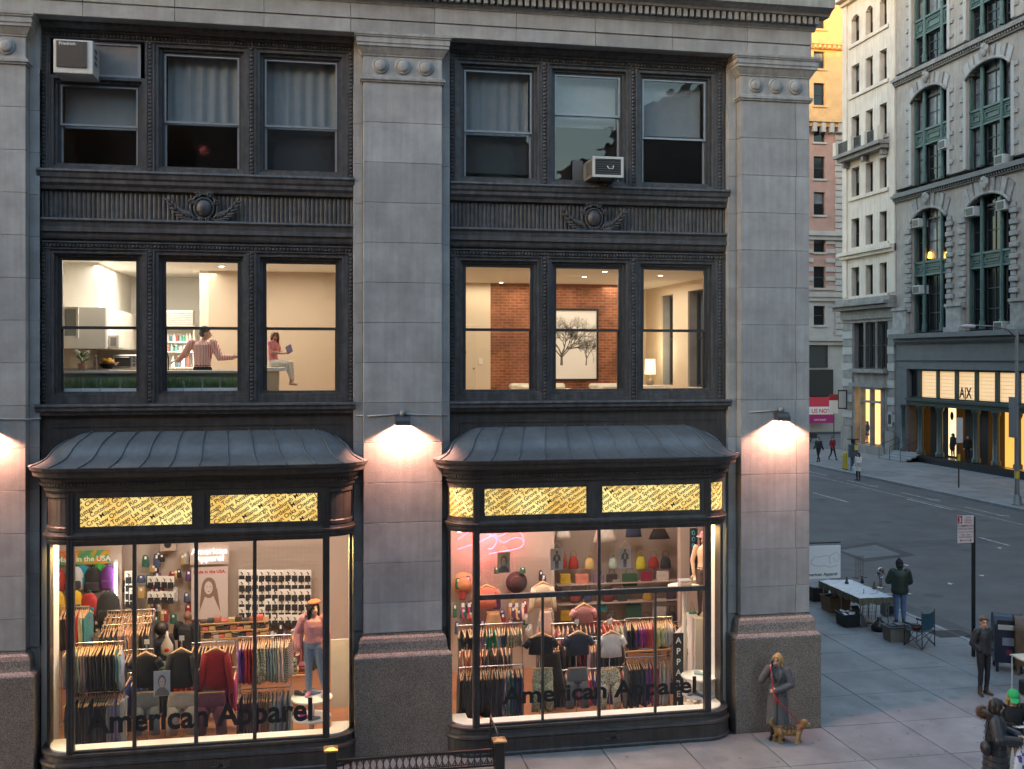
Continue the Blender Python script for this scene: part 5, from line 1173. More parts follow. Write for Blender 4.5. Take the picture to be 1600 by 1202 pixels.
for i in (-1,1):
    for k in (-1,1): t = B(); t.box(p.x + i*.30 - .02,p.x + i*.30 + .02,7 + k*.2 - .02,7 + k*.2 + .02,FZ,6.349); put('leg',t,M_kwhite,sd)
t = B(); t.lathe((p.x,7,6.501),[(.08,0),(.10,.04),(.09,.12),(.03,.16),(.015,.18),(.015,.3)],14); tl = tag(put('table_lamp',t,mat('lamp_base',(.25,.23,.2),.3)),'lit table lamp with white drum shade by the avenue windows','lamp')
t = B(); zs = at(1016,566,7.0).z; t.lathe((p.x,7,6.78),[(.15,0),(.13,.40),(.125,.40),(.145,0)],20); put('lamp_shade',t,emis('lit_shade',(1,.82,.55),.28),tl)
pl = bpy.data.lights.new('table_lamp_bulb','POINT'); pl.energy = 14 * LW; pl.color = (1,.8,.5); pl.shadow_soft_size = .1; po = bpy.data.objects.new('table_lamp_bulb',pl); COL.objects.link(po); po.location = (p.x,7,7.40); po.parent = tl
for i,(x,y) in enumerate(((783,441),(913,432),(945,424),(1032,430))): downlight(ceil_pt(x,y),.055,label='recessed downlight in the right apartment ceiling, %s from the left' % ('first','second','third','fourth')[i])
lamp_area('living_room_light',(-4.6,3.6,CZ - .06),3.6,2.4,58,(1,.88,.70)); lamp_area('brick_wash_light',(-4.6,6.4,CZ - .06),3.4,.4,16,(1,.82,.58)); lamp_area('corner_light',(-1.6,6.0,CZ - .06),1.2,2.4,24,(1,.86,.66))
# ---- third floor: unlit rooms with half-drawn blinds
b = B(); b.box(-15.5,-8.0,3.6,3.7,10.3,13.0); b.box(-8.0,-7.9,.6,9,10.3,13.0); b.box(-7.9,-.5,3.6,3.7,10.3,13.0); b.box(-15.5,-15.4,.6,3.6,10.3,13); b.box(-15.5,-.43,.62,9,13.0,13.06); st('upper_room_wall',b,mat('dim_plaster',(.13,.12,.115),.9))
M_blind = mat('linen_blind',(.30,.315,.32),.8,var=.05,vscale=6)
def blind(cx,z0,z1,label,folds=False):
    x0,x1 = cx - .62,cx + .62; n = 24; t = B(); vs = []
    for i in range(n+1):
        x = x0 + (x1-x0)*i/n; y = .72 + (.03*math.sin(i*1.5) if folds else .002*math.sin(i))
        vs += [(x,y,z0),(x,y,z1)]
    t.add(vs,[(2*i,2*i+2,2*i+3,2*i+1) for i in range(n)],True); o = tag(put('curtain' if folds else 'roller_blind',t,M_blind),label,'curtain' if folds else 'blind')
    t = B(); t.box(x0,x1,.71,.735,z0 - .025,z0 - .002); put('bottom_bar',t,M_blind,o); t = B(); t.cyl((x0,.73,z1 + .03),(x1,.73,z1 + .03),.025); put('roller',t,M_blind,o)
W0 = [BAYS[0][2] + k*1.755 for k in (-1,0,1)]; W1 = [BAYS[1][2] + k*1.755 for k in (-1,0,1)]
blind(W0[0],11.33,12.02,'pale blind in the upper window under the air conditioner'); blind(W0[1],11.47,12.66,'pale pleated curtain in the middle upper window of the left bay',True); blind(W0[2],11.46,12.66,'pale pleated curtain in the upper window left of the middle pier',True)
blind(W1[0],11.50,12.66,'pale curtain in the upper window right of the middle pier',True); blind(W1[1],11.72,12.66,'white blind in the upper window above the projecting air conditioner'); blind(W1[2],11.62,12.66,'white blind in the rightmost upper window')
t = B(); t.box(W0[2] - .62,W0[2] + .62,.74,.76,10.6,11.45); tag(put('fly_screen',t,mat('grey_screen',(.045,.047,.05),.9)),'dark grey screen behind the lower sash left of the middle pier','screen')
t = B(); t.box(W1[0] - .62,W1[0] + .62,.74,.76,10.75,11.49); tag(put('fly_screen',t,mat('grey_screen',(.045,.047,.05),.9)),'dark grey screen behind the lower sash right of the middle pier','screen')
t = B()
for k in range(10): a = k * .628; t.add([(W0[1] + .05*math.cos(a+.3),.80,11.02 + .05*math.sin(a+.3)),(W0[1] + .05*math.cos(a-.3),.80,11.02 + .05*math.sin(a-.3)),(W0[1] + .13*math.cos(a),.79,11.02 + .13*math.sin(a))],[(0,1,2)])
t.ell((W0[1],.80,11.02),(.06,.02,.06),10,6); tag(put('paper_star',t,mat('red_paper',(.35,.03,.015),.6)),'dark red paper star in the dark middle upper window','ornament')
# ================================================================== THINGS ON THE FACADE
M_acw = mat('ac_white',(.55,.54,.50),.5,var=.08,vscale=6); M_acg = mat('ac_grille',(.10,.095,.09),.5)
# boarded top light beside the left air conditioner
b = B(); b.cbox(W0[0] - .70,W0[0] + .70,.45,.48,12.18,12.79,.004); brd = bp('window_board',b,mat('grey_board',(.20,.19,.19),.6,var=.12,vscale=3)); b = B(); b.frame(W0[0] - .71,W0[0] + .71,12.172,12.795,.05,.42,.449); bp('trim',b,M_sash,brd)
a0,a1 = at(83,60,-.12),at(145,116,-.12); x0,x1,z0,z1 = a0.x,a1.x,a1.z,a0.z
e = tag(empty('air_conditioner',((x0+x1)/2,.2,z0),world=True),'large beige air conditioner with brown grille, high in the leftmost upper window','air conditioner')
b = B(); b.cbox(x0,x1,-.10,.55,z0,z1,.012); put('case',b,M_acw,e)
b = B(); b.box(x0 + .05,x1 - .10,-.118,-.101,z0 + .10,z1 - .03); put('grille',b,mat('woven_grille',(.10,.085,.075),.7,bump=.8,bscale=130),e)
nx = 22
b = B()
for k in range(nx): x = x0 + .06 + k*(x1-x0-.18)/nx; b.box(x,x + .006,-.124,-.119,z0 + .105,z1 - .035)
for k in range(16): z = z0 + .11 + k*(z1-z0-.15)/16; b.box(x0 + .055,x1 - .105,-.123,-.1195,z,z + .006)
g = put('grille_bars',b,mat('grille_brown',(.15,.12,.10),.6),e); g['kind'] = 'stuff'
b = B()
for k in range(3): b.box(x1 + .001,x1 + .008,.02,.22,z1 - .16 - k*.11,z1 - .10 - k*.11)
put('side_vent',b,M_acg,e); sign_text('brand_plate','Friedrich',(x0 + .09,-.126,z1 - .10),.075,M_white,e,.012,'LEFT')
a0,a1 = at(927,245,-.22),at(973,277,-.22); x0,x1,z0,z1 = a0.x,a1.x,a1.z,a0.z
e = tag(empty('air_conditioner',((x0+x1)/2,.2,z0),world=True),'grey air conditioner jutting out of the middle upper window of the right bay','air conditioner')
b = B(); b.cbox(x0,x1,-.20,.62,z0,z1,.012); put('case',b,mat('ac_grey',(.20,.195,.19),.5),e)
b = B(); b.frame(x0 - .012,x1 + .012,z0 - .012,z1 + .012,.045,-.235,-.201); put('front_frame',b,M_acw,e)
b = B(); b.box(x0 + .035,x1 - .035,-.215,-.202,z0 + .035,z1 - .035); put('back_grille',b,mat('ac_black',(.02,.02,.02),.6),e)
for k in range(7): z = z0 + .06 + k*.042; t = B(); t.box(x0 + .035,x1 - .035,-.222,-.216,z,z + .01); put('louvre',t,M_acg,e)
t = B(); t.tube([(x0 + .27,-.226,z0 + .20),(x0 + .30,-.226,z0 + .15),(x0 + .38,-.226,z0 + .15),(x0 + .39,-.226,z0 + .21)],.012,5); put('badge',t,M_acw,e)
for k in range(5): t = B(); t.box(x0 - .008,x0 - .001,-.10 + k*.09,-.06 + k*.09,z0 + .05,z1 - .05); put('side_slot',t,M_acg,e)
b = B(); b.box(x0 - .22,x0 - .01,.50,.53,z0,z1 + .06); put('accordion_panel',b,M_acg,e)
t = B(); t.tube([(x0 + .15,-.1,z0 - .006),(x0 + .2,.34,z0 - .14)],.012,5); t.tube([(x1 - .15,-.1,z0 - .006),(x1 - .2,.34,z0 - .14)],.012,5); put('bracket',t,M_black,e)
# wall lamps on the piers with their conduit
M_lamp = mat('lamp_housing',(.045,.047,.052),.4)
for i,(cx,lab) in enumerate((( -15.02,'on the leftmost pier'),(at(629,655,-.1).x,'on the middle pier between the shopfronts'),(at(1222,650,-.1).x,'on the corner pier'))):
    z = 5.98; e = tag(empty('wall_lamp',(cx,0,z),world=True),'small dark downlighting wall lamp %s' % lab,'wall lamp','lamps washing the piers')
    b = B(); b.prism([(-.004,z + .17),(-.10,z + .17),(-.17,z + .14),(-.20,z + .09),(-.21,z),(-.185,z),(-.175,z + .08),(-.15,z + .11),(-.09,z + .14),(-.004,z + .14)],'x',cx - .125,cx + .125)
    for s in (-1,1): b.prism([(-.004,z + .17),(-.10,z + .17),(-.17,z + .14),(-.20,z + .09),(-.21,z),(-.004,z + .02)],'x',cx + s*.126 - .004,cx + s*.126 + .004)
    put('hood',b,M_lamp,e)
    b = B(); b.lathe((cx,-.05,z + .175),[(.05,0),(.06,.02),(.06,.07),(.03,.10)],12); put('junction_box',b,mat('galvanised',(.25,.25,.25),.5,.6),e)
    b = B(); b.box(cx - .08,cx + .08,-.15,-.03,z + .12,z + .135); put('bulb',b,emis('bulb_glow',(1,.8,.6),4),e)
    d = bpy.data.lights.new('pier_lamp','SPOT'); d.energy = (330,365,320)[i] * LW; d.color = (1,.43,.27); d.spot_size = R(136); d.spot_blend = .30; d.shadow_soft_size = .05
    o = bpy.data.objects.new('pier_lamp',d); COL.objects.link(o); o.location = (cx,-.16,z + .055); o.parent = e; o.matrix_parent_inverse = WINV[e.name]; o.rotation_euler = (R(7),0,0)
    xl,xr = (cx - .62,cx + .70); zc_ = z + .205
    b = B(); b.tube([(xl - .2,.20,zc_ - .03),(xl - .01,.19,zc_ - .03),(xl,-.018,zc_ - .03),(cx - .3,-.018,zc_ - .015),(cx - .06,-.02,zc_)],.013,6)
    if i < 2: b.tube([(cx + .06,-.02,zc_),(cx + .3,-.018,zc_ - .012),(xr,-.018,zc_ - .03),(xr + .01,.19,zc_ - .03),(xr + .15,.20,zc_ - .03)],.013,6)
    put('conduit',b,mat('conduit_grey',(.42,.42,.42),.5),e)
# railing of the basement steps in front of the middle pier
M_rail = mat('black_railing',(.018,.017,.017),.4)
E2 = .30
pa,pb = gnd(516,1245),gnd(780,1232)
ya = -1.15
ta,tb = at(517,1172,ya),at(780,1158,ya)
e = tag(empty('iron_railing',((ta.x+tb.x)/2,ya,0),world=True),'low black iron railing with scrolls in front of the middle pier','railing')
for k,p in enumerate((ta,tb)):
    b = B(); b.cbox(p.x - .085,p.x + .085,ya - .085,ya + .085,0,p.z,.008); put('post',b,M_rail,e)
    b = B(); b.add([(p.x-.12,ya-.12,p.z+.002),(p.x+.12,ya-.12,p.z+.002),(p.x+.12,ya+.12,p.z+.002),(p.x-.12,ya+.12,p.z+.002),(p.x-.12,ya-.12,p.z+.03),(p.x+.12,ya-.12,p.z+.03),(p.x+.12,ya+.12,p.z+.03),(p.x-.12,ya+.12,p.z+.03),(p.x-.05,ya-.05,p.z+.06),(p.x+.05,ya-.05,p.z+.06),(p.x+.05,ya+.05,p.z+.06),(p.x-.05,ya+.05,p.z+.06)],
          [(0,3,2,1),(0,1,5,4),(1,2,6,5),(2,3,7,6),(3,0,4,7),(4,5,9,8),(5,6,10,9),(6,7,11,10),(7,4,8,11),(8,9,10,11)]); put('cap',b,mat('orange_lit_cap',(.42,.27,.12),.35,.5),e)  # orange light on the post caps is put into their colour
zt = min(ta.z,tb.z) - .16
b = B(); b.box(ta.x + .086,tb.x - .086,ya - .025,ya + .025,zt,zt + .035); put('top_rail',b,M_rail,e)
b = B(); b.box(ta.x + .086,tb.x - .086,ya - .012,ya + .012,zt - .22,zt - .205); put('middle_rail',b,M_rail,e)
b = B(); b.box(ta.x + .086,tb.x - .086,ya - .015,ya + .015,.10,.13); put('bottom_rail',b,M_rail,e)
n = 24; L_ = tb.x - ta.x - .2; me = None; me2 = None
for k in range(n + 1):
    x = ta.x + .1 + L_ * k / n
    if me is None: t = B(); t.cyl((0,0,.131),(0,0,zt - .001),.009,n=6,cap=False); me = t.mesh('baluster',M_rail)
    o = link('baluster',me,e); o.location = (x,ya,0)
    if k < n:
        if me2 is None:
            t = B(); w = L_ / n / 2 - .004
            for sx in (-1,1):
                for sz in (-1,1): t.tube([(w + sx*(w*.98 - (w*.55)*(1-math.cos(q*.6))*.9*(1-q*.045)),0,zt - .102 + sz*(.01 + .09*math.sin(min(q,7)*.26) - .028*max(0,q-6)*.3)) for q in range(10)],.006,4)
            me2 = t.mesh('scroll',M_rail)
        o = link('scroll',me2,e); o.location = (x,ya,0)
# short return rail running back from the right post to the wall
q = at(767,1122,-.55); b = B(); b.tube([(tb.x,ya + .05,tb.z + .07),(q.x,-.52,q.z)],.02,6); b.cyl((q.x,-.52,0),(q.x,-.52,q.z),.018,n=6); put('return_rail',b,M_rail,e)
# ================================================================== THE SHOP
SF = .06; SC = 5.26; VBK = 5.6
M_swall = mat('shop_wall',(.43,.35,.30),.7,var=.02)
b = B(); b.box(-15.5,-.45,.46,9.0,-.2,SF); [b.box(u0 + .12,u1 - .12,-.26,.459,-.2,SF) for u0,u1 in SHOPS]; st('shop_floor',b,mat('shop_wood_floor',(.30,.13,.06),.35,var=.22,vscale=2.5,stretch=(1,9,1)))
b = B(); b.box(-15.5,-.45,.2,9.0,SC,SC + .05); st('shop_ceiling',b,M_ceil)
b = B(); b.box(-15.5,-.45,VBK,VBK + .15,SF,SC); b.box(-15.5,-15.35,.45,VBK,SF,SC); b.box(-.6,-.45,.45,VBK,SF,SC); st('shop_wall',b,M_swall)
# white window jambs and heads inside the bows
b = B()
for (U0,U1) in SHOPS:
    b.box(U0 - .28,U0 + .03,.345,.75,SF,SC); b.box(U1 - .03,U1 + .28,.345,.75,SF,SC)
st('window_jamb',b,M_white)
b = B(); b.box(-8.7,-7.2,.47,.8,SF,SC); st('pier_lining',b,M_swall)
M_panel = emis('light_panel',(1,.90,.74),2.2)
for i,(x,y,w) in enumerate(((-12.6,2.0,46),(-10.3,2.6,46),(-5.8,2.4,46),(-3.4,2.0,46))):
    t = B(); t.cbox(x - .65,x + .65,y - .9,y + .9,SC - .07,SC - .003,.01); e = tag(put('ceiling_light',t,M_white),'flat white ceiling light over the %s of the %s shop window' % (('left side','right side')[i % 2],('left','right')[i // 2]),'ceiling light')
    t = B(); t.box(x - .6,x + .6,y - .85,y + .85,SC - .078,SC - .071); put('diffuser',t,M_panel,e)
    lamp_area('shop_light',(x,y,SC - .10),1.2,1.7,w,(1,.78,.67),e)
for i,(x,w) in enumerate(((-13.75,42),(-9.12,32),(-6.85,13),(-2.0,17))):     # lamps tucked behind the rounded ends of the windows
    t = B(); t.cyl((x,.30,3.96),(x,.30,4.02),.06,n=12); e = tag(put('window_spot',t,M_white),'small spot behind the rounded end of the shopfront, %s' % ('far left','left of the middle pier','right of the middle pier','by the corner pier')[i],'spotlight')
    t = B(); t.cyl((x,.30,3.952),(x,.30,3.959),.045,n=12); put('lens',t,M_lens,e); lamp_area('window_spot_light',(x,.30,3.94),.12,.12,w,(1,.66,.22),e)
GM = {}
def gmat(c,pattern=None):
    k = (c,pattern)
    if k in GM: return GM[k]
    m = mat('cloth_%d' % len(GM),c,.85,var=.10,vscale=14,sheen=.1)
    if pattern:
        N = m.node_tree.nodes; L = m.node_tree.links; p = N['Principled BSDF']; tc = N.new('ShaderNodeTexCoord')
        if pattern == 'stripe': n = N.new('ShaderNodeTexWave'); n.inputs['Scale'].default_value = 9; n.bands_direction = 'Z'; o = n.outputs['Fac']
        elif pattern == 'vstripe': n = N.new('ShaderNodeTexWave'); n.inputs['Scale'].default_value = 13; n.bands_direction = 'Y'; o = n.outputs['Fac']
        else: n = N.new('ShaderNodeTexVoronoi'); n.inputs['Scale'].default_value = 45; o = n.outputs['Distance']
        L.new(tc.outputs['Object'],n.inputs['Vector']); rp = N.new('ShaderNodeValToRGB'); rp.color_ramp.interpolation = 'CONSTANT'; rp.color_ramp.elements[1].position = .42; rp.color_ramp.elements[0].color = (*c,1)
        c2 = {'stripe': (.02,.02,.022),'vstripe': (.02,.02,.022),'spot': (.62,.58,.42),'leaf': (.40,.42,.28)}[pattern]; rp.color_ramp.elements[1].color = (*c2,1)
        L.new(o,rp.inputs[0]); L.new(rp.outputs[0],p.inputs['Base Color'])
    GM[k] = m; return m
def ring_(w,th,z,off=0,n=14,wav=0,ph=0):
    return [(off + (th + wav*math.sin(3*a+ph)) * math.sin(a) * (1 if abs(math.cos(a)) < .98 else .6),w * math.cos(a),z) for a in [2*math.pi*k/n for k in range(n)]]
def side_mesh(kind,seed):
    """garment hung edge-on to the rail: thin in X, wide in Y, hanging down from z = 0"""
    r = random.Random(seed); t = B(); o = lambda: r.uniform(-.012,.012); p = r.random()*6
    if kind == 'top':
        rows = [(.03,.010,-.015),(.09,.016,-.03),(.17,.020,-.065),(.215,.026,-.12),(.205,.030,-.28),(.205,.032,-.50),(.21,.036,-.70)]
    elif kind == 'tee': rows = [(.03,.010,-.015),(.09,.016,-.03),(.18,.020,-.07),(.24,.030,-.17),(.19,.032,-.24),(.18,.030,-.36),(.18,.034,-.46)]
    elif kind == 'small': rows = [(.08,.008,-.01),(.10,.014,-.06),(.09,.022,-.14),(.12,.020,-.24),(.06,.016,-.36)]
    else: rows = [(.15,.012,-.03),(.16,.022,-.10),(.17,.030,-.30),(.15,.030,-.55),(.13,.028,-.80),(.13,.030,-.88)]
    t.loft([ring_(w*r.uniform(.95,1.05),th,z,o(),14,.006,p + z*5) for w,th,z in rows]); return t
SIDE = {k: [side_mesh(k,i*7+len(k)) for i in range(4)] for k in ('top','tee','small','trouser')}
_gcache = {}
def side_me(kind,i):
    if (kind,i) not in _gcache: _gcache[kind,i] = SIDE[kind][i].mesh('hanging_' + kind,M_white)
    return _gcache[kind,i]
_h = B(); _h.tube([(0,0,.055),(.012,0,.08),(0,0,.095),(-.012,0,.085)],.003,4); _h.box(-.006,.006,-.012,.012,.0,.055)
_h.add([(-.008,-.21,-.10),(.008,-.21,-.10),(.008,0,.012),(-.008,0,.012),(.008,.21,-.10),(-.008,.21,-.10),(-.008,-.21,-.075),(.008,-.21,-.075),(.008,0,.04),(-.008,0,.04),(.008,.21,-.075),(-.008,.21,-.075)],[(0,1,2,3),(3,2,4,5),(6,7,8,9),(9,8,10,11),(0,1,7,6),(1,2,8,7),(3,0,6,9),(2,4,10,8),(5,3,9,11),(4,5,11,10)])
HANG = _h.mesh('hanger',M_wood)
def rail(name,label,p0,p1,foot=SF,group='clothes rails'):
    e = tag(empty(name,((p0.x+p1.x)/2,p0.y,foot),world=True),label,'clothes rail')
    t = B(); t.cyl(p0,p1,.013,n=8); put('bar',t,M_chrome,e)
    for p in (p0,p1):
        t = B(); t.cyl((p.x,p.y,foot),p,.011,n=6); put('upright',t,M_chrome,e); t = B(); t.box(p.x - .02,p.x + .02,p.y - .22,p.y + .22,foot,foot + .02); put('foot',t,M_chrome,e)
    return e
def hang_row(p0,p1,runs,kind,where,dz=0,seed=0):
    """clothes along a rail: runs of (colour word, colour, count, pattern)"""
    n = sum(r[2] for r in runs); i = 0; rg = random.Random(seed)
    noun = {'top': 'top','tee': 'short-sleeved top','small': 'swimwear piece','trouser': 'trousers'}[kind]
    for word,col,cnt,pat in runs:
        for k in range(cnt):
            t = (i + .5) / n; p = p0.lerp(p1,t); o = bpy.data.objects.new({'top': 'hanging_shirt','tee': 'hanging_shirt','small': 'hanging_swimwear','trouser': 'hanging_trousers'}[kind],side_me(kind,rg.randrange(4))); COL.objects.link(o)
            o.location = (p.x,p.y + rg.uniform(-.02,.02),p.z - .10); o.rotation_euler = (0,rg.uniform(-.02,.02),rg.uniform(-.30,.12)); o.scale = (1.15,1,rg.uniform(.93,1.06))
            o.material_slots[0].link = 'OBJECT'; c = tuple(x * rg.uniform(.8,1.2) for x in col) if not pat else col
            o.material_slots[0].material = gmat(tuple(round(x * rg.choice((.85,1,1.15)),3) for x in col),pat)
            tag(o,'%s%s %s on %s' % ((ORD[k] + ' ') if cnt > 1 else '',word,noun,where),'clothing','%s clothes on %s' % (word,where)); link('hanger',HANG,o,world=False); i += 1
# --- left window rails
def P_(px,py,v): return at(px,py,v)
r0,r1 = P_(106,1006,.78),P_(193,1004,.78); r1.z = r0.z
rail('clothes_rail','chrome rail of grey and charcoal tops at the left of the left shop window',r0,r1)
hang_row(r0,r1,[('grey',(.24,.23,.25),9,None),('charcoal',(.035,.035,.042),13,None),('pale aqua',(.36,.52,.54),3,None)],'top','the upper rail at the left of the left window',seed=1)
r0,r1 = P_(106,1084,.80),P_(195,1080,.80); r1.z = r0.z
rail('clothes_rail','low chrome rail of dark trousers at the left of the left shop window',r0,r1)
hang_row(r0,r1,[('black',(.022,.022,.027),16,None),('silver grey',(.30,.31,.35),6,None)],'trouser','the lower rail at the left of the left window',seed=2)
r0,r1 = P_(372,996,1.0),P_(455,994,1.0); r1.z = r0.z
rail('clothes_rail','chrome rail of purple, red and white tops left of the mannequin in beret',r0,r1)
hang_row(r0,r1,[('purple',(.17,.03,.28),4,None),('bright red',(.50,.02,.02),5,None),('spotted',(.03,.03,.03),5,'spot'),('dove grey',(.30,.29,.31),4,None),('white',(.62,.60,.60),4,None),('striped',(.60,.60,.60),3,'stripe')],'top','the upper rail beside the mannequin in beret',seed=3)
r0,r1 = P_(372,1078,1.02),P_(457,1074,1.02); r1.z = r0.z
rail('clothes_rail','low chrome rail of plum and pale blue trousers by the mannequin in beret',r0,r1)
hang_row(r0,r1,[('plum',(.09,.02,.05),9,None),('pink',(.62,.33,.33),2,None),('brown',(.22,.11,.05),3,None),('cream',(.52,.50,.42),2,None),('pale blue',(.34,.38,.42),9,None)],'trouser','the lower rail beside the mannequin in beret',seed=4)
r0,r1 = P_(96,949,2.6),P_(140,948,2.6); r1.z = r0.z
rail('clothes_rail','short rail of red and black tops under the backpacks',r0,r1)
hang_row(r0,r1,[('black',(.02,.02,.022),4,None),('crimson',(.33,.015,.04),5,None),('white',(.5,.48,.46),2,None),('teal',(.02,.16,.17),3,None)],'top','the short rail under the backpacks',seed=5)
for k,(y,v) in enumerate(((955,3.6),(966,3.2),(977,2.8))):
    r0,r1 = P_(168 - 4*k,y,v),P_(242 - 3*k,y,v); r1.z = r0.z; rail('clothes_rail','thin rail in the middle of the left shop, %s of three' % ('rearmost','middle','foremost')[k],r0,r1)
    hang_row(r0,r1,[('navy',(.025,.03,.055),6,None),('mauve',(.28,.20,.26),4,None),('tan',(.42,.26,.15),5,None),('dark',(.03,.028,.03),4,None)],'top','the %s of the three middle rails' % ('rearmost','second','foremost')[k],seed=6+k)
# --- right window rails
r0,r1 = P_(716,978,1.0),P_(816,973,1.0); r1.z = r0.z
rail('clothes_rail','chrome rail of small swimwear at the left of the right shop window',r0,r1)
hang_row(r0,r1,[('black',(.02,.02,.02),7,None),('red',(.4,.02,.03),1,None),('lilac',(.36,.28,.36),2,None),('emerald',(.0,.26,.14),4,None),('white',(.55,.55,.52),2,None),('blue',(.05,.09,.16),2,None),('leopard',(.10,.08,.05),6,'spot')],'small','the upper rail at the left of the right window',seed=10)
r0,r1 = P_(716,1044,1.0),P_(818,1037,1.0); r1.z = r0.z
rail('clothes_rail','low chrome rail of dark trousers at the left of the right shop window',r0,r1)
hang_row(r0,r1,[('black',(.02,.019,.022),19,None),('white striped',(.55,.55,.55),3,'vstripe'),('teal',(.02,.14,.17),2,None),('navy',(.035,.04,.09),4,None)],'trouser','the lower rail at the left of the right window',seed=11)
r0,r1 = P_(977,967,1.15),P_(1050,962,1.15); r1.z = r0.z
rail('clothes_rail','chrome rail of rainbow short-sleeved tops in the right shop window',r0,r1)
hang_row(r0,r1,[('black',(.025,.022,.026),4,None),('violet',(.14,.04,.22),3,None),('magenta',(.42,.05,.24),4,None),('coral red',(.60,.06,.07),4,None),('yellow',(.62,.46,.06),2,None),('cream',(.58,.48,.32),4,None),('white',(.66,.62,.60),4,None)],'tee','the upper rail left of the round white table',seed=12)
r0,r1 = P_(977,1028,1.15),P_(1047,1022,1.15); r1.z = r0.z
rail('clothes_rail','low chrome rail of long trousers in the right shop window',r0,r1)
hang_row(r0,r1,[('black',(.02,.02,.024),8,None),('purple',(.17,.05,.27),3,None),('red',(.32,.015,.03),4,None),('ivory',(.56,.50,.44),5,None)],'trouser','the lower rail left of the round white table',seed=13)
r0,r1 = P_(920,1002,2.2),P_(937,1001,2.2); r1.z = r0.z
rail('clothes_rail','short rail of mauve trousers behind the white short-sleeved top',r0,r1); hang_row(r0,r1,[('mauve',(.22,.16,.19),5,None)],'trouser','the short rail behind the white top',seed=14)
for xa,xb,y,v,runs,wh in ((838,975,1000,2.6,[('dark',(.022,.02,.024),8,None),('wine',(.16,.015,.04),4,None),('charcoal',(.05,.05,.055),6,None)],'the long rear rail of the right shop'),(1052,1100,972,2.9,[('black',(.018,.018,.02),7,None),('olive',(.20,.15,.03),3,None)],'the rear rail behind the ivory mannequin'),(300,368,1005,2.4,[('dark',(.02,.02,.024),6,None),('wine',(.15,.012,.03),3,None),('brown',(.12,.06,.03),4,None)],'the rear rail behind the crimson top'),(120,240,1020,2.2,[('black',(.018,.018,.02),12,None),('slate',(.07,.08,.10),5,None),('plum',(.10,.02,.06),3,None)],'the long rear rail of the left shop'),(455,505,985,3.2,[('rose',(.35,.10,.12),3,None),('denim',(.06,.09,.15),3,None),('green',(.03,.14,.06),2,None)],'the rear rail beyond the mannequin in beret'),(716,800,1010,2.8,[('rust',(.28,.08,.03),5,None),('black',(.02,.018,.018),7,None)],'the rear rail under the hats'),(200,372,1052,1.7,[('cobalt',(.03,.06,.22),4,None),('black',(.02,.02,.022),6,None),('scarlet',(.38,.02,.03),4,None),('grey',(.2,.2,.21),5,None),('fuchsia',(.36,.03,.18),4,None)],'the low rail behind the left displays'),(836,976,1050,1.9,[('teal',(.02,.17,.18),4,None),('black',(.02,.02,.022),6,None),('hot pink',(.5,.06,.18),4,None),('indigo',(.06,.05,.2),4,None),('wine',(.15,.01,.03),4,None)],'the low rail behind the right displays'),(862,980,975,3.0,[('blush',(.5,.25,.24),4,None),('navy',(.03,.04,.09),6,None),('red',(.36,.02,.03),4,None),('white',(.5,.48,.46),3,None)],'the high rail behind the pink crop top')):
    r0,r1 = P_(xa,y,v),P_(xb,y,v); r1.z = r0.z; rail('clothes_rail','clothes rail: ' + wh,r0,r1); hang_row(r0,r1,runs,'top',wh,seed=xa)
# --- tops and trousers shown face-on from tall stands
def front_top(cx,v,zt,w,L,col,label,sleeve='short',pat=None):
    m = gmat(col,pat); t = B(); n = 16
    def rg(wx,th,z,wav=0): return [(cx + wx*math.cos(a),v + (th + wav*math.sin(7*a))*math.sin(a),z) for a in [2*math.pi*k/n for k in range(n)]]
    t.loft([rg(.05,.03,zt - .02),rg(w*.62,.05,zt - .05),rg(w,.06,zt - .10),rg(w*.90,.065,zt - .22),rg(w*.86,.06,zt - L*.6,.008),rg(w*.92,.065,zt - L,.016)])
    e = tag(put('display_shirt',t,m),label,'clothing')
    sl = .17 if sleeve == 'short' else (L * .98 if sleeve == 'long' else .0)
    if sl:
        for s in (-1,1):
            t = B(); ang = R(32 if sleeve == 'short' else 9); d = Vector((s*math.sin(ang),0,-math.cos(ang)))
            a = Vector((cx + s*(w - .045),v,zt - .12)); t.tube([a,a + d*sl*.35,a + d*sl*.7,a + d*sl],[.062,.068,.062,.060 if sleeve == 'short' else .045],9); put('sleeve',t,m,e)
    t = B(); t.tube([(cx + .012,v,zt + .06),(cx,v,zt + .085),(cx - .012,v,zt + .07),(cx,v,zt + .02)],.004,5); t.add([(cx - w*.8,v - .035,zt - .075),(cx + w*.8,v - .035,zt - .075),(cx,v - .05,zt + .02),(cx - w*.8,v - .008,zt - .06),(cx + w*.8,v - .008,zt - .06),(cx,v - .02,zt + .045)],[(0,1,2),(3,4,5),(0,2,5,3),(1,4,5,2),(0,3,4,1)]); put('hanger',t,M_wood,e)
    return e
def front_trousers(cx,v,zt,w,L,col,label,pat=None):
    m = gmat(col,pat); t = B(); n = 12
    def rg(x,wx,th,z): return [(x + wx*math.cos(a),v + th*math.sin(a),z) for a in [2*math.pi*k/n for k in range(n)]]
    t.loft([rg(cx,w,.045,zt),rg(cx,w*1.03,.06,zt - .08),rg(cx,w*1.12,.07,zt - .22),rg(cx,w*1.10,.06,zt - .30)])
    e = tag(put('display_trousers',t,m),label,'clothing')
    for s in (-1,1):
        t = B(); t.loft([rg(cx + s*w*.52,w*.56,.06,zt - .26),rg(cx + s*w*.62,w*.50,.065,zt - .45),rg(cx + s*w*.72,w*.42,.055,zt - L*.75),rg(cx + s*w*.78,w*.42,.055,zt - L)]); put('trouser_leg',t,m,e)
    t = B(); t.box(cx - w*1.02,cx + w*1.02,v - .062,v - .05,zt - .002,zt + .016); put('clip_hanger',t,M_wood,e); return e
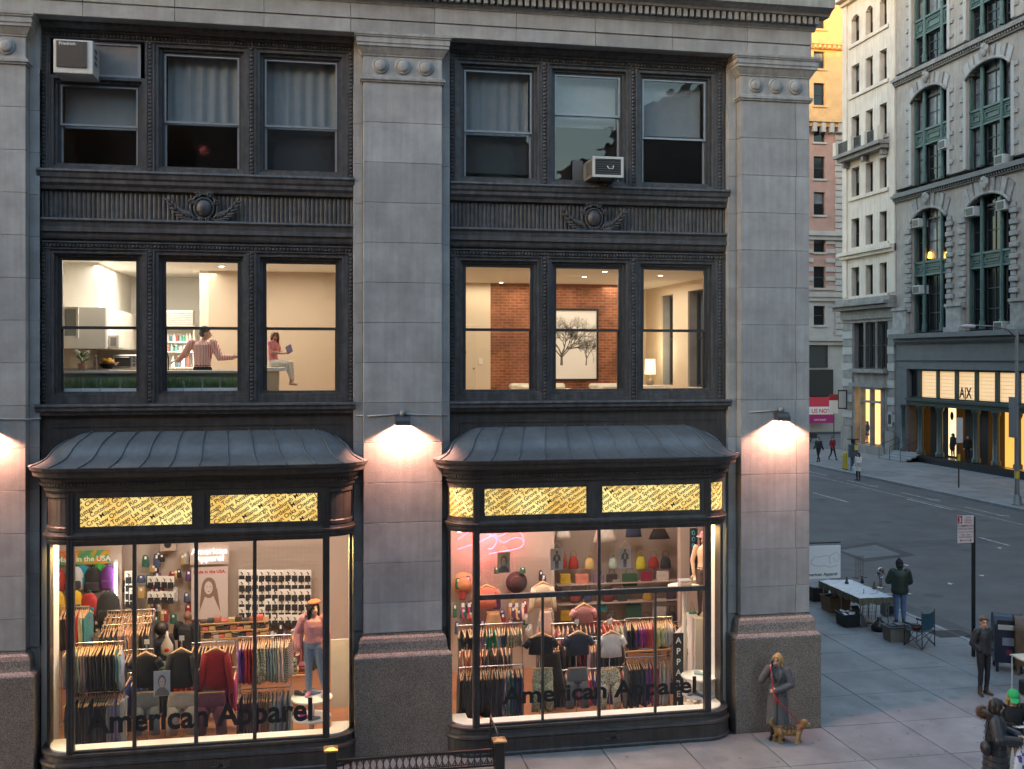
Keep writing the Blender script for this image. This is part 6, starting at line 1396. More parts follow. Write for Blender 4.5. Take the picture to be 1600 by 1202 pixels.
def stand_pole(x,v,zt,label):
    t = B(); t.cyl((x,v + .12,SF),(x,v + .12,zt),.011,n=8); e = tag(put('display_stand',t,M_chrome),label,'display stand'); t = B(); t.lathe((x,v + .12,SF),[(.18,0),(.18,.012),(.02,.02)],16); put('foot',t,M_chrome,e)
    t = B(); t.tube([(x,v + .12,zt - .02),(x,v + .0,zt)],.008,5); put('arm',t,M_chrome,e); t = B(); t.box(x - .045,x + .045,v + .10,v + .104,zt + .005,zt + .095); put('price_card',t,M_white,e)
LY = (.62,.70)
for x,v,yt,yb,col,lab,sl,L in ((228,.72,1020,1060,(.014,.014,.016),'black top on wooden hangers above grey jeans in the left window','short',.62),(283,.70,1014,1060,(.016,.016,.019),'black jacket with white zip above grey sweatpants','long',.70),(337,.72,1013,1070,(.25,.008,.016),'crimson long-sleeved top on a wooden hanger in the left window','long',.74)):
    p = at(x,yt,v); front_top(p.x,v,p.z,.23,L,col,lab,sl); stand_pole(p.x,v,p.z + .12,'chrome display stand holding the ' + lab.split(' in the')[0].split(' above')[0].split(' on')[0])
for x,col,lab,w in ((229,(.14,.16,.17),'faded grey jeans below the black top in the left window',.20),(285,(.30,.27,.25),'grey sweatpants below the black jacket in the left window',.24),(330,(.085,.018,.045),'plum wide trousers below the crimson top in the left window',.24)):
    p = at(x,1081,.66); front_trousers(p.x,.66,p.z,w,.78,col,lab)
for x,v,yt,col,lab,sl,L,w,pat in ((845,.95,990,(.014,.014,.017),'black short-sleeved top above green patterned leggings','short',.40,.27,None),(903,.95,987,(.030,.036,.065),'navy short-sleeved top above grey jeans in the right window','short',.46,.25,None),(955,.90,987,(.70,.67,.68),'white short-sleeved top above leopard leggings','short',.50,.24,None),(912,2.2,944,(.58,.26,.28),'pink crop top hanging behind the navy top','short',.38,.23,None),(848,3.4,910,(.62,.50,.38),'cream sweater hung high on the grid wall','long',.55,.24,None),(760,4.2,915,(.66,.20,.13),'coral top hung on the grid wall between two hats','short',.5,.26,None),(1013,3.9,985,(.05,.02,.03),'dark top at the back of the right shop','short',.5,.24,None),(955,3.6,968,(.30,.03,.06),'crimson top at the back behind the white top','short',.45,.24,None)):
    p = at(x,yt,v); front_top(p.x,v,p.z,w,L,col,lab,sl,pat)
    if v < 1: stand_pole(p.x,v,p.z + .12,'chrome display stand holding the ' + lab.split(' above')[0])
for x,yt,v,col,lab,w,L,pat in ((848,1044,.90,(.06,.075,.05),'green patterned leggings in the right window',.19,.84,'leaf'),(902,1043,.90,(.11,.12,.14),'grey flared jeans in the right window',.20,.80,None),(953,1046,.86,(.10,.08,.06),'leopard spotted leggings in the right window',.19,.78,'spot')):
    p = at(x,yt,v); front_trousers(p.x,v,p.z,w,L,col,lab,pat)
def skirt(x,y,v,w0,w1,L,col,lab,name='skirt'):
    p = at(x,y,v); t = B(); n = 18
    t.loft([[(p.x + (w*(1 + .05*math.sin(5*a + z_*3)))*math.cos(a),v + .06*math.sin(a),p.z - z_) for a in [2*math.pi*k/n for k in range(n)]] for w,z_ in ((w0,0),(w0*1.05,.04),((w0+w1)/2,L*.5),(w1,L))]); e = tag(put(name,t,gmat(col)),lab,'clothing')
    t = B(); t.box(p.x - w0*1.1,p.x + w0*1.1,v - .02,v + .02,p.z + .002,p.z + .03); t.tube([(p.x,v,p.z + .03),(p.x,v,p.z + .10)],.004,4); put('clip_hanger',t,M_wood,e)
skirt(852,955,3.3,.12,.26,.78,(.60,.42,.36),'long dusty pink skirt below the cream sweater'); skirt(771,958,4.1,.14,.22,.4,(.42,.24,.12),'tan skirt on the grid wall above the swimwear'); skirt(1030,826,4.9,.15,.27,.25,(.03,.025,.022),'black flared skirt high on the back wall'); skirt(990,826,4.9,.17,.20,.20,(.03,.04,.08),'navy shorts high on the back wall','shorts'); skirt(945,826,4.9,.2,.3,.32,(.60,.55,.5),'white skirt high on the back wall'); skirt(880,826,4.9,.14,.2,.25,(.66,.6,.54),'ivory skirt high on the back wall at left'); skirt(858,1020,1.6,.2,.36,.95,(.018,.018,.02),'long black dress behind the patterned leggings','dress')
# --- wire grids on the back walls
def grid(x0,x1,z0,z1,v,lab,st_=.10):
    t = B(); x = x0
    while x <= x1: t.box(x - .003,x + .003,v,v + .006,z0,z1); x += st_
    z = z0
    while z <= z1: t.box(x0,x1,v - .007,v - .001,z - .003,z + .003); z += st_
    return tag(put('wire_grid',t,mat('grid_wire',(.35,.32,.28),.4,.4)),lab,'wall grid',kind='stuff')
a0,a1 = at(372,850,5.5),at(500,985,5.5); grid(a0.x,a1.x,a1.z,a0.z,5.5,'wire grid behind the sock packs'); a0,a1 = at(100,880,5.0),at(182,960,5.0); grid(a0.x,a1.x,a1.z,a0.z,5.0,'wire grid behind the backpacks')
a0,a1 = at(705,874,4.4),at(862,985,4.4); grid(a0.x,a1.x,a1.z,a0.z,4.4,'wire grid behind the hats'); a0,a1 = at(866,826,5.3),at(1060,985,5.3); grid(a0.x,a1.x,a1.z,a0.z,5.3,'wire grid behind the handbags')
b = B(); a0 = at(866,900,4.5); b.box(-7.15,a0.x,4.5,4.6,SF,SC); st('neon_wall',b,M_swall)
b = B(); a0 = at(190,900,5.06); b.box(-15.3,a0.x,5.06,5.16,SF,SC); st('backpack_wall',b,M_swall)
# --- sock packs
t = B(); t.cbox(-.075,.075,-.008,.008,-.19,0,.004); sp0 = t.mesh('sock_pack',M_white)
t = B(); t.cbox(-.062,.062,-.02,-.0085,-.27,-.13,.006); t.tube([(-.02,-.012,-.05),(.02,-.012,-.09),(.0,-.012,-.12)],.012,5); sp1 = t.mesh('sock',gmat((.02,.02,.022)))
def socks(xs,ys,v,where):
    for r_,y in enumerate(ys):
        for i,x in enumerate(xs):
            p = at(x,y,v); o = tag(link('sock_pack',sp0,None,(p.x,v - random.random()*.05,p.z),random.uniform(-.15,.15)),'%s sock card from the left, %s row %s' % (ORD[i],ORD[r_],where),'socks','sock packs ' + where); link('sock',sp1,o,world=False)
socks([378 + 10.3*i for i in range(11)],(890,905,920,935,948,960),5.44,'on the grid wall beside the mannequin')
socks([236,246,257,267],(900,924),5.3,'on the wall left of the poster'); socks([201,208],(892,905,918,930),4.9,'by the light tube')
# --- tables of folded clothes in the middle of the floor
FC = ((.02,.02,.024),(.14,.02,.04),(.30,.28,.28),(.05,.07,.12),(.40,.12,.10),(.05,.12,.07)); FN = ('black','wine','grey','navy','coral','green')
for x,v,wh in ((925,3.4,'right shop, left table'),(1000,3.0,'right shop, right table'),(225,3.0,'left shop, left table'),(330,3.3,'left shop, right table'),(440,2.6,'left shop, table by the socks')):
    p = at(x,1000,v); e = tag(empty('folding_display',(p.x,v,SF),world=True),'low table of folded clothes, ' + wh,'table'); b = B(); b.cbox(p.x - .6,p.x + .6,v - .35,v + .35,.82,.86,.008); put('table_top',b,mat('shelf_pine',(.42,.24,.10),.5),e)
    for i in (-1,1):
        for k in (-1,1): b = B(); b.box(p.x + i*.55 - .025,p.x + i*.55 + .025,v + k*.3 - .025,v + k*.3 + .025,SF,.819); put('leg',b,M_chrome,e)
    for i in range(5):
        for k in range(4 + (i*7 + x) % 3): c = (i*2 + k*3 + x) % 6; b = B(); o_ = random.uniform(-.015,.015); b.cbox(p.x - .56 + .225*i + o_,p.x - .36 + .225*i + o_,v - .30,v - .02 + o_,.862 + .045*k,.905 + .045*k,.014); tag(put('folded_shirt',b,gmat(FC[c])),'%s folded shirt, %s of stack %s, %s' % (FN[c],ORD[k],ORD[i],wh),'clothing','folded shirts on the low tables')
# --- backpacks
def backpack(x,y,v,col,col2,lab,s=1.0):
    p = at(x,y,v); e = tag(empty('backpack',(p.x,v,p.z - .22*s),random.uniform(-.15,.15)),lab,'backpack','backpacks on the wall')
    t = B(); n = 14; rr = [(0,.145),(.02,.16),(.15,.165),(.30,.15),(.38,.11),(.42,.06)]
    t.loft([[(w*s*math.cos(a),.09*s*math.sin(a)*(.7 + .3*w/.16),z*s) for a in [2*math.pi*k/n for k in range(n)]] for z,w in rr]); put('bag_body',t,gmat(col),e,world=False)
    t = B(); t.loft([[(w*s*math.cos(a),-.085*s + .035*s*math.sin(a),z*s) for a in [2*math.pi*k/n for k in range(n)]] for z,w in ((.03,.11),(.05,.12),(.15,.12),(.18,.10))]); put('front_pocket',t,gmat(col2),e,world=False)
    t = B(); t.tube([(-.03*s,0,.41*s),(-.02*s,0,.47*s),(.02*s,0,.47*s),(.03*s,0,.41*s)],.010,5); put('handle',t,gmat(col2),e,world=False)
    for sx in (-1,1): t = B(); t.tube([(sx*.08*s,.08*s,.36*s),(sx*.12*s,.12*s,.2*s),(sx*.10*s,.08*s,.03*s)],.014,5); put('strap',t,gmat(col2),e,world=False)
for a in ((89,905,4.9,(.35,.03,.02),(.3,.03,.02),'red backpack behind the rounded left end of the glass',1.1),(117,903,4.9,(.40,.42,.45),(.03,.03,.035),'silver backpack at the left of the top row',1.2),(146,905,4.9,(.022,.022,.024),(.03,.03,.03),'black backpack in the top row',1.25),(170,902,4.85,(.13,.03,.22),(.12,.03,.2),'purple backpack at the right of the top row',1.2),(128,898,4.98,(.01,.22,.32),(.01,.2,.3),'bright blue backpack behind the silver one',1.1),(155,897,4.98,(.04,.32,.05),(.04,.3,.05),'green backpack peeping out behind the black one',1.1),(116,940,4.6,(.62,.38,.02),(.03,.04,.10),'yellow and navy backpack in the second row',1.15),(139,944,4.6,(.40,.03,.025),(.02,.2,.25),'red and teal backpack in the second row',1.15),(169,947,4.2,(.030,.032,.03),(.025,.025,.025),'big black backpack in the second row',1.5),(88,940,4.5,(.55,.33,.02),(.4,.2,.02),'yellow backpack behind the rounded left end of the glass',1.1)): backpack(*a)
# tie-dye board, light tube, speaker, white script sign, posters
a0,a1 = at(86,862,4.95),at(171,881,4.95); b = B(); b.cbox(a0.x,a1.x,4.95,4.98,a1.z,a0.z,.004); tm = mat('tie_dye',(.6,.2,.1),.7)
N = tm.node_tree.nodes; L = tm.node_tree.links; g = N.new('ShaderNodeNewGeometry'); no = N.new('ShaderNodeTexNoise'); no.inputs['Scale'].default_value = 2.4; no.inputs['Distortion'].default_value = 1.5; L.new(g.outputs['Position'],no.inputs['Vector']); rp = N.new('ShaderNodeValToRGB'); cr = rp.color_ramp
cr.elements[0].position = .25; cr.elements[0].color = (.10,.03,.2,1); cr.elements[1].position = .75; cr.elements[1].color = (.02,.22,.30,1)
for q,c in ((.38,(.6,.05,.08,1)),(.48,(.65,.28,.03,1)),(.58,(.10,.35,.08,1))): el = cr.elements.new(q); el.color = c
L.new(no.outputs[0],rp.inputs[0]); L.new(rp.outputs[0],N['Principled BSDF'].inputs['Base Color'])
bd = tag(put('sign_board',b,tm),'tie-dye board lettered Made in the USA above the backpacks','sign'); sign_text('lettering','Made in the USA',((a0.x + a1.x)/2 + .03,4.945,a1.z + .07),.16,M_white,bd,.02)
a0,a1 = at(181,879,4.7),at(186,945,4.7); b = B(); b.cyl((a0.x,4.7,a1.z),(a0.x,4.7,a0.z),.03,n=10); lt = tag(put('light_tube',b,emis('fluorescent',(1,.93,.8),4)),'upright glowing fluorescent tube right of the backpacks','light'); b = B(); b.cyl((a0.x,4.7,a0.z + .001),(a0.x,4.7,a0.z + .05),.035,n=10); put('socket',b,M_white,lt)
a0 = at(263,850,5.4); b = B(); b.cbox(a0.x - .17,a0.x + .17,5.3,5.58,a0.z - .15,a0.z + .25,.01); sp_ = tag(put('loudspeaker',b,M_swall),'boxy cream loudspeaker high on the shop wall','loudspeaker'); b = B(); b.lathe((0,0,0),[(.08,0),(.08,.01)],14); b.v = [(x + a0.x,5.295 - z*.3,y + a0.z) for x,y,z in b.v]; put('cone',b,M_black,sp_)
M_neonw = emis('white_neon',(1,.93,.9),.7)
for k,(txt,y) in enumerate((('American',866),('Apparel',877))):
    p = at(327,y,5.2); vs,fs = text_b(txt,.20,.002,.006,'CENTER'); b = B(); b.add([(p.x + v.x,5.2 - v.z,p.z + v.y) for v in vs],fs)
    if k == 0: ns = tag(put('neon_sign',b,M_neonw),'white glowing neon lettering above the poster','sign')
    else: put('second_line',b,M_neonw,ns)
b = B(); b.box(p.x - .42,p.x + .42,5.24,5.26,p.z - .08,p.z + .40); put('backing',b,M_swall,ns)
def poster(x0,y0,x1,y1,v,lab,kind,mt=(.62,.58,.58),hang=False):
    a0,a1 = at(x0,y0,v),at(x1,y1,v); w,h = a1.x - a0.x,a0.z - a1.z; b = B(); b.box(a0.x,a1.x,v,v + .006,a1.z,a0.z); e = tag(put('poster',b,mat('poster_paper_%.2f' % mt[0],mt,.5)),lab,'poster')
    cx = (a0.x + a1.x)/2; f = v - .003; M_g = mat('print_grey',(.16,.15,.15),.6); M_l = mat('print_skin',(.52,.44,.42),.6); M_h = mat('print_hair',(.20,.13,.10),.6)
    def blob(px,pz,rx,rz,m,nm,d): t = B(); n = 18; t.add([(a0.x + w*px + rx*w*math.cos(2*math.pi*k/n),f - d,a1.z + h*pz + rz*h*math.sin(2*math.pi*k/n)) for k in range(n)],[tuple(range(n))]); put(nm,t,m,e)
    def poly(pts,m,nm,d): t = B(); t.add([(a0.x + w*x,f - d,a1.z + h*z) for x,z in pts],[tuple(range(len(pts)))]); put(nm,t,m,e)
    if kind == 'woman':
        poly([(.18,.0),(.2,.3),(.32,.42),(.66,.42),(.82,.3),(.88,0)],M_l,'shoulder_print',.0); blob(.48,.60,.20,.20,M_h,'hair_print',.001); poly([(.27,.6),(.22,.15),(.38,.45)],M_h,'hair_print',.0015); poly([(.70,.6),(.8,.12),(.6,.45)],M_h,'hair_print',.0015); blob(.47,.60,.115,.125,M_l,'face_print',.002); blob(.43,.62,.02,.008,M_g,'eye_print',.003); blob(.52,.62,.02,.008,M_g,'eye_print',.003); blob(.475,.53,.03,.009,M_g,'mouth_print',.003)
        sign_text('lettering','Made in the USA.',(cx,f - .001,a0.z - .14),w * .125,mat('red_print',(.5,.01,.02),.5),e,.03)
    elif kind == 'face':
        poly([(.06,.02),(.1,.18),(.35,.34),(.65,.34),(.9,.18),(.94,.02)],M_g,'body_print',0); blob(.5,.58,.24,.26,M_h,'hair_print',.001); blob(.5,.54,.17,.20,M_l,'face_print',.002)
        for s in (.43,.57): blob(s,.57,.03,.015,M_black,'eye_print',.003)
        blob(.5,.44,.06,.014,M_g,'mouth_print',.003)
    else:
        poly([(.38,.05),(.36,.45),(.2,.4),(.22,.62),(.4,.74),(.6,.74),(.78,.62),(.8,.4),(.64,.45),(.62,.05),(.52,.05),(.5,.35),(.48,.05)],M_g,'figure_print',0); blob(.5,.83,.09,.07,M_h,'head_print',.001); blob(.5,.56,.1,.13,M_l,'shirt_print',.0015)
    if hang: t = B(); t.tube([(a0.x + w*.1,v,a0.z),(cx,v,a0.z + .12),(a1.x - w*.1,v,a0.z)],.003,4); put('cord',t,M_white,e)
poster(299,887,356,966,5.3,'tall poster of a long-haired woman lettered Made in the USA','woman',(.50,.43,.42)); poster(240,1049,266,1087,.25,'black and white face poster standing behind the left shop glass','face',(.42,.43,.46)); poster(777,863,797,895,.4,'portrait poster hanging under the pink neon','face',(.50,.45,.48),True); poster(860,858,880,890,.4,'figure poster hanging left of the centre glazing bar','figure',(.62,.56,.58),True); poster(967,855,986,888,.4,'figure poster hanging among the handbags','figure',(.66,.58,.6),True)
# --- handbags on the back wall
def tote(x,y,v,w,h,col,lab,drop=.0,tilt=0,kind='box'):
    p = at(x,y,v); e = tag(empty('handbag',(p.x,v,p.z - h),tilt),lab,'handbag','handbags on the back wall'); t = B()
    if kind == 'box': t.cbox(-w/2,w/2,-.05,.05,0,h,.012); put('bag_body',t,gmat(col),e,world=False); t = B(); t.add([(-w/2+.01,-.056,h),(w/2-.01,-.056,h),(w/2-.04,-.058,h*.55),(-w/2+.04,-.058,h*.55)],[(0,1,2,3)]); t.cbox(-w/2+.008,w/2-.008,-.062,-.0505,h*.62,h-.006,.004); put('flap',t,gmat(col),e,world=False)
    else: n = 14; t.loft([[(q*w/2*math.cos(a),.08*q*math.sin(a),z*h) for a in [2*math.pi*k/n for k in range(n)]] for z,q in ((0,.85),(.05,1),(.5,.98),(.8,.75),(1,.5))]); put('bag_body',t,gmat(col),e,world=False)
    t = B(); t.tube([(-w*.32,0,h*.98),(-w*.2,0,h + .12),(w*.2,0,h + .12),(w*.32,0,h*.98)],.007,5); put('strap',t,gmat(col),e,world=False)
BG = 5.2
for a in ((879,870,.22,.26,(.33,.03,.02),'red drawstring bag in the top row at left','sack'),(896,869,.25,.30,(.30,.03,.02),'dark red drawstring bag second in the top row','sack'),(921,872,.24,.26,(.60,.42,.16),'cream drawstring bag in the top row','sack'),(958,872,.22,.25,(.35,.45,.42),'pale blue drawstring bag beside the figure poster','sack'),(1001,870,.24,.30,(.50,.46,.03),'lime yellow drawstring bag in the top row','sack'),(1021,870,.28,.28,(.28,.03,.03),'brick red round bag in the top row','sack'),(1040,869,.28,.30,(.03,.03,.035),'black round bag ending the top row','sack'),
          (883,897,.26,.24,(.52,.34,.03),'mustard yellow clutch in the second row','box'),(909,897,.32,.26,(.62,.22,.16),'coral clutch in the second row','box'),(935,897,.26,.25,(.20,.14,.22),'purple clutch behind the centre glazing bar','box'),(956,897,.26,.24,(.045,.03,.03),'dark brown clutch in the second row','box'),(984,896,.36,.30,(.03,.09,.045),'green clutch with yellow lining in the second row','box'),(1010,893,.28,.26,(.24,.02,.05),'maroon clutch in the second row','box'),(1035,892,.30,.28,(.58,.52,.5),'white clutch ending the second row','box'),
          (884,953,.28,.26,(.48,.30,.02),'mustard yellow bag in the lowest row','box'),(990,944,.38,.34,(.02,.07,.04),'dark green bag in the lowest row','box'),(1030,947,.32,.30,(.42,.38,.38),'grey bag in the lowest row','box'),(940,944,.22,.18,(.02,.25,.28),'turquoise purse behind the centre glazing bar','box'),(963,905,.24,.30,(.25,.22,.22),'patterned grey bag in the middle row','box')): tote(a[0],a[1],BG,a[2],a[3],a[4],a[5],kind=a[6])
for y,v in ((888,5.28),(918,5.28)):
    z = at(960,y,5.2).z; b = B(); b.box(at(870,y,5.2).x,at(1062,y,5.2).x,5.05,5.3,z - .35,z - .335); tag(put('wall_shelf',b,M_swall),'pale shelf below the %s row of handbags' % ('top' if y < 900 else 'second'),'shelf')
for i_,(x,y,w_,h_,c_,n_) in enumerate(((872,922,.2,.22,(.05,.04,.04),'black'),(898,925,.26,.24,(.22,.05,.04),'brown'),(918,922,.2,.26,(.05,.05,.12),'blue'),(950,925,.28,.22,(.12,.02,.03),'wine'),(972,922,.24,.26,(.04,.04,.045),'charcoal'),(1012,925,.26,.24,(.3,.18,.03),'ochre'),(1048,922,.24,.28,(.06,.03,.05),'plum'),(905,955,.3,.26,(.03,.03,.03),'jet black'),(925,960,.26,.3,(.2,.03,.05),'cherry'),(955,960,.3,.26,(.05,.05,.06),'slate'),(1010,965,.3,.3,(.04,.02,.03),'mulberry'),(1050,955,.26,.3,(.02,.02,.024),'ebony'))): tote(x,y,BG,w_,h_,c_,'%s bag in the lower rows of the handbag wall' % n_,kind=('box','sack')[i_ % 2])
rg = random.Random(21); PC = ((.02,.02,.024),(.30,.03,.03),(.05,.07,.15),(.45,.30,.10),(.10,.04,.12),(.40,.38,.36),(.03,.12,.08)); PN = ('black','red','navy','mustard','purple','grey','green')
for wh,x0,x1,y0,y1,v,n in (('left of the poster',196,296,885,965,5.35,34),('under the socks',375,490,972,1000,5.3,26),('among the hats',708,862,884,985,4.3,40),('below the backpacks',100,180,955,990,4.7,22),('under the speaker',215,292,855,890,5.4,8)):
    cnt = {}
    for i in range(n):
        c = rg.randrange(7); p = at(rg.uniform(x0,x1),rg.uniform(y0,y1),v); w_,h_ = rg.uniform(.05,.10),rg.uniform(.14,.34); t = B(); m_ = 10
        t.loft([[(p.x + w_*q*math.cos(a),v + .03*q*math.sin(a),p.z - h_*z) for a in [2*math.pi*k/m_ for k in range(m_)]] for z,q in ((1,.8),(.9,1),(.4,.9),(.08,.75),(0,.25))]); k = cnt.get(c,0); cnt[c] = k + 1
        e = tag(put('wall_accessory',t,gmat(PC[c])),'%s %s accessory hanging on the wall %s' % (ORD[k],PN[c],wh),'accessory','accessories hung on the shop walls'); t = B(); t.box(p.x - .022,p.x + .022,v - .034,v - .030,p.z - h_*.35,p.z - h_*.12); put('price_tag',t,M_white,e)
# hats and socks near the neon
def hat(x,y,v,r,col,lab):
    p = at(x,y,v); t = B(); t.lathe((0,0,0),[(r,0),(r*1.0,.006),(r*.62,.02),(r*.60,.07),(r*.5,.11),(.01,.12)],20); t.v = [(p.x + a,v - c,p.z + b_) for a,b_,c in t.v]; e = tag(put('hat',t,gmat(col)),lab,'hat')
    t = B(); t.lathe((0,0,0),[(r*.635,.021),(r*.63,.045)],20); t.v = [(p.x + a,v - c,p.z + b_) for a,b_,c in t.v]; put('hat_band',t,gmat((.05,.03,.03)),e)
hat(724,912,4.35,.26,(.50,.22,.10),'tan brimmed hat behind the rounded end of the right shop glass'); hat(807,910,4.35,.25,(.05,.022,.024),'dark round hat on the grid wall under the portrait poster'); hat(775,932,4.32,.13,(.66,.18,.10),'small orange hat on the grid wall under the coral top')
for x,c,w in ((723,(.33,.03,.12),'purple'),(733,(.5,.02,.03),'red'),(797,(.40,.18,.07),'brown'),(807,(.55,.38,.12),'yellow'),(817,(.62,.45,.42),'pink')):
    p = at(x,948,4.3); t = B(); t.tube([(p.x,4.3,p.z),(p.x,4.3,p.z - .2),(p.x + .01,4.29,p.z - .26),(p.x + .05,4.28,p.z - .30)],.035,7); e = tag(put('hanging_sock',t,gmat(c)),'%s knee sock hanging on the grid wall' % w,'sock','single socks on the grid wall'); t = B(); t.box(p.x - .035,p.x + .035,4.26,4.264,p.z,p.z + .09); put('header_card',t,M_white,e)
# pink neon scribble
M_neon = emis('pink_neon',(1,.14,.21),.85)
def neon(pts,nm,par=None):
    q = [at(x,y,4.2) for x,y in pts]; sm = []
    for i in range(len(q)-1):
        a,b_,c,d = q[max(i-1,0)],q[i],q[i+1],q[min(i+2,len(q)-1)]
        for k in range(5): t = k/5; sm.append(.5*((2*b_) + (c - a)*t + (2*a - 5*b_ + 4*c - d)*t*t + (3*b_ - a - 3*c + d)*t**3))
    t = B(); t.tube(sm + [q[-1]],.017,6); return put(nm,t,M_neon,par)
nn = tag(neon([(714,844),(730,833),(748,822),(765,826),(778,842),(788,848),(800,842),(812,841),(818,849),(810,857),(780,863),(764,866)],'neon_sign'),'pink neon scribble in the left of the right shop window','sign')
pk = bpy.data.lights.new('neon_glow','POINT'); pk.energy = 34 * LW; pk.color = (1,.10,.14); pk.shadow_soft_size = .3; pko = bpy.data.objects.new('neon_glow',pk); COL.objects.link(pko); pko.location = at(760,848,4.1); pko.parent = nn
neon([(714,859),(735,852),(752,846),(768,838),(776,845),(770,857),(762,858)],'neon_loop',nn); neon([(755,830),(772,838),(786,836),(800,826),(806,826),(817,838),(818,849)],'neon_loop',nn)
# belts, folded goods and wooden shelves behind the crimson top
for k,y in enumerate((969,981,993)):
    z = at(370,y,4.2).z; b = B(); b.cbox(at(312,y,4.2).x,at(420,y,4.2).x,4.0,4.4,z - .03,z,.006); tag(put('wooden_shelf',b,mat('shelf_pine',(.42,.24,.10),.5,var=.2,vscale=4,stretch=(1,6,6))),'%s pine shelf of accessories behind the crimson top' % ('top','middle','bottom')[k],'shelf')
    for i in range(9):
        x = 318 + 11*i + 3*k; p = at(x,y,4.1); c = [(.05,.03,.02),(.5,.12,.08),(.03,.03,.035),(.4,.28,.12),(.30,.10,.05)][(i*2+k) % 5]; w_ = ['brown','coral','black','tan','rust'][(i*2+k) % 5]; t = B(); t.cbox(p.x - .07,p.x + .07,4.02,4.2,z + .001,z + .05 + .03*((i+k) % 3),.012); e = tag(put('folded_accessory',t,gmat(c)),'%s folded accessory, %s on the %s pine shelf' % (w_,ORD[i],('top','middle','bottom')[k]),'accessory','goods on the pine shelves')
# round tables
def round_table(cx,v,zt,r,lab,tiers):
    e = tag(empty('display_table',(cx,v,SF),world=True),lab,'table'); t = B(); t.lathe((cx,v,zt),[(r*.98,-.04),(r,-.03),(r,-.005),(r*.99,0)],28); put('table_top',t,M_white,e)
    if tiers: t = B(); t.lathe((cx,v,zt - .36),[(r*.95,-.03),(r*.95,0)],28); put('lower_shelf',t,M_white,e)
    t = B(); t.cyl((cx,v,SF),(cx,v,zt - .041),.05,n=12); t.lathe((cx,v,SF),[(r*.6,0),(r*.6,.02),(.06,.04)],20); put('pedestal',t,M_white,e); return e
p = at(483,1091,.55); T1_ = (p.x + .05,.62,p.z); round_table(T1_[0],.62,T1_[2],.38,'round white table under the mannequin in beret',True)
p = at(1093,1055,.55); T2_ = (p.x,.55,p.z); round_table(T2_[0],.55,T2_[2],.36,'round two-tier white table with shoes in the right shop window',True)
def shoe(x,y,z,rz,col,lab,heel=False):
    e = tag(empty('shoe',(x,y,z + .001),rz),lab,'shoe','shoes on the display tables'); t = B(); t.loft([[(w*math.cos(a),yy,max(0.0,h*(.5 + .5*math.sin(a)))) for a in [2*math.pi*k/10 for k in range(10)]] for yy,w,h in ((-.12,.02,.03),(-.09,.04,.045),(-.02,.042,.06),(.04,.035,.09),(.10,.034,.10),(.125,.02,.09))]); put('upper',t,gmat(col),e,world=False)
    t = B(); t.cbox(-.036,.036,-.11,.12,-.0,.014,.004) if not heel else t.cyl((0,.1,0),(0,.1,.06),.012,n=6); put('sole',t,gmat((.3,.28,.26)),e,world=False)
for i,(dx,dy,c,w) in enumerate(((-.2,.1,(.03,.03,.035),'black'),(.08,.16,(.4,.4,.42),'grey'),(.2,-.02,(.5,.48,.5),'white'),(-.05,.24,(.1,.1,.12),'charcoal'))): shoe(T1_[0] + dx,T1_[1] + dy,T1_[2],1.2 + i,c,'%s shoe on the table at the mannequin\'s feet' % w)
for i,(dx,dy,c,w) in enumerate(((-.1,-.1,(.4,.03,.25),'magenta'),(.05,-.2,(.3,.3,.32),'grey'))): shoe(T1_[0] + dx,T1_[1] + dy,T1_[2] - .36,1.2 + i,c,'%s shoe on the lower tier under the mannequin' % w)
for i,(dx,dy,c,w) in enumerate(((-.08,-.14,(.05,.05,.06),'black'),(.04,-.16,(.42,.44,.46),'silver'),(-.2,-.05,(.5,.35,.35),'rose'))): shoe(T2_[0] + dx,T2_[1] + dy,T2_[2] - .36,.4 + i,c,'%s shoe on the lower tier of the table in the right window' % w)
shoe(T2_[0] + .02,T2_[1],T2_[2],1.0,(.35,.48,.45),'pale aqua high-heeled shoe on top of the round white table',True)
p = at(1105,914,1.5); round_table(p.x - .50,1.5,p.z,.34,'round white platform under the upper mannequin',False); T3_ = (p.x,1.5,p.z)
for k in range(3): t = B(); q = at(1075,911,1.45); t.cbox(q.x - .20,q.x + .06,1.35,1.55,p.z + .001 + k*.05,p.z + .048 + k*.05,.015); tag(put('folded_sweater',t,gmat([(.30,.28,.33),(.38,.30,.33),(.28,.30,.36)][k])),'folded %s sweater on the white platform' % ('grey','rose','blue-grey')[k],'clothing')
# black vertical banner, white post, string of beads on blue strip
a0,a1 = at(1052,990,.9),at(1068,1118,.9); b = B(); b.box(a0.x,a1.x,.9,.915,a1.z,a0.z); e = tag(put('vertical_banner',b,M_black),'narrow black banner with white letters left of the round table','banner')
for k,c in enumerate('APPAREL'): sign_text('letter',c,((a0.x + a1.x)/2,.896,a0.z - .20 - k*.215),.17,M_white,e,.02,xdir=(0,0,-1) if False else (1,0,0))
a0,a1 = at(1061,826,3.6),at(1076,930,3.6); b = B(); b.box(a0.x,a1.x,3.5,3.7,SF,SC - .001); st('white_column',b,M_swall)
a0,a1 = at(1078,826,2.4),at(1090,900,2.4); b = B(); b.box(a0.x,a1.x,2.4,2.42,a1.z,a0.z); e = tag(put('beaded_strip',b,mat('dark_strip',(.03,.035,.05),.5)),'dark strip with blue rings beside the upper mannequin','decoration')
for k in range(7): t = B(); c = at(1084,833 + 10*k,2.38); t.tube([(c.x + .03*math.cos(q),2.39,c.z + .045*math.sin(q)) for q in [2*math.pi*i/10 for i in range(10)]],.010,5,True); put('ring',t,mat('blue_ring',(.05,.35,.5),.4),e)
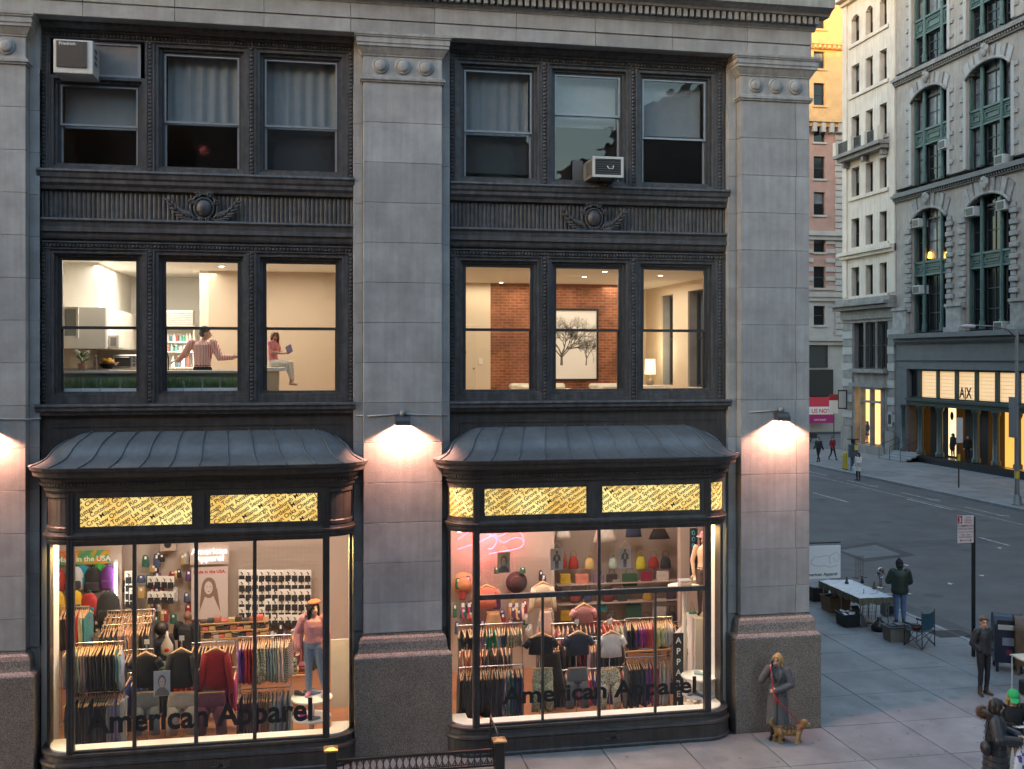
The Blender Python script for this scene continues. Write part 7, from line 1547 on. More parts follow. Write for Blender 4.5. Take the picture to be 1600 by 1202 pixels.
# lit white screen at the right end of the left window
a0,a1 = at(517,1000,1.3),at(545,1105,1.3); b = B(); b.box(a0.x,a1.x,1.3,1.33,a1.z,a0.z); tag(put('display_screen',b,M_white),'plain white display panel at the right end of the left shop window','panel')
# ================================================================== PEOPLE
def cl(n,c,**k): return mat('wear_' + n,c,k.pop('rough',.85),var=.12,vscale=22,bump=k.pop('bump',.8),bscale=k.pop('bscale',11),obj=True,**k)
C_grey = cl('grey_wool',(.085,.085,.09)); C_black = cl('black',(.014,.014,.016)); C_blk2 = cl('black_leather',(.022,.022,.025),rough=.4); C_shoe = cl('dark_shoe',(.02,.018,.016),rough=.5); C_boot = cl('brown_boot',(.065,.04,.022),rough=.6)
C_jean = cl('blue_jeans',(.10,.15,.26)); C_puff = cl('green_puffer',(.022,.034,.024),rough=.5); C_navy = cl('navy_puffer',(.034,.035,.042),rough=.4); C_white = cl('white',(.60,.58,.55)); C_pink = cl('pink_tee',(.70,.22,.22)); C_cream = cl('cream_trousers',(.66,.60,.48)); C_lj = cl('light_jeans',(.20,.26,.36))
H_blond = mat('hair_blond',(.38,.24,.09),.55,var=.3,vscale=30,obj=True,bump=.5,bscale=40); H_brown = mat('hair_brown',(.10,.055,.03),.5,var=.3,vscale=30,obj=True,bump=.5,bscale=40); H_dark = mat('hair_dark',(.018,.013,.011),.45,var=.3,vscale=30,obj=True); H_grey = mat('hair_greying',(.06,.05,.045),.6,var=.4,vscale=40,obj=True)
def stripes():
    m = mat('wear_red_stripes',(.7,.65,.62),.8); N = m.node_tree.nodes; L = m.node_tree.links; tc = N.new('ShaderNodeTexCoord'); w = N.new('ShaderNodeTexWave'); w.inputs['Scale'].default_value = 11; w.bands_direction = 'X'; w.inputs['Distortion'].default_value = 1.2; w.inputs['Detail'].default_value = 1
    L.new(tc.outputs['Object'],w.inputs['Vector']); rp = N.new('ShaderNodeValToRGB'); rp.color_ramp.interpolation = 'CONSTANT'; rp.color_ramp.elements[0].color = (.55,.07,.06,1); rp.color_ramp.elements[1].position = .48; rp.color_ramp.elements[1].color = (.74,.66,.60,1); L.new(w.outputs['Fac'],rp.inputs[0]); L.new(rp.outputs[0],N['Principled BSDF'].inputs['Base Color']); return m
C_strp = stripes()
# ---- woman on the phone with her dog
F = human(1.62,top=C_grey,legs=C_black,shoe=C_shoe,sleeve=.022,head_rot=R(-12),head_tilt=R(8),legw=.006,
    J=dict(elR=(-.30,-.04,1.16),wrR=(-.13,-.15,1.43),elL=(.27,-.03,1.12),wrL=(.02,-.23,1.03),anL=(.09,.03,.085),toL=(.12,-.10,.035),anR=(-.10,-.02,.085),toR=(-.13,-.16,.035)),
    hands={'R': dict(d=(.5,.25,1),n=(.8,.3,0),curl=.8),'L': dict(d=(-1,-.2,-.1),n=(0,.8,-.3),curl=1.1)},coat=(C_grey,[(.30,.225,.165),(.34,.225,.165),(.55,.21,.155),(.80,.20,.148),(.98,.182,.138),(1.10,.16,.125)]),collar=C_grey)
hj = F.j; wom_body = F.done('person',.008,2); wh = hair(F,H_blond,'bob')
t = B(); w_ = hj['wrR'] + Vector((.05,-.01,.10)); t.cbox(w_.x - .012,w_.x + .012,w_.y - .03,w_.y + .03,w_.z - .06,w_.z + .06,.004); ph_me = t.mesh('phone',M_black)
t = B()                                    # lapels, buttons, belt seam on the coat
k_ = F.k
for s in (-1,1): t.tube([(s*.055*k_,-.10*k_,1.40*k_),(s*.09*k_,-.155*k_,1.30*k_),(s*.02*k_,-.165*k_,1.15*k_)],[.03,.032,.012],6)
lap_me = t.mesh('lapel',C_grey)
t = B(); t.tube([(0,-.155*k_,1.12*k_),(.012,-.162*k_,.95*k_),(.015,-.165*k_,.6*k_),(.015,-.168*k_,.32*k_)],.006,5); seam_me = t.mesh('coat_seam',C_black)
WX,WY = -.92,-.62
wom = stand('person','woman in long grey coat on the phone, leaning by the corner pier with a dog',wom_body,(WX,WY,0),R(-34),extra=(('hair',wh),('lapel',lap_me),('coat_seam',seam_me)))
def wpt(o,p): return Matrix.Rotation(o.rotation_euler.z,4,'Z') @ Vector(p) + o.location
tag(link('phone',ph_me,None,(WX,WY,0),R(-34)),'dark mobile phone held to the ear of the woman in grey','phone')
# ---- dog
C_fur = mat('dog_fur',(.30,.16,.065),.9,var=.35,vscale=16,bump=.9,bscale=55,obj=True); C_furd = mat('dog_saddle',(.075,.045,.03),.9,var=.3,vscale=16,bump=.9,bscale=55,obj=True); C_furl = mat('dog_pale_fur',(.40,.25,.12),.9,var=.3,vscale=16,bump=.9,bscale=55,obj=True)
D = Fig()   # local: nose towards +X, feet at z = 0
D.loft(C_fur,[((0,0,.16),.20,.06),((0,0,.20),.235,.088),((.0,0,.255),.235,.088),((0,0,.30),.18,.05)],16)
D.limb(C_furd,[(-.17,0,.275),(0,0,.285),(.13,0,.28)],[.055,.06,.055]); D.ell(C_fur,(.17,0,.235),(.085,.085,.105)); D.ell(C_fur,(-.17,0,.235),(.085,.08,.09))
D.limb(C_fur,[(.19,0,.27),(.25,0,.335),(.285,0,.37)],[.068,.058,.058])
D.ell(C_furl,(.30,0,.385),(.070,.062,.062)); D.limb(C_furl,[(.33,0,.372),(.385,0,.355)],[.043,.030]); D.ell(EYE,(.413,0,.362),(.014,.016,.012))
for s in (-1,1):
    D.limb(C_fur,[(.275,s*.055,.415),(.262,s*.072,.375),(.262,s*.074,.335)],[.024,.026,.018]); D.ell(EYE,(.352,s*.032,.405),(.011,.010,.011))
    f = .05 if s > 0 else -.03
    D.limb(C_furl,[(.175,s*.055,.20),(.18 + f*.6,s*.055,.11),(.172 + f,s*.055,.035)],[.040,.030,.026]); D.limb(C_furl,[(.168 + f,s*.055,.022),(.205 + f,s*.055,.018)],[.024,.020])
    g = -.05 if s > 0 else .04
    D.limb(C_fur,[(-.165,s*.055,.22),(-.145 + g*.4,s*.058,.155),(-.205 + g,s*.058,.095),(-.19 + g,s*.058,.03)],[.062,.045,.030,.025]); D.limb(C_furl,[(-.195 + g,s*.058,.022),(-.155 + g,s*.058,.018)],[.024,.020])
D.limb(C_fur,[(-.23,0,.27),(-.29,0,.33),(-.315,0,.40),(-.30,0,.45)],[.030,.028,.030,.018])
dg_me = D.done('dog',.007,1); hb = [B(),B(),B()]; me_i = [D.mats.index(m) for m in (C_fur,C_furd,C_furl)]; random.seed(9)
for q_ in random.choices(list(dg_me.polygons),k=4200):
    if q_.material_index not in me_i: continue
    n_ = q_.normal; l_ = random.uniform(.012,.034) * (.5 if q_.center.z < .06 or q_.center.x > .36 else 1); d_ = (n_ * .6 + Vector((-.5,0,-.9)) + Vector((random.gauss(0,.25),random.gauss(0,.25),random.gauss(0,.25)))).normalized() * l_; w_ = d_.cross(n_).normalized() * .0035
    hb[me_i.index(q_.material_index)].add([q_.center - w_,q_.center + w_,q_.center + n_ * .004 + d_],[(0,1,2)])
p = gnd(1232,1161); DOG = tag(link('dog',dg_me,None,(p.x,p.y,0),R(-14)),'small shaggy tan dog with dark saddle on a red leash','dog')
for h_,m_ in zip(hb,(C_fur,C_furd,C_furl)): fo = put('fur',h_,m_,DOG,world=False); fo['kind'] = 'stuff'
t = B(); t.tube([(.215 + .052*math.cos(q)*.5,.066*math.sin(q),.305 + .04*math.cos(q)) for q in [2*math.pi*i/14 for i in range(14)]],.010,5,True); link('collar',t.mesh('collar',mat('red_leash',(.42,.01,.02),.6)),DOG,world=False)
lh = wpt(wom,hj['wrL'] + Vector((-.06,-.03,-.01))); rh = wpt(wom,hj['wrR'] + Vector((.02,-.03,.05))); dn = wpt(DOG,(.215,0,.35))
t = B(); mid = (lh + dn)/2; t.tube([rh,(rh + lh)/2 + Vector((-.02,-.06,-.02)),lh,lh + Vector((.03,-.05,-.10)),mid + Vector((0,-.10,-.05)),dn],.009,5)
t.tube([lh + Vector((0,-.02,0)),lh + Vector((-.015,-.05,-.18)),lh + Vector((.03,-.05,-.24)),lh + Vector((.06,-.04,-.12)),lh],.009,5); tag(put('dog_leash',t,MATS['red_leash']),'red dog leash looped from the woman\'s hands to the tan dog','leash')
# ---- young woman with glasses by the post
F = human(1.68,top=C_blk2,legs=C_black,shoe=C_boot,sleeve=.018,head_rot=R(-30),J=dict(elL=(.275,.05,1.13),wrL=(.165,-.06,1.00),elR=(-.275,.05,1.13),wrR=(-.165,-.06,1.00),hiL=(.085,0,.9),anL=(.085,.01,.09),anR=(-.10,0,.09),toR=(-.15,-.12,.035)),
    hands={'L': dict(d=(-.8,.3,-.5),n=(0,1,0),curl=.9,k=.7),'R': dict(d=(.8,.3,-.5),n=(0,1,0),curl=.9,k=.7)},coat=(C_blk2,[(.90,.17,.125),(.94,.18,.135),(1.02,.17,.13),(1.2,.165,.125)]),collar=C_blk2)
for s in 'LR': F.limb(C_boot,[F.j['an'+s] + Vector((0,0,.09)),F.j['an'+s]],[.052,.05])
hp = F.hp; gb = F.done('person',.008,2); gh = hair(F,H_brown,'short',.006); t = B()
for s in (-1,1): t.tube([hp(s*.032 + .024*math.cos(q),-.102,.010 + .020*math.sin(q)) for q in [2*math.pi*i/10 for i in range(10)]],.003,4,True); t.tube([hp(s*.056,-.10,.014),hp(s*.080,-.0,.016)],.003,4)
gl_me = t.mesh('glasses',M_black); t = B(); t.tube([(-.01,-.155,1.38),(-.01,-.165,1.2),(0,-.158,1.0)],.006,5); zp = t.mesh('zip',C_black)
p = gnd(1537,1086); stand('person','woman in black leather jacket and glasses, hands in pockets, by the sign post',gb,(p.x,p.y,0),R(10),extra=(('hair',gh),('glasses',gl_me),('zip',zp)))
# ---- street vendor seen from behind
F = human(1.74,top=C_puff,legs=C_jean,shoe=C_shoe,sleeve=.045,female=False,legw=.012,head_tilt=R(12),belly=.03,face=True,skin=SKIN,J=dict(shL=(.18,.0,1.37),shR=(-.18,0,1.37),elL=(.27,-.10,1.10),wrL=(.14,-.32,1.14),elR=(-.27,-.08,1.10),wrR=(-.12,-.32,1.17),head=(0,-.05,1.555)),
    hands={'L': dict(d=(-.5,-1,.2),n=(0,0,-1)),'R': dict(d=(.5,-1,.2),n=(0,0,-1))},coat=(C_puff,[(.80,.21,.165),(.85,.225,.18),(1.0,.215,.175),(1.2,.225,.175),(1.32,.225,.16)]),collar=C_puff)
vb_ = F.done('person',.009,2); G_ = Fig(); G_.ell(C_black,F.hp(0,.01,.03),(.105,.115,.125)); G_.ell(C_black,F.hp(0,.03,-.05),(.10,.10,.09)); G_.limb(C_black,[F.hp(0,.02,.10),F.hp(.02,.06,.17)],[.06,.015]); hood = G_.done('hood',.010,3)
t = B()
for z in (.92,1.04,1.16,1.28): t.tube([(.236*math.cos(a),.19*math.sin(a),z) for a in [2*math.pi*i/24 for i in range(24)]],.005,4,True)
q_me = t.mesh('quilting_seam',C_black)
p = gnd(1406,974); VEND = stand('person','street vendor in dark green puffer jacket and hood, seen from behind',vb_,(p.x,p.y,0),R(163),extra=(('hood',hood),('quilting_seam',q_me)))
# ---- two women at the lower right
F = human(1.68,top=C_navy,legs=C_black,shoe=C_shoe,sleeve=.042,head_rot=R(20),J=dict(elL=(.29,-.08,1.12),wrL=(.14,-.32,1.10),elR=(-.28,-.06,1.12),wrR=(-.05,-.34,1.06)),hands={'L': dict(d=(-.4,-1,0),n=(0,0,-1),curl=.9),'R': dict(d=(.4,-1,.1),n=(0,0,-1),curl=.9)},
    coat=(C_navy,[(.42,.23,.19),(.46,.245,.205),(.62,.24,.20),(.82,.225,.185),(1.0,.205,.165),(1.18,.205,.165),(1.30,.20,.155)]))
F.limb(C_navy,[(-.13,.10,1.42),(0,.17,1.40),(.13,.10,1.42)],[.06,.075,.06]); ab = F.done('person',.009,2); ah = hair(F,H_dark,'shoulder',.006)
C_ruff = mat('fur_trim',(.24,.145,.09),.95,var=.4,vscale=30,bump=1,bscale=60,obj=True); t = B(); random.seed(5)
for k in range(2600):
    a = random.uniform(-.2,math.pi + .2); rr = .165 + random.gauss(0,.012); c = Vector((rr*math.cos(a),.05 + .17*math.sin(a),1.40 + random.gauss(0,.022) + .03*math.sin(a))); d = Vector((math.cos(a) + random.gauss(0,.5),math.sin(a) + random.gauss(0,.5),random.gauss(.1,.6))).normalized() * random.uniform(.05,.115); n = d.cross(Vector((random.random(),random.random(),random.random()))).normalized() * .006
    t.add([c - n,c + n,c + d],[(0,1,2)])
t.tube([(.172*math.cos(a),.05 + .165*math.sin(a),1.40 + .03*math.sin(a)) for a in [-.2 + (math.pi + .4)*i/16 for i in range(17)]],.035,7); ruff = t.mesh('fur_ruff',C_ruff)
t = B()
for z in (.52,.62,.72,.82,.92,1.02,1.12,1.22): w = .245 - max(0,z - .5)*.05; t.tube([(w*math.cos(a),(w - .035)*math.sin(a),z + .01*math.sin(3*a)) for a in [2*math.pi*i/26 for i in range(26)]],.0055,4,True)
qs = t.mesh('quilting_seam',C_black)
A_ = at(1556,560,-3.9); ax_,ay_ = A_.x,-3.9
wa = stand('person','dark-haired woman in long black puffer coat with fur hood, lower right',ab,(ax_,ay_,0),R(52),extra=(('hair',ah),('fur_ruff',ruff),('quilting_seam',qs)))
def shopping_bag(loc,rz,lab):
    m = mat('printed_bag',(.62,.60,.64),.5); 
    if not m.node_tree.nodes.get('vv'):
        N = m.node_tree.nodes; L = m.node_tree.links; tc = N.new('ShaderNodeTexCoord'); v = N.new('ShaderNodeTexNoise'); v.name = 'vv'; v.inputs['Scale'].default_value = 9; L.new(tc.outputs['Object'],v.inputs['Vector']); rp = N.new('ShaderNodeValToRGB'); rp.color_ramp.interpolation = 'CONSTANT'; rp.color_ramp.elements[0].color = (.62,.60,.64,1); rp.color_ramp.elements[1].position = .55; rp.color_ramp.elements[1].color = (.12,.05,.20,1); L.new(v.outputs[0],rp.inputs[0]); L.new(rp.outputs[0],N['Principled BSDF'].inputs['Base Color'])
    t = B(); n = 16; t.loft([[(w*math.cos(a)*(1 + .08*math.sin(5*a)),d*math.sin(a)*(1 + .10*math.sin(4*a)),z) for a in [2*math.pi*k/n for k in range(n)]] for z,w,d in ((0,.12,.07),(.03,.17,.10),(.2,.18,.10),(.36,.15,.06),(.46,.07,.03))]); e = tag(put('shopping_bag',t,m),lab,'bag'); e.location = loc; e.rotation_euler.z = rz
    t = B(); t.tube([(-.05,0,.45),(0,0,.58),(.05,0,.45)],.012,5); put('handle',t,m,e,world=False)
w1 = wpt(wa,(.0,-.36,.46)); shopping_bag(w1,R(30),'white and purple printed bag hanging from the woman in the fur-hooded coat')
t = B(); q = wpt(wa,(-.26,.14,.98)); t.ell((q.x,q.y,q.z - .04),(.07,.11,.12),12,8); e = tag(put('shoulder_bag',t,C_blk2),'black shoulder bag behind the woman in the fur-hooded coat','bag'); t = B(); qs_ = wpt(wa,(-.12,.10,1.42)); t.tube([(q.x,q.y,q.z + .09),(qs_.x,qs_.y,qs_.z)],.012,5); put('strap',t,C_blk2,e)
F = human(1.66,top=C_black,legs=cl('beige_skirt',(.25,.19,.13)),shoe=C_shoe,sleeve=.02,head_rot=R(-8),head_tilt=R(24),J=dict(head=(0,-.06,1.555),elL=(.26,-.08,1.12),wrL=(.10,-.34,1.16),elR=(-.26,-.06,1.12),wrR=(-.08,-.35,1.17)),hands={'L': dict(d=(-.5,-1,.1),n=(0,0,1),curl=.7),'R': dict(d=(.5,-1,.1),n=(0,0,1),curl=.7)},coat=(C_black,[(.74,.20,.15),(.78,.205,.155),(1.0,.18,.14),(1.2,.165,.13)]))
bb_ = F.done('person',.009,2); bh = hair(F,H_blond,'long'); C_cap = mat('green_cap',(.02,.36,.10),.7); G_ = Fig(); G_.ell(C_cap,F.hp(0,.01,.075),(.098,.112,.085),F.q); G_.ell(C_cap,F.hp(0,-.125,.062),(.075,.075,.012),F.q @ Matrix.Rotation(R(10),3,'X')); cap_me = G_.done('cap',.007,2)
bx = at(1588,560,-3.55).x; wb = stand('person','blonde woman in bright green cap reading a phone, lower right corner',bb_,(bx,-3.45,0),R(-20),extra=(('hair',bh),('cap',cap_me)))
t = B(); q = wpt(wb,(0,-.46,1.18)); t.cbox(q.x - .075,q.x + .075,q.y - .04,q.y + .04,q.z - .005,q.z + .005,.003); tag(put('phone',t,M_white),'white phone in the hands of the woman in the green cap','phone')
shopping_bag(wpt(wb,(.27,-.1,.48)),R(-10),'white and purple printed bag beside the woman in the green cap')
# ---- people across the avenue
def low(H,top,legs,shoe,lab,loc,rz,J=None,coat=None,hairm=None,style='short',vox=.016,name='person',cat='person',extra=(),**kw):
    F = human(H,top=top,legs=legs,shoe=shoe,J=J,coat=coat,face=False,**kw); b_ = F.done(name,vox,2); ex = list(extra)
    if hairm: ex.append(('hair',hair(F,hairm,style)))
    return stand(name,lab,b_,loc,rz,cat,extra=ex),F
p = gnd(1341,751,RZ); low(1.68,C_white,C_black,C_shoe,'woman in white coat carrying a bag by the far kerb',(p.x,p.y,RZ),R(-70),dict(elL=(.25,-.1,1.12),wrL=(.12,-.3,1.15)),(C_white,[(.58,.20,.15),(.8,.19,.14),(1.05,.165,.125)]),H_dark,'shoulder',sleeve=.02)
q = Vector((p.x - .35,p.y - .1,RZ + .45)); t = B(); t.cbox(q.x - .06,q.x + .06,q.y - .16,q.y + .16,q.z,q.z + .40,.02); e = tag(put('shopping_bag',t,mat('pale_blue_bag',(.45,.55,.56),.6)),'pale blue bag hanging beside the woman in the white coat','bag'); t = B(); t.tube([(q.x,q.y - .08,q.z + .4),(q.x,q.y,q.z + .55),(q.x,q.y + .08,q.z + .4)],.01,4); put('handle',t,M_white,e)
walk = dict(knL=(.09,-.14,.50),anL=(.09,-.26,.09),toL=(.10,-.40,.05),knR=(-.09,.05,.48),anR=(-.09,.26,.14),toR=(-.10,.16,.035),wrL=(.24,.18,.90),wrR=(-.24,-.2,.92))
p = gnd(1279,722); low(1.72,cl('charcoal',(.03,.03,.033)),C_black,C_shoe,'pedestrian in charcoal walking on the far pavement, left of two',(p.x,p.y,0),R(-60),walk,None,H_dark,'short',sleeve=.03)
p = gnd(1301,719); low(1.66,cl('dark_red',(.20,.015,.02)),C_black,C_shoe,'pedestrian in dark red jacket walking on the far pavement',(p.x,p.y,0),R(20),walk,None,H_dark,'short',sleeve=.03)
p = atu(1489,712,UF + .4); low(1.70,C_black,C_black,C_shoe,'figure in black with bare legs standing in the fashion shop window',(p.x,p.y,.5),R(-80),None,None,H_dark,'shoulder')
p = atu(1512,722,UF + .5); low(1.72,C_black,C_black,C_shoe,'dark figure at the entrance of the fashion shop',(p.x,p.y,.45),R(-40),None,None,H_dark,'short')
p = atu(1355,690,UF + .7); low(1.70,cl('dark_dress',(.03,.03,.05)),SKIN,C_shoe,'shop mannequin in dark dress in the lit bow window across the avenue',(p.x,p.y,.62),R(-90),None,(cl('dark_dress',(.03,.03,.05)),[(.6,.2,.14),(1.0,.15,.12)]),H_dark,'shoulder',name='mannequin',cat='mannequin')
# ---- the man and the girl in the left apartment
F = human(1.80,top=C_strp,legs=C_black,shoe=C_shoe,sleeve=.014,female=False,head_rot=R(-74),head_tilt=R(8),J=dict(shL=(.20,.02,1.39),elL=(.34,-.06,1.21),wrL=(.50,-.16,1.08),shR=(-.20,0,1.39),elR=(-.315,.0,1.13),wrR=(-.52,-.10,1.13),head=(-.05,-.03,1.575),chest=(-.01,-.01,1.27)),hands={'R': dict(d=(-1,-.1,.15),n=(0,-.6,.8),curl=.9),'L': dict(d=(1,-.1,-.2),n=(0,0,-1),curl=.5)},neck_c=SKIN)
F.limb(C_white,[F.j['wrR'] + Vector((.04,0,0)),F.j['wrR']],[.044,.044]); mj = F.j
mb = F.done('person',.008,2); mh = hair(F,H_grey,'short',.002); mx_ = at(319,560,1.95).x
man = stand('person','man in red striped shirt reaching out both arms in the left apartment',mb,(mx_ - .03,1.95,FZ - .06),R(168),extra=(('hair',mh),))
q = wpt(man,mj['wrR'] + Vector((-.13,-.03,.045))); t = B(); t.ell(q,(.045,.03,.03),10,6); t.ell(q + Vector((.03,0,.015)),(.03,.03,.022),8,6); tag(put('red_pepper',t,mat('red_pepper',(.45,.01,.01),.3)),'shiny red fruit held out in the man\'s hand','fruit')
F = human(1.30,top=C_pink,legs=C_cream,shoe=C_cream,sleeve=.006,short_sleeve=True,bare_feet=True,head_rot=R(-52),head_tilt=R(14),legw=.008,
    J=dict(pelvis=(0,0,.10),waist=(0,.01,.27),chest=(0,-.0,.47),neck=(0,-.02,.65),head=(0,-.05,.785),shL=(.165,0,.60),elL=(.19,-.10,.36),wrL=(.07,-.34,.34),shR=(-.165,0,.60),elR=(-.20,-.08,.36),wrR=(-.06,-.33,.33),hiL=(.085,0,.08),knL=(.10,-.45,.08),anL=(.09,-.50,-.34),toL=(.09,-.62,-.46),hiR=(-.085,0,.08),knR=(-.09,-.45,.06),anR=(-.07,-.56,-.35),toR=(-.05,-.68,-.46)),
    hands={'L': dict(d=(-.3,-1,0),n=(0,0,1),curl=.7),'R': dict(d=(.3,-1,0),n=(0,0,1),curl=.7)})
gb_ = F.done('person',.007,2); gh_ = hair(F,mat('hair_auburn',(.22,.10,.04),.5,var=.3,vscale=30,obj=True),'long'); girl = stand('person','girl in pink top and cream trousers reading, seated on the counter end',gb_,(GIRL_X - .06,2.0,GIRL_Z + .02),R(62),extra=(('hair',gh_),))
q = wpt(girl,Vector((0,-.40,.36)) * (1.30/1.7)); t = B()
for s in (-1,1): t.add([(q.x,q.y,q.z - .04),(q.x + .10,q.y + s*.11,q.z + .03),(q.x + .06,q.y + s*.11,q.z + .16),(q.x - .04,q.y,q.z + .10),(q.x + .012,q.y,q.z - .046),(q.x + .112,q.y + s*.11,q.z + .024),(q.x + .072,q.y + s*.11,q.z + .154),(q.x - .028,q.y,q.z + .094)],[(0,1,2,3),(4,5,6,7),(0,1,5,4),(1,2,6,5),(2,3,7,6),(3,0,4,7)])
bk_ = tag(put('open_book',t,mat('lilac_cover',(.32,.27,.45),.6)),'lilac open book in the girl\'s hands','book'); t = B(); t.add([(q.x - .005,q.y - .09,q.z + .02),(q.x - .03,q.y - .02,q.z + .08),(q.x - .01,q.y - .01,q.z - .02)],[(0,1,2)]); put('page',t,M_white,bk_)
# ---- shoppers
p = at(293,988,3.9); low(1.80,cl('black_jacket',(.016,.016,.018)),C_black,C_shoe,'bald shopper in black jacket seen from behind in the left shop',(p.x,3.9,SF),R(150),dict(elL=(.32,-.08,1.15),wrL=(.2,-.28,1.2)),(C_black,[(.75,.2,.16),(1.0,.2,.16),(1.3,.2,.15)]),None,skin=SKIND,female=False,sleeve=.035,vox=.012)
p = at(252,995,3.3); o,F = low(1.70,cl('black_jacket',(.016,.016,.018)),C_black,C_shoe,'shopper with big dark hair carrying a carrier bag in the left shop',(p.x,3.3,SF),R(-150),None,(C_black,[(.7,.2,.15),(1.0,.19,.14),(1.3,.19,.14)]),None,skin=SKIND,sleeve=.03,vox=.012); G_ = Fig(); G_.ell(H_dark,F.hp(0,.02,.03),(.14,.15,.15)); link('hair',G_.done('hair',.012,2),o,world=False)
p = at(261,1007,3.0); t = B(); n = 12; t.loft([[(p.x + w*math.cos(a)*(1 + .1*math.sin(3*a)),3.0 + .05*math.sin(a),p.z + z) for a in [2*math.pi*k/n for k in range(n)]] for z,w in ((-.22,.06),(-.18,.12),(-.02,.12),(.14,.03),(.26,.02))]); e = tag(put('carrier_bag',t,mat('milky_plastic',(.5,.45,.42),.4)),'milky plastic carrier bag hanging in the middle of the left shop','bag'); t = B(); t.ell((p.x,2.945,p.z - .10),(.05,.012,.04),10,6); put('red_print',t,mat('red_print',(.5,.01,.02),.5),e)
# ---- mannequins
SKM = mat('mannequin_skin',(.62,.42,.34),.4)
F = human(1.76,skin=SKM,top=cl('rose_blouse',(.58,.26,.30)),legs=C_lj,shoe=mat('pink_shoe',(.66,.25,.38),.5),sleeve=.035,head_rot=R(35),legw=.012,J=dict(elR=(-.30,.02,1.12),wrR=(-.28,-.05,.88),knL=(.12,.02,.50),anL=(.17,.10,.085),toL=(.2,-.03,.035))); b_ = F.done('mannequin',.009,2); G_ = Fig(); G_.ell(mat('orange_beret',(.50,.13,.05),.8),F.hp(.01,.02,.105),(.125,.125,.045),F.q @ Matrix.Rotation(R(-10),3,'Y')); br = G_.done('beret',.009,2); hr = hair(F,H_dark,'long')
stand('mannequin','mannequin in orange beret, pink blouse and light jeans in the left shop window',b_,(T1_[0] + .04,T1_[1] + .05,T1_[2] + .001),R(-12),'mannequin',extra=(('beret',br),('hair',hr)))
F = human(1.72,skin=SKM,top=SKM,legs=cl('dark_skirt',(.10,.07,.08)),shoe=C_shoe,sleeve=0,head_rot=R(-30),J=dict(elR=(-.25,.0,1.12),wrR=(-.21,-.08,.86))); b_ = F.done('mannequin',.010,2); G_ = Fig(); mh_ = mat('rose_hat',(.48,.25,.30),.8); G_.ell(mh_,F.hp(0,.01,.08),(.10,.11,.09),F.q); G_.ell(mh_,F.hp(0,.0,.045),(.17,.18,.02),F.q); ht = G_.done('sun_hat',.009,2); hr = hair(F,H_dark,'shoulder')
p = at(1100,832,1.5); b = B(); b.cbox(p.x - .25,p.x + .35,1.35,1.9,SF,p.z - 1.745,.01); e = tag(put('display_plinth',b,M_white),'tall white plinth under the mannequin in rose sun hat','plinth'); b = B(); b.cbox(p.x - .28,p.x + .38,1.32,1.93,SF,SF + .08,.01); put('skirting',b,M_white,e); stand('mannequin','bare-armed mannequin in rose sun hat at the upper right of the right shop window',b_,(p.x + .05,1.6,p.z - 1.74),R(-25),'mannequin',extra=(('sun_hat',ht),('hair',hr)))
F = human(1.72,skin=SKIND,top=cl('ivory_jacket',(.62,.57,.52)),legs=C_black,shoe=C_shoe,sleeve=.02,head_rot=R(20),J=dict(elR=(-.36,.05,1.20),wrR=(-.17,-.05,1.02),elL=(.23,.0,1.12),wrL=(.22,-.08,.88))); b_ = F.done('mannequin',.010,2); hr = hair(F,H_dark,'bob')
p = at(1078,925,1.9); stand('mannequin','mannequin in ivory jacket behind the round white table',b_,(p.x,1.9,SF),R(5),'mannequin',extra=(('hair',hr),))
t = B(); q = at(1082,958,1.75); t.cbox(q.x - .08,q.x + .10,1.72,1.80,q.z - .22,q.z + .02,.02); e = tag(put('handbag',t,mat('green_bag',(.03,.30,.15),.5)),'green handbag at the side of the mannequin in ivory jacket','handbag'); t = B(); t.tube([(q.x - .05,1.76,q.z + .02),(q.x,1.78,q.z + .25),(q.x + .06,1.76,q.z + .02)],.007,4); put('strap',t,mat('green_bag',(.03,.30,.15),.5),e)
# ================================================================== STREET FURNITURE AND THE VENDOR'S STALL
M_post = mat('black_post',(.012,.012,.013),.45)
# parking sign on its square post
p = gnd(1521,1026); b = B(); b.cbox(p.x - .035,p.x + .035,p.y - .035,p.y + .035,-.02,3.38,.004); sg = tag(put('parking_sign_post',b,M_post),'parking sign on a square black post behind the woman in glasses','street sign')
b = B(); b.box(p.x - .46,p.x - .03,p.y - .052,p.y - .046,2.76,3.42); put('sign_plate',b,mat('sign_white',(.60,.52,.50),.5),sg)
M_sred = mat('sign_red',(.33,.02,.03),.5); b = B(); b.box(p.x - .455,p.x - .335,p.y - .056,p.y - .0525,3.23,3.41); put('red_square',b,M_sred,sg)
yy = p.y - .0575; sign_text('number','3',(p.x - .395,yy,3.255),.17,mat('sign_white',(.6,.52,.5),.5),sg,.02)
for i,(tx_,z,s) in enumerate((('HOUR',3.35,.05),('PARKING',3.29,.05),('METERED',3.235,.045),('COMMERCIAL',3.15,.068),('VEHICLES ONLY',3.08,.058),('OTHERS NO STANDING',3.01,.037),('7am - 7pm',2.94,.055),('EXCEPT SUNDAY',2.885,.045))): sign_text('lettering',tx_,((p.x - .18 if i < 3 else p.x - .245),yy,z),s,M_sred,sg,.012)
b = B(); b.box(p.x - .36,p.x - .13,yy,yy + .002,2.815,2.825); b.add([(p.x - .41,yy,2.82),(p.x - .36,yy,2.85),(p.x - .36,yy,2.79),(p.x - .08,yy,2.82),(p.x - .13,yy,2.85),(p.x - .13,yy,2.79)],[(0,1,2),(3,4,5)]); put('arrow',b,M_sred,sg)
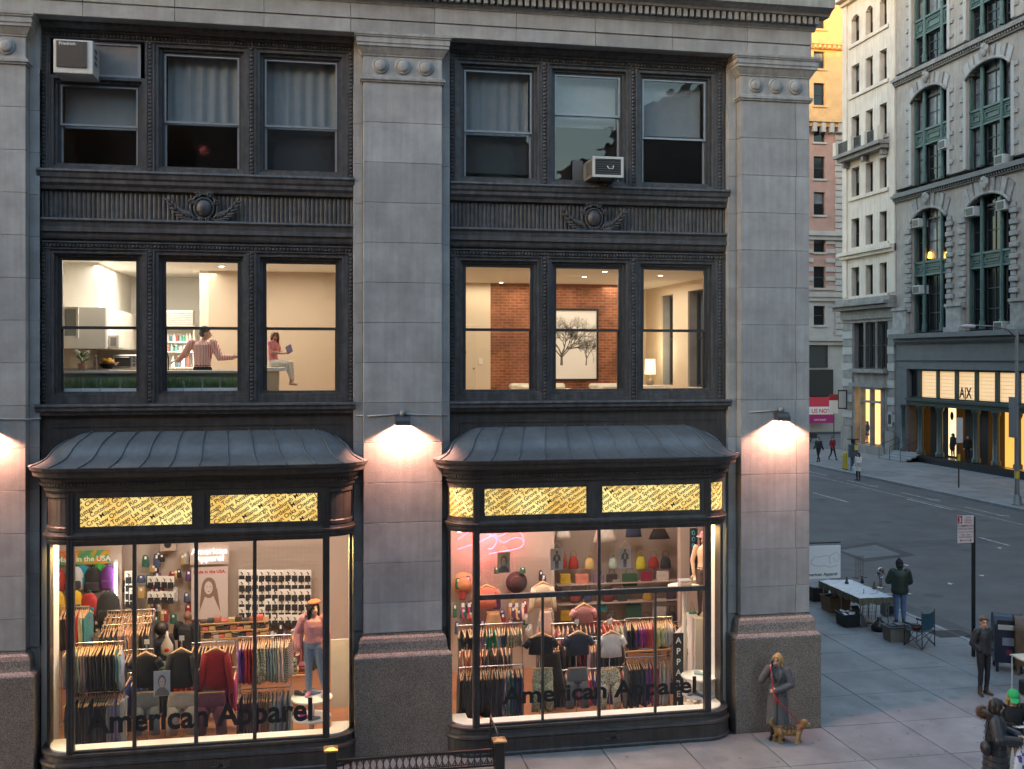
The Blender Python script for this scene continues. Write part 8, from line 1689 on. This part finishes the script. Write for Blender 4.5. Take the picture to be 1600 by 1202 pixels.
# mailboxes
M_mail = mat('mailbox_blue',(.018,.020,.038),.35,var=.2,vscale=6); M_mail2 = mat('mailbox_brown',(.10,.055,.03),.5,var=.2,vscale=6)
def mailbox(px,py,rz,m,lab,chute=True,s=1.0):
    q = gnd(px,py); e = tag(empty('mailbox',(q.x,q.y,0),rz),lab,'mailbox'); w,d = .29*s,.29*s; t = B(); pr = [(-d,.22*s),(d,.22*s),(d,1.0*s)] + [(d*math.cos(a),1.0*s + .29*s*math.sin(a)) for a in [math.pi*k/12 for k in range(1,12)]] + [(-d,1.0*s)]
    t.prism(pr,'x',-w,w); put('box_body',t,m,e,world=False)
    for sx in (-1,1):
        t = B(); t.prism([(y*1.06,(z - .22)*1.02 + .22) for y,z in pr],'x',sx*w - .012 + sx*.013,sx*w + .012 + sx*.013); put('side_rim',t,m,e,world=False)
        for sy in (-1,1): t = B(); t.box(sx*(w - .04) - .03,sx*(w - .04) + .03,sy*(d - .05) - .03,sy*(d - .05) + .03,0,.219*s); put('leg',t,m,e,world=False)
    if chute:
        t = B(); t.box(-w*.85,w*.85,-d - .04,-d - .002,.98*s,1.10*s); put('chute',t,M_chrome,e,world=False); t = B(); t.box(-w*.85,w*.85,-d - .012,-d + .02,1.11*s,1.2*s); put('slot',t,M_black,e,world=False)
        t = B(); t.box(-w*.5,w*.5,-d - .006,-d - .002,.62*s,.80*s); put('label_plate',t,mat('label_dim',(.20,.20,.24),.5),e,world=False); t = B(); t.box(-w*.2,w*.2,-d - .006,-d - .002,.40*s,.52*s); put('sticker',t,mat('sticker_red',(.2,.02,.05),.5),e,world=False)
    return e
mailbox(1574,1046,R(-28),M_mail,'dark blue mailbox with rounded top behind the woman in glasses',True,1.0); mailbox(1607,1052,R(-28),M_mail2,'brown relay mailbox at the right edge of the picture',False,1.0)
# small folding table at the right edge
q = gnd(1602,1085); b = B(); b.box(q.x - .12,q.x + .7,q.y - .3,q.y + .35,.74,.77); e = tag(put('folding_table',b,mat('table_print',(.62,.61,.58),.5,col2=(.5,.42,.2),vscale=9)),'white topped folding table cut off by the right edge','table')
for i in (0,1):
    for k in (0,1): b = B(); b.cyl((q.x - .09 + .75*i,q.y - .27 + .58*k,0),(q.x - .09 + .75*i,q.y - .27 + .58*k,.739),.016); put('leg',b,M_white,e)
b = B(); b.cbox(q.x - .10,q.x + .25,q.y - .25,q.y + .1,.0,.30,.02); tag(put('storage_crate',b,M_black),'black crate under the white topped folding table','crate')
# hanging shop sign round the corner
a0,a1 = at(1252,854,1.1),at(1313,903,1.1); b = B(); b.cbox(a0.x,a1.x,1.085,1.115,a1.z,a0.z,.004); bs_ = tag(put('projecting_sign',b,mat('sign_board_white',(.72,.71,.70),.5)),'white projecting shop sign with a line drawing round the corner','sign')
b = B(); b.tube([(-.02,1.1,a0.z + .06),(a1.x,1.1,a0.z + .06)],.015,6)
for x in (a0.x + .1,a1.x - .1): b.tube([(x,1.1,a0.z + .06),(x,1.1,a0.z - .01)],.006,5)
put('bracket',b,M_post,bs_); sign_text('shop_name','American Apparel',((a0.x + a1.x)/2,1.083,a1.z + .06),.098,M_black,bs_,.02)
b = B()
def dr(pts): b.tube([(a0.x + x*(a1.x - a0.x),1.0835,a1.z + z*(a0.z - a1.z)) for x,z in pts],.0035,4)
dr([(.25,.55),(.33,.68),(.45,.66),(.58,.70),(.72,.68),(.80,.74),(.88,.80),(.95,.72),(.96,.60),(.90,.50)]); dr([(.30,.42),(.45,.38),(.60,.40),(.70,.34),(.82,.36),(.92,.40)]); dr([(.25,.55),(.24,.48),(.30,.42)]); dr([(.72,.68),(.70,.55),(.74,.45)]); dr([(.80,.62),(.86,.58),(.84,.5)])
put('line_drawing',b,mat('pencil_line',(.25,.24,.24),.6),bs_)
# vendor's long table under white plastic
def gz(x,y,z): return gnd(x,y,z)
TZ = .80; A,Bq,Cq,Dq = gz(1281,906,TZ),gz(1336,907,TZ),gz(1391,933,TZ),gz(1339,936,TZ)
x0,x1 = (A.x + Dq.x)/2,(Bq.x + Cq.x)/2; y0,y1 = (Dq.y + Cq.y)/2,(A.y + Bq.y)/2
VT = tag(empty('vendor_table',((x0+x1)/2,(y0+y1)/2,0),world=True),'long vendor table covered in crumpled white plastic by the near kerb','table')
n,m = 8,24; t = B(); random.seed(11); t.add([(x0 + (x1-x0)*i/n,y0 + (y1-y0)*k/m,TZ + random.uniform(-.006,.012)) for k in range(m+1) for i in range(n+1)],[(k*(n+1)+i,k*(n+1)+i+1,(k+1)*(n+1)+i+1,(k+1)*(n+1)+i) for k in range(m) for i in range(n)]); put('plastic_cover',t,mat('white_plastic',(.62,.66,.70),.25,bump=.4,bscale=12),VT)
t = B(); t.box(x0 + .02,x1 - .02,y0 + .02,y1 - .02,TZ - .05,TZ - .012); put('table_top',t,mat('plywood',(.30,.2,.11),.7),VT)
M_cloth = mat('patterned_cloth',(.16,.12,.07),.8,col2=(.04,.06,.05),vscale=14)
t = B(); pts = []
for i in range(49): f = i/48; pts.append((x0 - .012 + .014*math.sin(i*1.9),y1 + (y0 - y1)*f))
for i in range(1,17): f = i/16; pts.append((x0 + (x1-x0)*f,y0 - .012 + .014*math.sin(i*1.9)))
t.add([(x,y,TZ + .002) for x,y in pts] + [(x - .02,y - .02,TZ - .16 - .03*math.sin(i*.8)) for i,(x,y) in enumerate(pts)],[(i,i+1,len(pts)+i+1,len(pts)+i) for i in range(len(pts)-1)]); put('skirt_cloth',t,M_cloth,VT)
for x in (x0 + .08,x1 - .08):
    for y in (y0 + .1,(y0+y1)/2,y1 - .1): t = B(); t.cyl((x,y,0),(x,y,TZ - .052),.018); put('leg',t,mat('galvanised',(.25,.25,.25),.5,.6),VT)
# goods and wire racks on the table
def rack(cx,cy,w,h,lab,rz=0):
    t = B()
    for i in range(6): x = -w/2 + w*i/5; t.cyl((x,0,.0),(x,0,h),.006,n=5)
    for z in (.02,h*.33,h*.66,h): t.cyl((-w/2,0,z),(w/2,0,z),.006,n=5)
    e = tag(put('wire_rack',t,mat('rusty_wire',(.16,.10,.06),.6,.3)),lab,'wire rack'); e.location = (cx,cy,TZ + .004); e.rotation_euler.z = rz
    for i in range(2): t = B(); t.box(-w/2 + w*i - .02,-w/2 + w*i + .02,-.12,.12,0.001,.015); put('foot',t,M_post,e,world=False)
q = gz(1343,903,TZ); rack(q.x,q.y,.34,.62,'rusty wire rack standing at the far end of the vendor table',.3); q = gz(1376,918,TZ); rack(q.x,q.y,.25,.45,'thin wire rack near the vendor',.8)
for i,(x,y,c,l) in enumerate(((1323,913,(.05,.05,.05),'small black gadget on the white plastic, middle of the vendor table'),(1347,912,(.03,.03,.035),'black figure-shaped trinket near the wire rack'),(1366,921,(.12,.07,.04),'brown trinket near the vendor\'s end of the table'))):
    q = gz(x,y,TZ); t = B(); t.lathe((q.x,q.y,TZ + .012),[(.05,0),(.06,.03),(.03,.09),(.04,.13),(.01,.17)],10); e = tag(put('trinket',t,mat('trinket_%d' % i,c,.4)),l,'trinket'); t = B(); t.ell((q.x,q.y,TZ + .19),.022,8,6); put('knob',t,M_black,e)
q = gz(1376,905,TZ + .25); t = B(); t.tube([(q.x + .12*math.cos(a),q.y,TZ + .42 + .14*math.sin(a)) for a in [2*math.pi*i/18 for i in range(18)]],.018,6,True); e = tag(put('mirror_stand',t,M_chrome),'round chrome mirror on a stand beside the vendor','mirror'); t = B(); t.cyl((q.x,q.y,TZ + .012),(q.x,q.y,TZ + .275),.012); t.lathe((q.x,q.y,TZ + .012),[(.09,0),(.09,.012),(.02,.02)],14); put('stand',t,M_chrome,e); t = B(); t.lathe((0,0,0),[(.105,0),(.105,.006)],18); t.v = [(q.x + a,q.y + c,TZ + .42 + b_) for a,b_,c in t.v]; put('mirror_glass',t,mat('mirror',(.7,.7,.7),.05,1),e)
def bin_(px0,px1,ytop,ybot,v_d,m,lab,nm='plastic_bin',lid=None,h=None,fill=None,d=.45):
    a,c = gnd(px0,ybot),gnd(px1,ybot); z = h or .34; xa,xb = a.x,c.x; ya = min(a.y,c.y); t = B(); g = .03; yb = ya + d
    def rg(x0_,x1_,y0_,y1_,zz): return [(x0_,y0_,zz),(x1_,y0_,zz),(x1_,y1_,zz),(x0_,y1_,zz)]
    t.loft([rg(xa + g,xb - g,ya + g,yb - g,0),rg(xa,xb,ya,yb,z - .03),rg(xa - .02,xb + .02,ya - .02,yb + .02,z - .028),rg(xa - .02,xb + .02,ya - .02,yb + .02,z),rg(xa + .01,xb - .01,ya + .01,yb - .01,z),rg(xa + g + .02,xb - g - .02,ya + g + .02,yb - g - .02,.05)],smooth=False); e = tag(put(nm,t,m),lab,'box')
    if lid: t = B(); t.cbox(xa - .03,xb + .03,ya - .03,yb + .03,z + .002,z + .045,.01); put('lid',t,lid,e)
    if fill:
        t = B()
        for k in range(16): t.ell((random.uniform(xa + .06,xb - .06),random.uniform(ya + .06,yb - .06),z - .05 + random.uniform(-.02,.05)),(random.uniform(.04,.09),random.uniform(.04,.08),.035),7,5)
        f = put('contents',t,fill,e); f['kind'] = 'stuff'
    return e,(xa,xb,ya,yb,z)
random.seed(12)
M_card = mat('cardboard',(.20,.125,.075),.85,var=.15,vscale=4)
bin_(1268,1295,915,940,0,M_black,'black bin with grey lid under the far end of the vendor table',lid=mat('grey_lid',(.12,.125,.13),.6),h=.40,d=.6)
bin_(1294,1330,930,957,0,M_card,'worn cardboard box under the vendor table','cardboard_box',h=.42,d=.6,fill=mat('brown_goods',(.08,.06,.05),.8))
bin_(1318,1344,950,981,0,M_black,'black bin full of clear wrapped goods in front of the vendor table',h=.36,d=.55,fill=mat('clear_wrap',(.45,.42,.43),.3))
q = gnd(1350,981); t = B(); t.add([(q.x - .1,q.y,0),(q.x + .12,q.y,0),(q.x - .02,q.y + .28,.52),(q.x - .24,q.y + .28,.52),(q.x - .09,q.y + .02,0.01),(q.x + .13,q.y + .02,.01),(q.x - .01,q.y + .30,.53),(q.x - .23,q.y + .30,.53)],[(0,1,2,3),(4,5,6,7),(0,1,5,4),(1,2,6,5),(2,3,7,6),(3,0,4,7)]); e = tag(put('bin_lid',t,M_black),'black lid leaning against the bin of wrapped goods','lid'); t = B(); t.tube([(q.x - .12,q.y - .01,.03),(q.x - .22,q.y + .27,.5)],.012,5); put('rim',t,M_black,e)
e,bb4 = bin_(1388,1424,978,1003,0,mat('grey_brown_bin',(.17,.15,.125),.6),'grey brown bin with a black lid beside the camp chair',lid=mat('black_lid',(.03,.03,.032),.4),h=.34,d=.42)
for k in range(3): t = B(); xa,xb,ya,yb,z = bb4; t.cbox(xa + .05 + .18*k,xa + .20 + .18*k,ya + .05,ya + .3,z + .046,z + .075 + .02*(k % 2),.008); tag(put('stall_goods',t,mat('goods_%d' % k,[(.04,.05,.07),(.10,.10,.11),(.06,.04,.03)][k],.6)),'%s parcel on the lid of the grey brown bin' % ('navy','grey','brown')[k],'goods')
q = gnd(1374,986); t = B(); n = 14; random.seed(2); t.loft([[(q.x + w*math.cos(a)*(1 + .1*math.sin(4*a + z*9)),q.y + w*.8*math.sin(a)*(1 + .12*math.sin(3*a)),z) for a in [2*math.pi*k/n for k in range(n)]] for z,w in ((0,.15),(.03,.22),(.14,.22),(.24,.13),(.30,.05),(.36,.07))]); e = tag(put('rubbish_bag',t,mat('black_bag',(.015,.015,.017),.3)),'knotted black plastic bag beside the grey brown bin','bag'); t = B(); t.tube([(q.x + .055*math.cos(a),q.y + .05*math.sin(a),.30) for a in [2*math.pi*i/10 for i in range(10)]],.012,5,True); put('tie',t,M_black,e)
# hand truck with loudspeaker under the table end
q = gnd(1388,962); t = B(); t.cbox(q.x - .17,q.x + .17,q.y - .12,q.y + .15,.02,.60,.015); sp2 = tag(put('loudspeaker',t,mat('speaker_grey',(.20,.20,.20),.5)),'grey loudspeaker standing at the vendor\'s feet','loudspeaker')
for z,r_ in ((.18,.12),(.44,.08)): t = B(); t.lathe((0,0,0),[(r_,0),(r_,.02),(r_*.8,.03),(r_*.4,.01),(.01,.03)],16); t.v = [(q.x + a,q.y - .121 - c,z + b_) for a,b_,c in t.v]; put('speaker_cone',t,M_black,sp2)
q = gnd(1362,975); t = B()
for x in (-.2,.2): t.tube([(q.x + x,q.y + .15,.06),(q.x + x,q.y + .05,.95)],.013,6)
for k in range(8): z = .1 + .10*k; t.cyl((q.x - .2,q.y + .146 - .011*k,z),(q.x + .2,q.y + .146 - .011*k,z),.006,n=5)
for k in range(5): x = -.16 + .08*k; t.cyl((q.x + x,q.y + .146,.1),(q.x + x,q.y + .07,.8),.005,n=5)
e = tag(put('wire_cart',t,mat('galvanised',(.25,.25,.25),.5,.6)),'upright wire cart panel leaning at the end of the vendor table','cart'); t = B(); t.box(q.x - .22,q.x + .22,q.y + .0,q.y + .14,.0,.02); put('base',t,M_post,e)
# folding camp chair, its back to the street
q = gnd(1437,1010); rz = R(205); CH = tag(empty('camp_chair',(q.x,q.y,0),rz),'dark teal folding camp chair facing the vendor','chair'); M_teal = mat('teal_canvas',(.010,.055,.085),.8,var=.15,vscale=8,bump=.3,bscale=30)
W_,D_,SH = .27,.24,.42
t = B(); n = 8; t.add([((-W_ + 2*W_*i/n),D_ - .02 - .10*math.sin(math.pi*i/n)*.0 + .05*math.sin(math.pi*i/n),.48 + (.90 - .48)*k/4 - (.03*math.sin(math.pi*i/n) if k == 4 else 0)) for k in range(5) for i in range(n+1)],[(k*(n+1)+i,k*(n+1)+i+1,(k+1)*(n+1)+i+1,(k+1)*(n+1)+i) for k in range(4) for i in range(n)],True); put('backrest',t,M_teal,CH,world=False)
t = B(); t.add([((-W_ + 2*W_*i/n),-D_ + 2*D_*k/n,SH - .06*math.sin(math.pi*i/n)*math.sin(math.pi*k/n)) for k in range(n+1) for i in range(n+1)],[(k*(n+1)+i,k*(n+1)+i+1,(k+1)*(n+1)+i+1,(k+1)*(n+1)+i) for k in range(n) for i in range(n)],True); put('seat',t,M_teal,CH,world=False)
for s in (-1,1):
    t = B(); t.tube([(s*W_,D_,.01),(s*W_,D_ + .0,.95)],.011,6); put('back_post',t,M_post,CH,world=False)
    t = B(); t.tube([(s*W_,-D_ - .02,.01),(s*W_,-D_,.60)],.011,6); put('front_post',t,M_post,CH,world=False)
    t = B(); t.tube([(s*W_,-D_ - .03,.60),(s*W_,0,.57),(s*W_,D_,.60)],.026,6); put('armrest',t,M_teal,CH,world=False)
    t = B(); t.tube([(s*W_,-D_,.03),(s*W_,D_,SH)],.009,5); t.tube([(s*(W_+.02),D_,.03),(s*(W_+.02),-D_,SH)],.009,5); put('side_cross',t,M_post,CH,world=False)
    t = B(); t.tube([(-W_,s*D_,.03),(W_,s*(D_ - .02),SH)],.009,5); t.tube([(W_,s*(D_+.02),.03),(-W_,s*D_,SH)],.009,5); put('end_cross',t,M_post,CH,world=False)
qq = Matrix.Rotation(rz,4,'Z') @ Vector((.05,-.05,0)) + Vector((q.x,q.y,0)); t = B(); t.ell((qq.x,qq.y,.47),(.13,.11,.075),12,8); t.ell((qq.x - .06,qq.y + .05,.52),(.08,.07,.05),10,6); e = tag(put('orange_bundle',t,mat('rust_cloth',(.24,.07,.025),.8,var=.4,vscale=14)),'rust orange bundle lying on the camp chair seat','bundle'); t = B(); t.tube([(qq.x - .1,qq.y,.53),(qq.x,qq.y,.57),(qq.x + .1,qq.y,.53)],.008,5); put('strap',t,M_post,e)
# ---- across the avenue: lamp post, signs, parking meter, bollards
M_galv = mat('lamp_post_grey',(.16,.165,.175),.5,.3)
q = gnd(1589,789); b = B(); b.lathe((q.x,q.y,0),[(.13,.5),(.11,.9),(.085,8.45),(.05,8.6)],12); lp = tag(put('street_lamp',b,M_galv),'tall grey street lamp with curved arm on the far pavement','street lamp')
b = B(); b.lathe((q.x,q.y,0),[(.28,0),(.28,.06),(.22,.1),(.20,.40),(.14,.5)],8); put('base',b,M_galv,lp)
hd_ = at(1520,510,q.y); b = B(); pts = [Vector((q.x,q.y,8.2)),Vector((q.x - .5,q.y,8.6)),Vector((q.x - 1.2,q.y,hd_.z + .0)),Vector((hd_.x,q.y,hd_.z + .05))]; b.tube(pts,.04,7); put('arm',b,M_galv,lp)
b = B(); b.ell((hd_.x - .25,q.y,hd_.z),(.42,.16,.10),12,7); put('lamp_head',b,mat('lamp_head_pale',(.45,.45,.45),.5),lp); b = B(); b.ell((hd_.x - .3,q.y,hd_.z - .07),(.24,.11,.05),12,6); put('lens',b,mat('lamp_lens_dull',(.4,.4,.38),.2),lp); b = B(); b.cyl((hd_.x - .2,q.y,hd_.z + .10),(hd_.x - .2,q.y,hd_.z + .17),.05); put('photocell',b,mat('red_cell',(.4,.08,.04),.5),lp)
b = B(); b.box(q.x - .24,q.x - .20,q.y - .30,q.y + .30,3.3,5.3); b.box(q.x - .20,q.x - .08,q.y - .03,q.y + .03,3.6,3.7); b.box(q.x - .20,q.x - .08,q.y - .03,q.y + .03,4.9,5.0); put('sign_back',b,mat('sign_back_grey',(.20,.20,.21),.5),lp); b = B(); b.lathe((q.x,q.y,1.3),[(.115,0),(.115,.35)],10); put('sticker',b,mat('sticker_yellow',(.5,.38,.05),.6),lp)
q = gnd(1498,762); b = B(); b.cyl((q.x,q.y,0),(q.x,q.y,3.9),.04,n=8); e = tag(put('sign_post',b,M_post),'dark post with an edge-on white sign in front of the fashion shop','street sign'); b = B(); b.box(q.x - .20,q.x + .20,q.y - .09,q.y - .06,2.5,3.9); put('sign_plate',b,mat('sign_white2',(.5,.5,.5),.5),e); b = B(); b.box(q.x - .05,q.x + .05,q.y - .07,q.y + .05,1.5,1.85); put('yellow_tag',b,mat('sticker_yellow',(.5,.38,.05),.6),e)
q = gnd(1303,695); b = B(); b.cyl((q.x,q.y,0),(q.x,q.y,4.2),.04,n=8); e = tag(put('sign_post',b,M_post),'parking sign post with red and white plate up the avenue','street sign'); b = B(); b.box(q.x - .45,q.x + .35,q.y - .08,q.y - .05,2.6,3.7); put('white_plate',b,M_white,e); b = B(); b.box(q.x - .45,q.x + .35,q.y - .082,q.y - .052,3.72,4.2); put('red_plate',b,M_sred,e)
q = gnd(1333,736); M_meter = mat('meter_blue',(.05,.075,.10),.4); b = B(); b.cbox(q.x - .12,q.x + .12,q.y - .14,q.y + .14,0,.85,.02); mt_ = tag(put('parking_meter',b,M_meter),'blue grey parking ticket machine with yellow panel by the bollards','parking meter'); b = B(); b.cbox(q.x - .24,q.x + .24,q.y - .22,q.y + .22,.851,1.75,.04); put('head',b,M_meter,mt_); b = B(); b.box(q.x - .02,q.x + .22,q.y - .232,q.y - .221,1.35,1.68); put('yellow_panel',b,mat('meter_yellow',(.60,.48,.06),.5),mt_); b = B(); b.cyl((q.x,q.y,1.751),(q.x,q.y,2.0),.14,n=8); b.box(q.x - .3,q.x + .3,q.y - .25,q.y + .25,2.001,2.06); put('solar_panel',b,M_black,mt_)
M_boll = mat('bollard_yellow',(.58,.46,.05),.5)
for x,y,l in ((1319,733,'left'),(1329.5,734,'right')):
    q = gnd(x,y); b = B(); b.lathe((q.x - .35 if x > 1325 else q.x,q.y,0),[(.10,0),(.10,1.05),(.08,1.12),(.02,1.15)],10); e = tag(put('bollard',b,M_boll),'yellow bollard beside the parking ticket machine, %s of two' % l,'bollard','yellow bollards'); b = B(); b.lathe((q.x - .35 if x > 1325 else q.x,q.y,0),[(.14,.002),(.14,.04)],10); put('flange',b,M_black,e)
# parked car up the cross street, mostly hidden
q = gnd(1300,690); M_car = mat('car_dark',(.03,.03,.035),.25,spec=.6)
CX,CY = 31.5,66.5; car = tag(empty('parked_car',(CX,CY,RZ),world=True),'dark car waiting in the side street beyond the cream building','car'); b = B(); pr = [(-2.2,.35),(2.2,.35),(2.25,.75),(1.5,.92),(.9,1.4),(-1.0,1.42),(-1.7,.98),(-2.25,.85)]; b.prism([(CX + x,RZ + z) for x,z in pr],'y',CY - .85,CY + .85); put('body',b,M_car,car)
for s in (-1,1):
    b = B(); b.prism([(CX + .8,RZ + 1.34),(CX + 1.35,RZ + .97),(CX - 1.5,RZ + .99),(CX - .95,RZ + 1.36)],'y',CY + s*.853 - .002,CY + s*.853 + .002); put('side_window',b,M_fglass,car)
    for x in (-1.4,1.4):
        b = B(); b.cyl((CX + x,CY + s*.70,RZ + .32),(CX + x,CY + s*.88,RZ + .32),.32,n=18); w = put('wheel',b,M_black,car); b = B(); b.cyl((CX + x,CY + s*.881,RZ + .32),(CX + x,CY + s*.89,RZ + .32),.19,n=14); put('rim',b,M_chrome,w)
    b = B(); b.ell((CX - 2.2,CY + s*.6,RZ + .7),(.06,.16,.09),10,6); put('headlight',b,emis('headlight',(1,.95,.85),2),car)
bpy.data.scenes.remove(TS)
